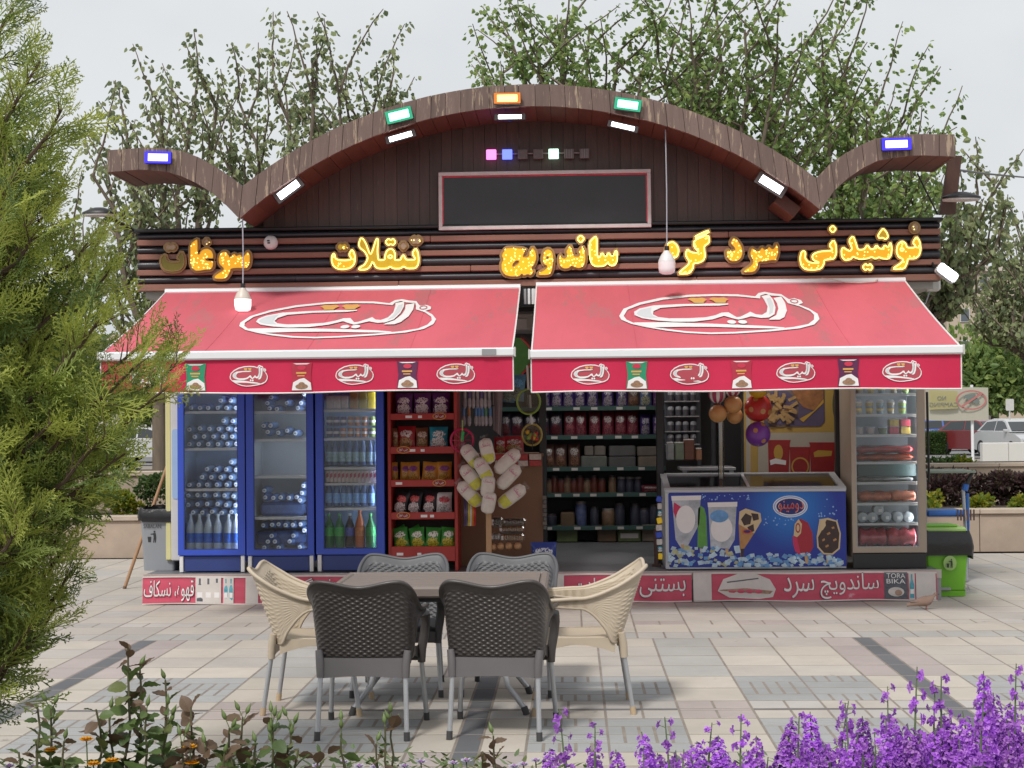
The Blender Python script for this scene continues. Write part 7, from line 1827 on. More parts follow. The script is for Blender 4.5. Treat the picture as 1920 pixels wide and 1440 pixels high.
def tree(label, base, h0, limbs, nshoot, shoot, leaf_n, leafL, mats, seed, group, droop=.75, wob=.18, trunk_r=.13, spread=.6):
    """limbs: points (world) the main limbs reach; upright leafy shoots grow from them"""
    rr = random.Random(seed); base = Vector(base)
    t = thing('leafy_tree', base, label, 'tree', group)
    wood, fol = MB(), MB()
    fork = base + Vector((rr.uniform(-.1, .1), 0, h0))
    wood.tube([base, base + (fork - base) * .5 + Vector((rr.uniform(-.06, .06), 0, 0)), fork], [trunk_r, trunk_r * .85, trunk_r * .75], 9)
    for L in limbs:
        L = Vector(L); pts = []
        for i in range(7):
            f = i / 6; p = fork.lerp(L, f); p.z += .35 * math.sin(math.pi * f) * (.2 if L.z > fork.z + 2 else .5)
            pts.append(p + Vector((rr.uniform(-1, 1), rr.uniform(-1, 1), rr.uniform(-.5, .5))) * .09 * (0 if i == 0 else 1))
        wood.tube(pts, [trunk_r * .55 * (1 - .75 * i / 6) for i in range(7)], 6)
        for s_ in range(nshoot):
            f = .3 + .7 * (s_ + rr.random()) / nshoot; i = min(5, int(f * 6)); p0 = pts[i].lerp(pts[i + 1], f * 6 - i)
            d = Vector((rr.uniform(-spread, spread), rr.uniform(-spread, spread), rr.uniform(.4, 1.0))).normalized()
            Ls = shoot * rr.uniform(.55, 1.2); sp_ = [p0]; k_ = 6
            for q in range(k_):
                d = (d + Vector((rr.uniform(-1, 1), rr.uniform(-1, 1), rr.uniform(-.3, .9))) * wob).normalized(); sp_.append(sp_[-1] + d * Ls / k_)
            wood.tube(sp_, [.018 * (1 - .8 * q / k_) + .003 for q in range(k_ + 1)], 4)
            for q in range(leaf_n):
                g_ = rr.random() ** .85; i = min(k_ - 1, int(g_ * k_)); p = sp_[i].lerp(sp_[i + 1], g_ * k_ - i)
                out = rvec(rr); out.z *= .5
                tw = p + out * rr.uniform(.02, .17)
                dd = (out * .8 + Vector((0, 0, -droop)) + rvec(rr) * .3)
                fol.mi = 0 if rr.random() < .45 else (1 if rr.random() < .65 else 2)
                sz = leafL * rr.uniform(.5, 1.35); add_leaf(fol, tw, dd, (rvec(rr) + Vector((0, -.4, .6))), sz, sz * .78)
    wood.build('trunk', m_bark, t, smooth=60)
    c = fol.build('crown', mats, t)
    return t
LT = [leafm('leaf_mid', (.26, .36, .115)), leafm('leaf_dark', (.16, .245, .08)), leafm('leaf_fresh', (.35, .44, .135))]
LT2 = [leafm('leaf_olive', (.30, .35, .165)), leafm('leaf_deep', (.18, .225, .12)), leafm('leaf_yellowish', (.36, .39, .20))]
def pts_at(lst, Y, dy=.9, seed=0):
    rr = random.Random(seed); return [at(px, py, Y + rr.uniform(-dy, dy)) for px, py in lst]
tree('pale slender tree rising behind the conifer and the first roof wing', (at(300, 900, 7.5).x, 7.5, 0), 1.9, pts_at([(185, 330), (240, 230), (300, 200), (360, 190), (420, 170), (250, 400), (380, 380), (130, 470)], 7.5, .7, 1), 11, 1.25, 46, .085, LT2, 11, 'trees behind the kiosk', wob=.2)
tree('leafy tree behind the arch between the conifer and the orange lamp', (at(610, 900, 8.0).x, 8.0, 0), 2.1, pts_at([(450, 190), (520, 140), (580, 110), (640, 170), (700, 170), (740, 200), (470, 330), (600, 260), (420, 300), (690, 260)], 8.0, .8, 2), 11, 1.3, 52, .085, LT2, 12, 'trees behind the kiosk', wob=.2)
tree('dense green tree behind the crown of the arch', (at(1090, 900, 8.6).x, 8.6, 0), 2.3, pts_at([(930, 140), (960, 70), (1010, 90), (1060, 40), (1110, 60), (1170, 90), (1200, 150), (950, 190), (1060, 150), (1130, 170)], 8.6, 1.0, 3), 13, 1.45, 58, .086, LT, 13, 'trees behind the kiosk', spread=1.1, droop=.5)
tree('dense green tree behind the falling side of the arch', (at(1360, 900, 8.2).x, 8.2, 0), 2.2, pts_at([(1230, 90), (1290, 60), (1340, 20), (1400, 60), (1450, 90), (1490, 140), (1280, 180), (1380, 190), (1450, 230), (1330, 120), (1500, 280)], 8.2, 1.0, 4), 13, 1.5, 58, .086, LT, 14, 'trees behind the kiosk', spread=1.1, droop=.5)
tree('green tree behind the far roof wing', (at(1610, 900, 8.4).x, 8.4, 0), 2.0, pts_at([(1530, 110), (1580, 120), (1630, 190), (1680, 220), (1720, 280), (1560, 250), (1620, 330), (1690, 370), (1540, 180), (1590, 400), (1740, 330)], 8.4, .9, 5), 13, 1.3, 56, .086, LT, 15, 'trees behind the kiosk', spread=1.0, droop=.5)
tree('thin sparse tree standing beyond the fascia corner', (at(1715, 900, 9.0).x, 9.0, 0), 2.3, pts_at([(1790, 420), (1830, 380), (1880, 330), (1860, 470), (1770, 480), (1830, 540), (1890, 460), (1780, 560)], 9.0, .6, 6), 8, .95, 34, .10, LT2, 16, 'trees behind the kiosk', wob=.24, trunk_r=.09)
tree('thin pale tree before the beige apartment block', (at(1960, 900, 14.0).x, 14.0, 0), 2.2, pts_at([(1900, 470), (1870, 560), (1920, 540), (1850, 640), (1900, 620), (1830, 600), (1915, 420)], 14.0, .8, 9), 9, 1.2, 40, .10, LT2, 18, 'trees behind the kiosk', wob=.24, trunk_r=.09)
# ---- clumps and far crowns
def leaf_cloud(mb, c, rad, n, L, rr, lumps=7, nm=3):
    c = Vector(c); cs = [(c + Vector((rr.uniform(-.6, .6) * rad[0], rr.uniform(-.6, .6) * rad[1], rr.uniform(-.5, .6) * rad[2])), rr.uniform(.35, .6)) for _ in range(lumps)]
    for i in range(n):
        q, s_ = cs[i % lumps]; v = rvec(rr); r_ = rr.uniform(.5, 1) ** .5
        p = q + Vector((v.x * rad[0] * s_ * r_, v.y * rad[1] * s_ * r_, v.z * rad[2] * s_ * r_))
        mb.mi = rr.randrange(nm); sz = L * rr.uniform(.6, 1.3)
        add_leaf(mb, p, v + rvec(rr) * .7 + Vector((0, 0, .2)), rvec(rr), sz, sz * .6)
def shrub(label, c, rad, n, L, mats, seed, name='shrub', cat='shrub', group='shrubs in the planters'):
    rr = random.Random(seed); c = Vector(c); t = thing(name, (c.x, c.y, c.z - rad[2]), label, cat, group)
    fol = MB(); leaf_cloud(fol, c, rad, n, L, rr, nm=len(mats)); fol.build('foliage', mats, t)
    w = MB()
    for i in range(6): w.tube([(c.x + rr.uniform(-.05, .05), c.y, c.z - rad[2] * 1.15), c + Vector((rr.uniform(-.6, .6) * rad[0], rr.uniform(-.5, .5) * rad[1], rad[2] * rr.uniform(-.1, .5)))], [.012, .004], 5)
    w.build('stem', m_bark, t)
YEL = [leafm('leaf_gold', (.36, .34, .03)), leafm('leaf_goldgreen', (.24, .28, .03)), leafm('leaf_lime', (.16, .24, .03))]
PUR = [leafm('leaf_purple', (.085, .038, .042)), leafm('leaf_wine', (.055, .032, .035)), leafm('leaf_bronze', (.10, .075, .045))]
GRN = [leafm('leaf_shrub', (.085, .15, .045)), leafm('leaf_shrub_dark', (.05, .095, .03)), leafm('leaf_shrub_lit', (.13, .20, .055))]  # three leaf tones, mixed at random through the foliage
def sh(label, px, py, Y, wpx, hpx, n, L, mats, seed, **kw):
    c = at(px, py, Y); s_ = (Y + 14) / FPX; shrub(label, c, (wpx / 2 * s_, max(.25, wpx / 2 * s_ * .8), hpx / 2 * s_), n, L, mats, seed, **kw)
sh('golden leaved shrub in the planter behind the grey bin', 235, 945, 5.4, 80, 45, 900, .07, YEL, 21)
sh('green shrub in the planter near the broom stick', 285, 925, 5.8, 60, 70, 700, .06, GRN, 22); sh('dark green shrub in the planter beside the golden one', 160, 930, 5.8, 110, 70, 1000, .07, GRN, 23)
sh('dark shrub in the raised planter behind the conifer', 200, 870, 7.6, 130, 80, 1100, .08, GRN, 24)
sh('purple leaved shrub behind the trolley', 1770, 915, 6.4, 110, 80, 1300, .07, PUR, 25); sh('purple leaved shrub behind the lime shrub', 1840, 920, 6.6, 110, 70, 1300, .07, PUR, 26); sh('purple leaved shrub at the photo edge', 1910, 920, 6.5, 80, 60, 900, .07, PUR, 27)
sh('lime green shrub in the planter beyond the green bin', 1846, 945, 5.5, 74, 45, 1100, .06, YEL, 28); sh('lime green shrub in the planter at the photo edge', 1912, 948, 5.5, 44, 36, 600, .06, YEL, 29); sh('small lime shrub close to the tan fridge', 1746, 946, 5.6, 30, 40, 400, .06, YEL, 30)
sh('yellow flowering plant above the long pale planter', 1812, 872, 12.2, 50, 30, 500, .08, YEL, 31); sh('green plant beside the yellow flowering one', 1775, 876, 12.2, 60, 30, 600, .09, GRN, 32)
sh('purple shrub in front of the long pale planter', 1880, 903, 9.5, 100, 30, 700, .07, PUR, 33)
def far_tree(label, px, pyb, pyt, Y, wpx, seed, mats=GRN, n=1800, L=.45):
    c = at(px, (pyb + pyt) / 2, Y); s_ = (Y + 14) / FPX; rr = random.Random(seed)
    t = thing('far_tree', (c.x, Y, 0), label, 'tree', 'trees beyond the car park')
    fol = MB(); leaf_cloud(fol, c, (wpx / 2 * s_, wpx / 2 * s_, (pyb - pyt) / 2 * s_), n, L, rr, lumps=17); fol.build('crown', mats, t)
    MB().tube([(c.x, Y, 0), (c.x + .2, Y, c.z * .6), c], [.25, .2, .1], 8).build('trunk', m_bark, t)
far_tree('broad dark green tree beyond the parked cars', 1860, 785, 610, 72, 170, 41, LT, n=3600); far_tree('dark tree at the photo edge beyond the cars', 1930, 780, 580, 78, 130, 42, LT); far_tree('olive tree beside the awning corner, beyond the banner', 1800, 775, 655, 80, 70, 43, LT2, 1400)
far_tree('dark tree far behind the conifer', 120, 800, 560, 60, 260, 44, n=2400); far_tree('green tree far behind the kiosk end', 290, 800, 640, 66, 150, 45, n=1800); far_tree('far tree behind the kiosk beyond the first fridge', 420, 790, 600, 70, 200, 46)
far_tree('far tree behind the middle of the kiosk', 800, 790, 560, 70, 260, 47); far_tree('far tree behind the doorway side of the kiosk', 1250, 790, 560, 75, 300, 48); far_tree('far tree behind the tan fridge', 1640, 790, 560, 75, 220, 49)

# ================================================================== car park
m_tyre = M('tyre', (.015, .015, .016), .8); m_rim_ = M('wheel_rim', (.40, .41, .43), .35, met=.5); m_win = M('car_window', (.022, .026, .03), .12, spec=.8); m_hl = M('headlight', (.60, .62, .64), .2)
def car(label, px, py, Y, body, rz, L=4.3, Wd=1.7):
    c = at(px, py, Y); t = thing('parked_car', (c.x, Y, 0), label, 'car', 'parked cars', R(rz)); W[t.name] = Vector()
    low = [(-L / 2, .35), (-L / 2 + .05, .75), (-L / 2 + .35, .92), (-.9, .98), (1.0, .95), (L / 2 - .5, .86), (L / 2 - .06, .70), (L / 2, .38), (L / 2 - .3, .22), (-L / 2 + .3, .22)]
    top = [(-1.75, .96), (-1.15, 1.36), (-.8, 1.42), (.25, 1.42), (.55, 1.36), (1.25, .95)]
    MB().prism(low, lambda x, z, q: Vector((x, -Wd / 2 + q, z)), Wd).build('body', body, t)
    q = MB(); n = len(top); ti = lambda z: .17 * max(0, (z - .95) / .47)
    q.add([(x, -Wd / 2 + .02 + ti(z), z) for x, z in top] + [(x, Wd / 2 - .02 - ti(z), z) for x, z in top], [(i, i + 1, n + i + 1, n + i) for i in range(n - 1)] + [tuple(range(n - 1, -1, -1)), tuple(range(n, 2 * n))]); q.build('cabin', body, t)
    wt = lambda pts, s_: [(x, s_ * (Wd / 2 - .012 - ti(z)), z) for x, z in pts]
    for s_ in (-1, 1):
        for pts in ([(-1.5, 1.0), (-1.08, 1.33), (-.25, 1.37), (-.22, 1.0)], [(-.14, 1.0), (-.17, 1.37), (.25, 1.37), (.5, 1.31), (1.0, 1.0)]): MB().add(wt(pts, s_), [(0, 1, 2, 3) if len(pts) == 4 else (0, 1, 2, 3, 4)]).build('side_window', m_win, t)
        MB().bx(L / 2 - .12, L / 2 + .005, s_ * .55 - .2, s_ * .55 + .2, .62, .74, .02).build('headlight', m_hl, t); MB().bx(-L / 2 - .004, -L / 2 + .1, s_ * .6 - .15, s_ * .6 + .15, .65, .82, .02).build('tail_light', M('tail_red', (.3, .02, .02), .3), t)
        for xw in (-1.35, 1.3):
            w_ = MB().lathe([(.30, -.1), (.31, 0), (.30, .1)], (xw, s_ * (Wd / 2 - .08), .31), 18, 'Y').build('wheel', m_tyre, t, smooth=40); MB().lathe([(.19, -.106), (.19, .106)], (xw, s_ * (Wd / 2 - .08), .31), 14, 'Y').build('rim', m_rim_, w_, smooth=40)
        MB().bx(.85, 1.0, s_ * (Wd / 2 + .03) - .08, s_ * (Wd / 2 + .03) + .08, .95, 1.06, .02).build('mirror', body, t)
    MB().add([(.60, -Wd / 2 + .22, 1.34), (.60, Wd / 2 - .22, 1.34), (1.22, Wd / 2 - .08, 1.0), (1.22, -Wd / 2 + .08, 1.0)], [(0, 1, 2, 3)]).build('windscreen', m_win, t); MB().add([(-1.2, -Wd / 2 + .22, 1.345), (-1.2, Wd / 2 - .22, 1.345), (-1.68, Wd / 2 - .1, 1.03), (-1.68, -Wd / 2 + .1, 1.03)], [(3, 2, 1, 0)]).build('rear_window', m_win, t)
    MB().bx(L / 2 - .05, L / 2 + .012, -.5, .5, .5, .62, .01).build('grille', m_tyre, t); MB().bx(L / 2 - .1, L / 2 + .03, -Wd / 2 + .05, Wd / 2 - .05, .3, .46, .04).build('bumper', body, t)
    return t
def paint_c(n, c): return M(n, c, .28, coat=.6, var=.03)
car('dark red car parked behind the banner post', 1842, 830, 50, paint_c('car_maroon', (.15, .018, .022)), -62)
car('silver sedan parked beside the dark red car', 1906, 833, 47, paint_c('car_silver', (.46, .47, .48)), -80); car('white car parked behind the silver sedan', 1905, 815, 60, paint_c('car_white', (.68, .68, .68)), -75)
car('blue and red car parked beyond the hedge', 1772, 818, 58, paint_c('car_blue', (.05, .10, .36)), -5); car('grey car parked far beyond the conifer', 285, 800, 50, paint_c('car_grey', (.5, .5, .51)), -20)
# white wall block
a, b = at(1843, 890, 30), at(1990, 829, 30)
t = thing('white_wall', ((a.x + b.x) / 2, 30, 0), 'low white block wall before the parked silver sedan', 'wall')
for i in range(3):
    x0, x1 = a.x + (b.x - a.x) * i / 3 + .004, a.x + (b.x - a.x) * (i + 1) / 3 - .004; MB().bx(x0, x1, 30, 30.3, -.05, b.z, .015).build('wall_panel', M('wall_white', (.60, .59, .565), .8, var=.05, vs=1), t)
# banner on two posts, seen from behind
YN = 36; a, b = at(1737, 788, YN), at(1852, 727, YN)
t = thing('notice_banner', ((a.x + b.x) / 2, YN, 0), 'pale notice banner on two white posts, seen from behind', 'banner')
m_nb = M('banner_pale', (.50, .48, .40), .8, var=.05, vs=1, trans=.3); NBM = [M('banner_yellow', (.47, .43, .22), .8, trans=.3), M('banner_text', (.17, .18, .18), .8), M('banner_ring', (.42, .16, .15), .8), M('banner_tent', (.16, .19, .18), .8)]
bn = MB().grid(16, 8, lambda u, v: (a.x + (b.x - a.x) * u, YN + .05 * math.sin(5 * u), a.z + (b.z - a.z) * v - .06 * u * 0 + .05 * math.sin(3 * u) * (v - .5))).build('cloth', m_nb, t, smooth=60)
nf = lambda x, y, l=0: Vector((a.x + (b.x - a.x) * x, YN - .09 - l, a.z + (b.z - a.z) * y))
q = MB(); q.mi = 0; q.poly([(.04, .33), (.5, .36), (.5, .9), (.04, .95)], lambda x, y: nf(x, y)); q.mi = 1
letters(q, 'NO', lambda x, y, l: nf(.36 - x, y, .02 + l), .05, .19, .62, .75, .03); letters(q, 'CAMPING', lambda x, y, l: nf(.50 - x, y, .02 + l), .0, .46, .42, .55, .03)
q.mi = 2; q.poly(ell(.72, .62, .25, .31, 30), lambda x, y: nf(x, y, .01), [ell(.72, .62, .22, .265, 30)]); q.mi = 3; q.poly([(.58, .63), (.62, .78), (.78, .80), (.86, .55), (.80, .5), (.68, .6), (.63, .68)], lambda x, y: nf(x, y, .02)); q.mi = 2; q.poly([(.53, .42), (.56, .38), (.91, .82), (.88, .86)], lambda x, y: nf(x, y, .04))
q.build('banner_print', NBM, bn)
for px in (1733, 1825): x = at(px, 800, YN).x; MB().tube([(x, YN + .12, -.1), (x, YN + .12, b.z + .1)], .05, 8).build('post', m_bar, t, smooth=60)
YO = 56; a, b = at(1886, 770, YO), at(1901, 748, YO); t = thing('road_sign', ((a.x + b.x) / 2, YO, 0), 'small blank road sign on a thin post above the cars', 'sign')
MB().prism(rrect(a.x, b.x, a.z, b.z, .05), lambda x, z, q_: (x, YO + q_, z), .03).build('plate', m_offw, t); MB().tube([((a.x + b.x) / 2, YO + .06, 0), ((a.x + b.x) / 2, YO + .06, b.z)], .04, 8).build('pole', m_offw, t, smooth=60)
# hedge
a, b = gnd(1730, 852), at(1778, 813, gnd(1730, 852).y); t = thing('hedge', ((a.x + b.x) / 2, a.y + .6, 0), 'clipped box hedge beyond the trolley', 'hedge'); rr = random.Random(8); q = MB()
for i in range(3200):
    f = rr.randrange(3); u, v = rr.random(), rr.random(); x0, x1, y0, y1, z1 = a.x, b.x, a.y, a.y + 1.3, b.z
    p = Vector((x0 + (x1 - x0) * u, y0, z1 * v)) if f == 0 else Vector((x0 + (x1 - x0) * u, y0 + (y1 - y0) * v, z1)) if f == 1 else Vector((x1, y0 + (y1 - y0) * u, z1 * v))
    q.mi = rr.randrange(3); add_leaf(q, p, rvec(rr) + Vector((0, -.6, .5)), rvec(rr), .13, .08)
q.build('foliage', GRN, t); MB().bx(a.x + .06, b.x - .06, a.y + .06, a.y + 1.24, 0, b.z - .06).build('core', GRN[1], t)
# far building
YQ = 105; m_bf = M('building_render', (.46, .38, .30), .85, var=.07, vs=.3); a, b = at(1778, 800, YQ), at(2150, 505, YQ)
t = thing('apartment_block', ((a.x + b.x) / 2, YQ, 0), 'beige apartment block far behind the thin tree', 'building'); MB().bx(a.x, b.x, YQ, YQ + 12, 0, b.z).build('wall', m_bf, t); MB().bx(a.x - .3, b.x + .3, YQ - .3, YQ + 12.3, b.z + .01, b.z + .4).build('parapet', M('building_trim', (.52, .46, .40), .8), t)
for px in (1800, 1835, 1910, 1955, 2010, 2070):
    for py in (530, 590, 650, 705):
        w0, w1 = at(px, py + 14, YQ - .05), at(px + 18, py - 12, YQ - .05); wd = MB().bx(w0.x, w1.x, YQ - .09, YQ - .02, w0.z, w1.z).build('window', M('window_frame_far', (.55, .53, .5), .6), t); MB().bx(w0.x + .07, w1.x - .07, YQ - .12, YQ - .095, w0.z + .07, w1.z - .07).build('pane', M('window_pane_far', (.10, .12, .14), .2), wd)
a, b = at(1800, 664, 80), at(1868, 655, 80)
t = thing('white_railing', ((a.x + b.x) / 2, 80, 0), 'white railing of a low roof beside the awning corner', 'railing')
MB().bx(a.x, b.x, 80, 80.3, 0, a.z - .02).build('wall', M('annex_wall', (.22, .2, .19), .8, var=.1, vs=.5), t); MB().tube([(a.x, 79.9, b.z + .1), (b.x, 79.9, b.z + .1)], .06, 6).build('rail', m_offw, t)
for i in range(6): x = a.x + (b.x - a.x) * i / 5; MB().tube([(x, 79.9, a.z - .5), (x, 79.9, b.z + .1)], .04, 6).build('baluster', m_offw, t)
a, b = at(-60, 800, 90), at(330, 640, 90); t = thing('apartment_block', ((a.x + b.x) / 2, 90, 0), 'pale low building far behind the conifer', 'building'); MB().bx(a.x, b.x, 90, 100, 0, b.z).build('wall', M('building_pale', (.5, .46, .42), .85, var=.06, vs=.3), t); MB().bx(a.x - .3, b.x + .3, 89.7, 100.3, b.z + .01, b.z + .5).build('parapet', m_bf, t)
for px in range(-40, 320, 50):
    for py in (690, 745): w0, w1 = at(px, py + 16, 89.9), at(px + 22, py - 12, 89.9); MB().bx(w0.x, w1.x, 89.85, 89.98, w0.z, w1.z).build('window', M('window_pane_far', (.10, .12, .14), .2), t)

# ================================================================== conifer at the left of the view
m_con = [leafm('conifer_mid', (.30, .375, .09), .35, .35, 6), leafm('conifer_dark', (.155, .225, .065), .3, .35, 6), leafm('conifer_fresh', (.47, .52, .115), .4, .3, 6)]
def spray_pts(rr):
    """one flat feathery spray: list of (start, end, width) in its own plane, x forward, y side"""
    out = []; L = 1.0; out.append(((0, 0, 0), (L, 0, .02), .040))
    for i in range(11):
        f = .08 + .84 * i / 10; s_ = 1 if i % 2 else -1; l_ = (.42 * (1 - f) + .12) * rr.uniform(.8, 1.2); an = R(rr.uniform(32, 48))
        p = (f * L, 0, .02 * f); e = (p[0] + l_ * math.cos(an), s_ * l_ * math.sin(an), rr.uniform(-.05, .07)); out.append((p, e, .040))
        for j in range(4):
            g = .25 + .2 * j; s2 = 1 if j % 2 else -1; l2 = l_ * .38 * (1.1 - g * .6); a2 = s_ * an + s2 * R(36)
            p2 = tuple(p[q] + (e[q] - p[q]) * g for q in range(3)); out.append((p2, (p2[0] + l2 * math.cos(a2), p2[1] + l2 * math.sin(a2), p2[2] + rr.uniform(-.04, .05)), .034))
    return out
rrc = random.Random(31); SPR = [spray_pts(rrc) for _ in range(5)]
def add_spray(mb, p, d, n, size, rr):
    d = d.normalized(); s_ = d.cross(n); s_ = s_.normalized() if s_.length > 1e-4 else d.orthogonal().normalized(); u = s_.cross(d)
    T = lambda q: p + (d * q[0] + s_ * q[1] + u * q[2]) * size
    for (a, b, w) in rr.choice(SPR):
        A_, B_ = T(a), T(b); ax = (B_ - A_); sd = ax.cross(u); sd = sd.normalized() * w * size * .5 if sd.length > 1e-6 else s_ * w * size * .5; up_ = u * w * size * .45
        o = len(mb.v); m_ = A_.lerp(B_, .55); mb.v += [A_, m_ + sd, B_, m_ - sd, m_ + up_]; mb.f += [(o, o + 1, o + 4), (o + 1, o + 2, o + 4), (o + 2, o + 3, o + 4), (o + 3, o, o + 4)]; mb.m += [mb.mi] * 4
rr = random.Random(77); YV = -8.1
tr = at(-150, 700, YV); TX = tr.x
t = thing('conifer', (TX, YV, .05), 'feathery green conifer filling the side of the view, in front of the kiosk end', 'tree')
wood, fol = MB(), MB()
wood.tube([(TX, YV, .05), (TX + .03, YV, 1.2), (TX - .02, YV, 2.4), (TX + .02, YV, 4.2)], [.09, .075, .055, .015], 9)
tips = [(75, 5), (60, -60), (125, 105), (105, 160), (165, 195), (150, 260), (95, 300), (160, 350), (130, 410), (215, 445), (190, 520), (250, 505), (235, 590), (330, 625), (300, 680), (385, 668), (365, 715), (300, 770), (285, 840), (240, 880), (255, 800), (180, 960), (170, 1020), (185, 1060), (155, 1130), (110, 1160), (50, 1180), (25, 1240), (-5, 1300), (180, 700), (200, 640), (120, 560), (90, 480), (60, 390), (40, 250), (30, 120), (150, 780), (120, 880), (80, 960), (100, 1040), (60, 1100)]
allb = [(px, py, YV + rr.uniform(-.35, .35)) for px, py in [(q[0] - 50, q[1] + 10) for q in tips]] + [(rr.uniform(-80, 175 if 450 < py < 950 else 70), py, YV + rr.uniform(-.75, .75)) for py in [rr.uniform(330, 1000) if q_ < 34 else rr.uniform(-60, 330) for q_ in range(36)]]
for (px, py, Y) in allb:
    tip = at(px, py, Y); z0 = max(.35, tip.z - rr.uniform(.30, .62)); st = Vector((TX, YV, z0)); n_ = 9; pts = []
    for i in range(n_ + 1):
        f = i / n_; p = st.lerp(tip, f); p.z -= .10 * math.sin(math.pi * f); p += Vector((rr.uniform(-1, 1), rr.uniform(-1, 1), rr.uniform(-1, 1))) * .018; pts.append(p)
    pts[-1] = tip; wood.tube(pts, [.017 * (1 - .85 * i / n_) + .0022 for i in range(n_ + 1)], 5)
    L = (tip - st).length; ns = int(L * 23)
    for s_ in range(ns):
        f = .22 + .78 * (s_ + rr.random()) / ns; i = min(n_ - 1, int(f * n_)); p = pts[i].lerp(pts[i + 1], f * n_ - i); ax = (pts[i + 1] - pts[i]).normalized()
        side = rvec(rr); side = (side - ax * side.dot(ax)); side = side.normalized() if side.length > 1e-4 else ax.orthogonal()
        l_ = rr.uniform(.12, .27) * (1.15 - .55 * f); dd = (ax * .75 + side * .75 + Vector((0, 0, .25))).normalized()
        q = p + dd * l_ * .45; wood.tube([p, q, q + dd * l_ * .3], [.0035, .0025, .0015], 3, caps=False)
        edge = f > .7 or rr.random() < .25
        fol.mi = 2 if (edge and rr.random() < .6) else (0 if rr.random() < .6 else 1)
        for k_ in range(2):
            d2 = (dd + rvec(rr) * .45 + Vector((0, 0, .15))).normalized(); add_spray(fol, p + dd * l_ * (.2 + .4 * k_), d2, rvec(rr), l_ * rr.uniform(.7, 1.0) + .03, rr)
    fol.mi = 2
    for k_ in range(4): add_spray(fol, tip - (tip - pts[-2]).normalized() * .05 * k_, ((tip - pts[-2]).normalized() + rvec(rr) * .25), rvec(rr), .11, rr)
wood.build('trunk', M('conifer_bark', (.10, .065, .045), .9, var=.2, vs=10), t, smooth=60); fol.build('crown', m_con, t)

# ================================================================== purple stocks at the right
m_pet_ = [M('petal_violet', (.48, .16, .72), .5, rand=.25, var=.3, vs=30, trans=.35), M('petal_deep', (.28, .07, .47), .5, rand=.25, var=.3, vs=30, trans=.3), M('petal_light', (.60, .27, .78), .5, rand=.25, var=.25, vs=30, trans=.35)]
m_stm = M('stock_stem', (.14, .20, .09), .6, var=.2, vs=10, trans=.15)
def floret(mb, c, n, r, rr):
    n = n.normalized(); a_ = n.orthogonal().normalized(); b_ = n.cross(a_); k0 = rr.uniform(0, 6)
    for ring in range(2):
        for i in range(4):
            w = k0 + i * 1.5708 + ring * .785; d = a_ * math.cos(w) + b_ * math.sin(w); s_ = n.cross(d); R_ = r * (1 - .38 * ring); lift = n * r * (.12 + .35 * ring)
            mb.mi = rr.choice((0, 0, 1, 2)); o = len(mb.v)
            mb.v += [c + lift * .3, c + d * R_ * .55 + s_ * R_ * .42 + lift + n * r * rr.uniform(-.1, .2), c + d * R_ + s_ * R_ * .24 + lift * .7 + n * r * rr.uniform(-.25, .15), c + d * R_ * 1.03 - s_ * R_ * .2 + lift * .6 + n * r * rr.uniform(-.25, .15), c + d * R_ * .55 - s_ * R_ * .42 + lift + n * r * rr.uniform(-.1, .2)]
            mb.f += [(o, o + 1, o + 2), (o, o + 2, o + 3), (o, o + 3, o + 4)]; mb.m += [mb.mi] * 3
def stock(kind, seed):
    rr = random.Random(seed); t = thing('stock_flower', (0, 0, 0), 'x', 'flower'); H = .62; st, bl = MB(), MB()
    bend = Vector((rr.uniform(-.05, .05), rr.uniform(-.03, .03), 0)); ax = lambda f: bend * f * f + Vector((0, 0, H * f))
    st.tube([ax(i / 6) for i in range(7)], [.0055, .005, .005, .0045, .004, .003, .0018], 6)
    if kind == 0:      # full dense spike
        for i in range(44):
            f = .50 + .47 * i / 43; w = i * 2.399 + rr.uniform(-.3, .3); sz = .029 * (1.15 - .75 * (f - .5) / .5); out = Vector((math.cos(w), math.sin(w), rr.uniform(-.1, .5) + (f - .5)))
            floret(bl, ax(f) + Vector((math.cos(w), math.sin(w), 0)) * .032 * (1.2 - .8 * (f - .5) / .5), out, sz, rr)
    else:              # loose spike with gaps
        for i in range(17):
            f = .42 + .56 * i / 16; w = i * 2.399 + rr.uniform(-.4, .4); sz = .026 * (1.15 - .6 * (f - .42) / .58) * rr.uniform(.8, 1.1); out = Vector((math.cos(w), math.sin(w), rr.uniform(-.35, .35))); p1 = ax(f) + out * .024
            st.tube([ax(f), p1], .0014, 3, caps=False); floret(bl, p1, out, sz, rr)
    for i in range(9):
        f = .06 + .38 * i / 8; w = rr.uniform(0, 6.28); st.mi = 0; add_leaf(st, ax(f), Vector((math.cos(w), math.sin(w), .5)), Vector((0, 0, 1)), rr.uniform(.05, .09), .014)
    st.build('stem', m_stm, t, smooth=60); bl.build('blossom', m_pet_, t); return t
SK = [stock(0, 1), stock(0, 2), stock(0, 3), stock(1, 4), stock(1, 5), stock(1, 6)]; used = [False] * 6
rr = random.Random(90)
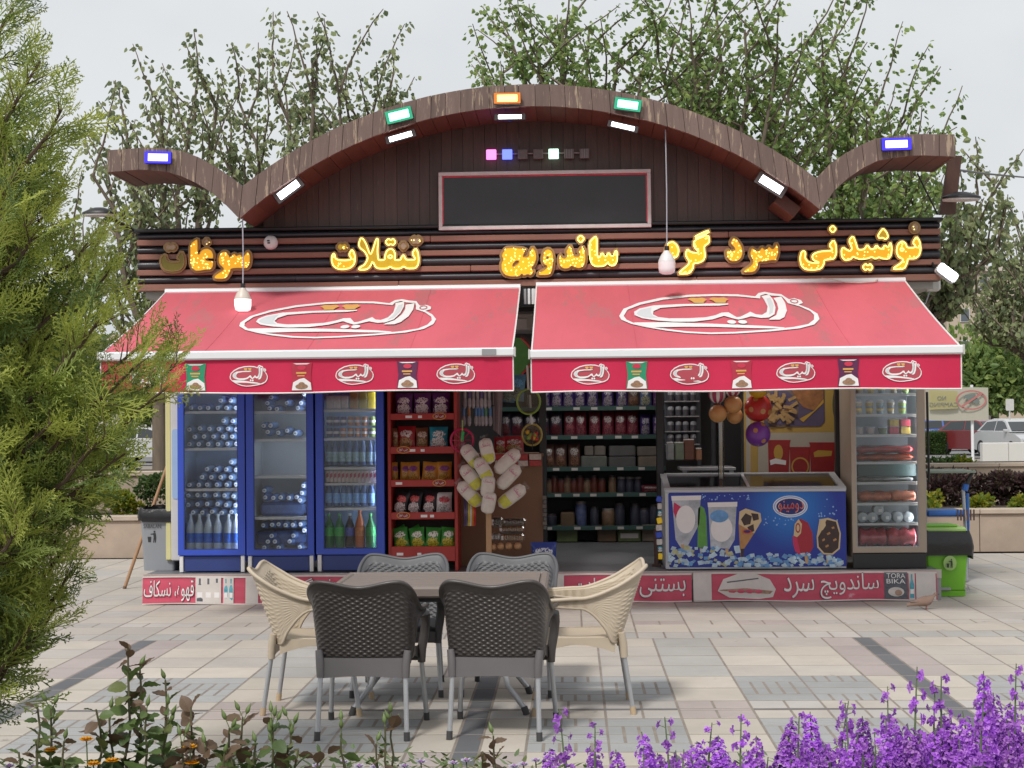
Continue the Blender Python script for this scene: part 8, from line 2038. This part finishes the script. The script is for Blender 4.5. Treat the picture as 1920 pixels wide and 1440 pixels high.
spots = [(1070, 1330, 3), (1108, 1362, 4), (1035, 1408, 0), (1235, 1372, 1), (1262, 1346, 3), (1318, 1356, 4), (1352, 1384, 0), (1380, 1342, 5), (1455, 1348, 0), (1490, 1338, 4), (1520, 1340, 1), (1562, 1312, 3), (1600, 1322, 5), (1618, 1336, 0), (1668, 1290, 4), (1705, 1254, 5), (1745, 1285, 3), (1768, 1268, 4), (1708, 1342, 1), (1845, 1256, 0), (1900, 1244, 5), (1872, 1290, 1), (1820, 1300, 4), (1770, 1335, 2), (1660, 1350, 2), (1560, 1368, 1), (1905, 1320, 2), (1840, 1335, 0), (1915, 1275, 4), (1735, 1360, 0), (1300, 1395, 0), (1415, 1380, 2), (1210, 1400, 4), (1170, 1405, 0), (1120, 1412, 1)]
for i in range(85):
    x = 1030 + 900 * (rr.random() ** .62); spots.append((x, 1432 - (x - 1020) * .105 + rr.uniform(0, 60), rr.choice((0, 1, 2, 0, 1, 3, 4, 5))))
for (px, py, kd) in spots:
    d = rr.uniform(5.0, 6.15); p = at(px, py, d - 14); H = max(.3, p.z - .05); s_ = H / .62
    wdt = rr.uniform(.92, 1.12)
    o = place(SK[kd], not used[kd], (p.x, p.y, .05), (rr.uniform(-.05, .05), rr.uniform(-.05, .05), rr.uniform(0, 6.28)), (wdt, wdt, s_), group='full purple stock spikes' if kd < 3 else 'loose purple stock spikes'); used[kd] = True
    o['label'] = 'full purple stock flower spike in the foreground bed' if kd < 3 else 'loose-flowered purple stock spike in the foreground bed'

# ================================================================== roses, marigolds and pansies at the left and middle
m_rl = [leafm('rose_leaf', (.12, .18, .055), .35, .3, 20), leafm('rose_leaf_bronze', (.17, .11, .07), .35, .3, 20), leafm('rose_leaf_dark', (.075, .12, .04), .3, .3, 20), leafm('rose_leaf_olive', (.17, .20, .07), .35, .3, 20)]
m_rs = M('rose_stem', (.09, .085, .04), .6, var=.2, vs=12); m_bud = M('rose_bud', (.17, .24, .08), .5, var=.2, vs=20, trans=.2)
def rose_leaf_mesh(mb, L):
    n = 9; pr = [0, .42, .66, .78, .8, .72, .56, .34, 0]
    for s_ in (-1, 1):
        o = len(mb.v); mb.v += [Vector((L * i / 8, 0, .02 * L * math.sin(math.pi * i / 8) - .10 * L * (i / 8) ** 2)) for i in range(n)] + [Vector((L * i / 8, s_ * pr[i] * L * .42, .11 * L * pr[i] - .12 * L * (i / 8) ** 2 + .02 * L * (-1) ** i)) for i in range(n)]
        for i in range(n - 1): mb.f.append((o + i, o + i + 1, o + n + i + 1, o + n + i)); mb.m.append(0)
RL = {}
def rose(label, canes, seed, bronze=.3):
    """canes: list of (tip px, tip py, distance from the camera, leaves, buds)"""
    rr = random.Random(seed); p0 = at(canes[0][0], 1440, canes[0][2] - 14); root = Vector((p0.x, canes[0][2] - 14, .04)); t = thing('rose_bush', root, label, 'rose bush', 'rose bushes in the foreground bed')
    for (px, py, d, nl, nb) in canes:
        tip = at(px, py, d - 14); n_ = 8; st = root.lerp(Vector((tip.x, tip.y, .04)), .7); pts = []
        for i in range(n_ + 1): f = i / n_; pts.append(st.lerp(tip, f) + Vector((rr.uniform(-1, 1), rr.uniform(-1, 1), 0)) * .012 * (1 if 0 < i < n_ else 0))
        MB().tube(pts, [.0075 - .004 * i / n_ for i in range(n_ + 1)], 6).build('cane', m_rs, t, smooth=60)
        nl = int(nl * 2.3)
        for k_ in range(nl):
            f = .28 + .72 * (k_ + .5) / nl; i = min(n_ - 1, int(f * n_)); p = pts[i].lerp(pts[i + 1], f * n_ - i); w = k_ * 2.4 + rr.uniform(-.5, .5)
            sz = rr.uniform(.055, .11) * (1.2 - .55 * f); mi = 1 if rr.random() < bronze * .7 + (.4 if f > .88 else 0) else rr.choice((0, 0, 2, 3))
            if mi not in RL: q = MB(); rose_leaf_mesh(q, 1.0); RL[mi] = q.build('leaf', m_rl[mi], None, smooth=60); o = RL[mi]
            else: o = RL[mi].copy(); col.objects.link(o)
            o.parent = t; o.location = p - root + Vector((math.cos(w), math.sin(w), .3)) * .004; o.scale = (sz,) * 3; o.rotation_euler = (rr.uniform(-.9, .9), -rr.uniform(-.5, 1.1), w)
        for k_ in range(nb):
            dd = Vector((rr.uniform(-.5, .5), rr.uniform(-.3, .3), 1)).normalized(); b0 = tip - Vector((0, 0, .02 * k_)); b1 = b0 + dd * rr.uniform(.02, .05) * (1 if nb > 1 else .3)
            q = MB(); q.tube([b0, b1], .0018, 5); q.tube([b1, b1 + dd * .008, b1 + dd * .018, b1 + dd * .028, b1 + dd * .042], [.003, .008, .0085, .005, .0008], 7); q.build('bud', m_bud, t, smooth=60)
rose('tall bronze-tipped rose bush before the paving, beside the conifer', [(240, 1212, 5.6, 15, 0), (262, 1250, 5.65, 11, 1), (180, 1330, 5.5, 10, 0), (310, 1275, 5.7, 9, 1), (205, 1345, 5.6, 12, 2), (315, 1345, 5.6, 9, 3), (275, 1330, 5.5, 13, 1)], 1, .35)
rose('low rose bush at the photo corner under the conifer', [(70, 1325, 5.4, 13, 0), (95, 1330, 5.5, 11, 2), (35, 1410, 5.3, 10, 0), (120, 1390, 5.4, 12, 1)], 2, .25)
rose('reddish young rose shoot beside the tall rose bush', [(358, 1325, 5.55, 14, 0), (385, 1400, 5.5, 11, 1), (340, 1390, 5.45, 12, 2)], 3, .75)
rose('budding rose bush before the nearest chair legs', [(455, 1345, 5.6, 8, 2), (510, 1352, 5.6, 6, 6), (545, 1358, 5.65, 6, 5), (430, 1365, 5.5, 11, 2), (480, 1395, 5.5, 13, 1), (560, 1405, 5.5, 10, 0), (595, 1420, 5.5, 9, 0), (420, 1415, 5.4, 12, 1)], 4, .2)
rose('single budding rose shoot between the front chairs', [(722, 1362, 5.7, 4, 1), (735, 1350, 5.75, 3, 3), (705, 1395, 5.6, 6, 1), (640, 1375, 5.6, 5, 2)], 5, .5)
rose('small bronze rose shoot under the middle of the table', [(925, 1380, 5.6, 8, 1), (905, 1412, 5.6, 6, 0)], 6, .9)
m_mar = M('marigold_petal', (.72, .34, .01), .5, var=.2, vs=30, trans=.25)
def small_flower(name, label, px, py, d, r, pm, cm, n_, group, seed):
    rr = random.Random(seed); p = at(px, py, d - 14); t = thing(name, (p.x, p.y, .04), label, 'flower', group)
    MB().tube([(p.x, p.y, .04), (p.x + .01, p.y, p.z * .5), p], .0028, 5).build('stem', m_stm, t, smooth=60); q = MB()
    for ring in range(2):
        for i in range(n_):
            w = 6.2832 * (i + .5 * ring) / n_; dd = Vector((math.cos(w), math.sin(w), .35 + .5 * ring)); add_leaf(q, p, dd, Vector((0, 0, 1)), r * (1 - .25 * ring), r * .8, .15)
    q.build('petals', pm, t); sphere(MB(), p + Vector((0, 0, r * .15)), r * .28, 8, 6).build('centre', cm, t, smooth=180)
    q = MB()
    for i in range(6): w = rr.uniform(0, 6.28); add_leaf(q, Vector((p.x, p.y, .04 + (p.z - .04) * rr.uniform(.3, .85))), Vector((math.cos(w), math.sin(w), .4)), Vector((0, 0, 1)), .06, .02)
    q.build('leaves', m_rl[0], t)
for i, (px, py, lb) in enumerate(((162, 1388, 'open orange marigold between the two rose bushes'), (356, 1402, 'half-hidden orange marigold under the reddish rose shoot'), (175, 1434, 'orange marigold low at the photo foot'), (210, 1428, 'orange marigold beside the lowest one'), (95, 1408, 'small orange marigold in the low rose bush'), (360, 1432, 'yellow-orange marigold lowest beside the budding rose'))): small_flower('marigold', lb, px, py, 5.45, .030, m_mar, M('marigold_eye', (.5, .2, .01), .6), 9, 'orange marigolds', 60 + i)
m_pan = M('pansy_petal', (.58, .54, .66), .5, var=.2, vs=30, trans=.3)
for i, px in enumerate((420, 455, 600, 640, 672, 700, 760, 785, 850, 880, 960, 985, 1000, 20, 60, 120)): small_flower('pansy', 'small pale lilac pansy along the photo foot', px + rnd(-6, 6), 1434 + rnd(-8, 6), 5.9, .028, m_pan, M('pansy_eye', (.30, .12, .34), .6), 5, 'pale lilac pansies', 80 + i)
# low green cover between the flowers
rr = random.Random(5); q = MB()
for i in range(5200):
    x, y_ = rr.uniform(-3.2, 2.6), rr.uniform(-9.4, -7.12); dens = .5 + .5 * math.sin(x * 3 + y_ * 2); 
    z = .05 + rr.random() * (.16 + .12 * dens) * (1 if y_ < -7.5 else .6); q.mi = rr.randrange(3); w = rr.uniform(0, 6.28); add_leaf(q, Vector((x, y_, z)), Vector((math.cos(w), math.sin(w), .6)), Vector((0, 0, 1)), rr.uniform(.04, .08), .02)
tag(q.build('bed_ground_cover', [m_rl[0], m_stm, m_rl[3]]), 'low green leaves covering the foreground flower bed', 'ground cover', kind='stuff')

# ================================================================== rows of look-alikes: tell each by its place in the row
ORD = ['first', 'second', 'third', 'fourth', 'fifth', 'sixth', 'seventh', 'eighth', 'ninth', 'tenth', 'eleventh', 'twelfth', 'thirteenth', 'fourteenth', 'fifteenth', 'sixteenth']
_same = {}
for o in list(col.objects):
    if o.parent is None and o.get('label') and o.get('group'): _same.setdefault((o['group'], o['label']), []).append(o)
for (g_, lb), os_ in _same.items():
    if len(os_) < 2 or len(os_) > 24 or o.get('category') == 'flower' or 'pansies' in g_ or 'stock' in g_: continue
    rows_ = []
    for o in sorted(os_, key=lambda q: -q.location.z):
        if rows_ and abs(rows_[-1][0].location.z - o.location.z) < .022: rows_[-1].append(o)
        else: rows_.append([o])
    base = lb.split()
    for ri, r_ in enumerate(rows_):
        for ci, o in enumerate(sorted(r_, key=lambda q: q.location.x)):
            s_ = (', %s row,' % ORD[min(ri, 15)] if len(rows_) > 1 else ',') + ' %s from left' % ORD[min(ci, 15)]
            o['label'] = ' '.join(base[:16 - len(s_.split())]) + s_
bpy.context.view_layer.update()
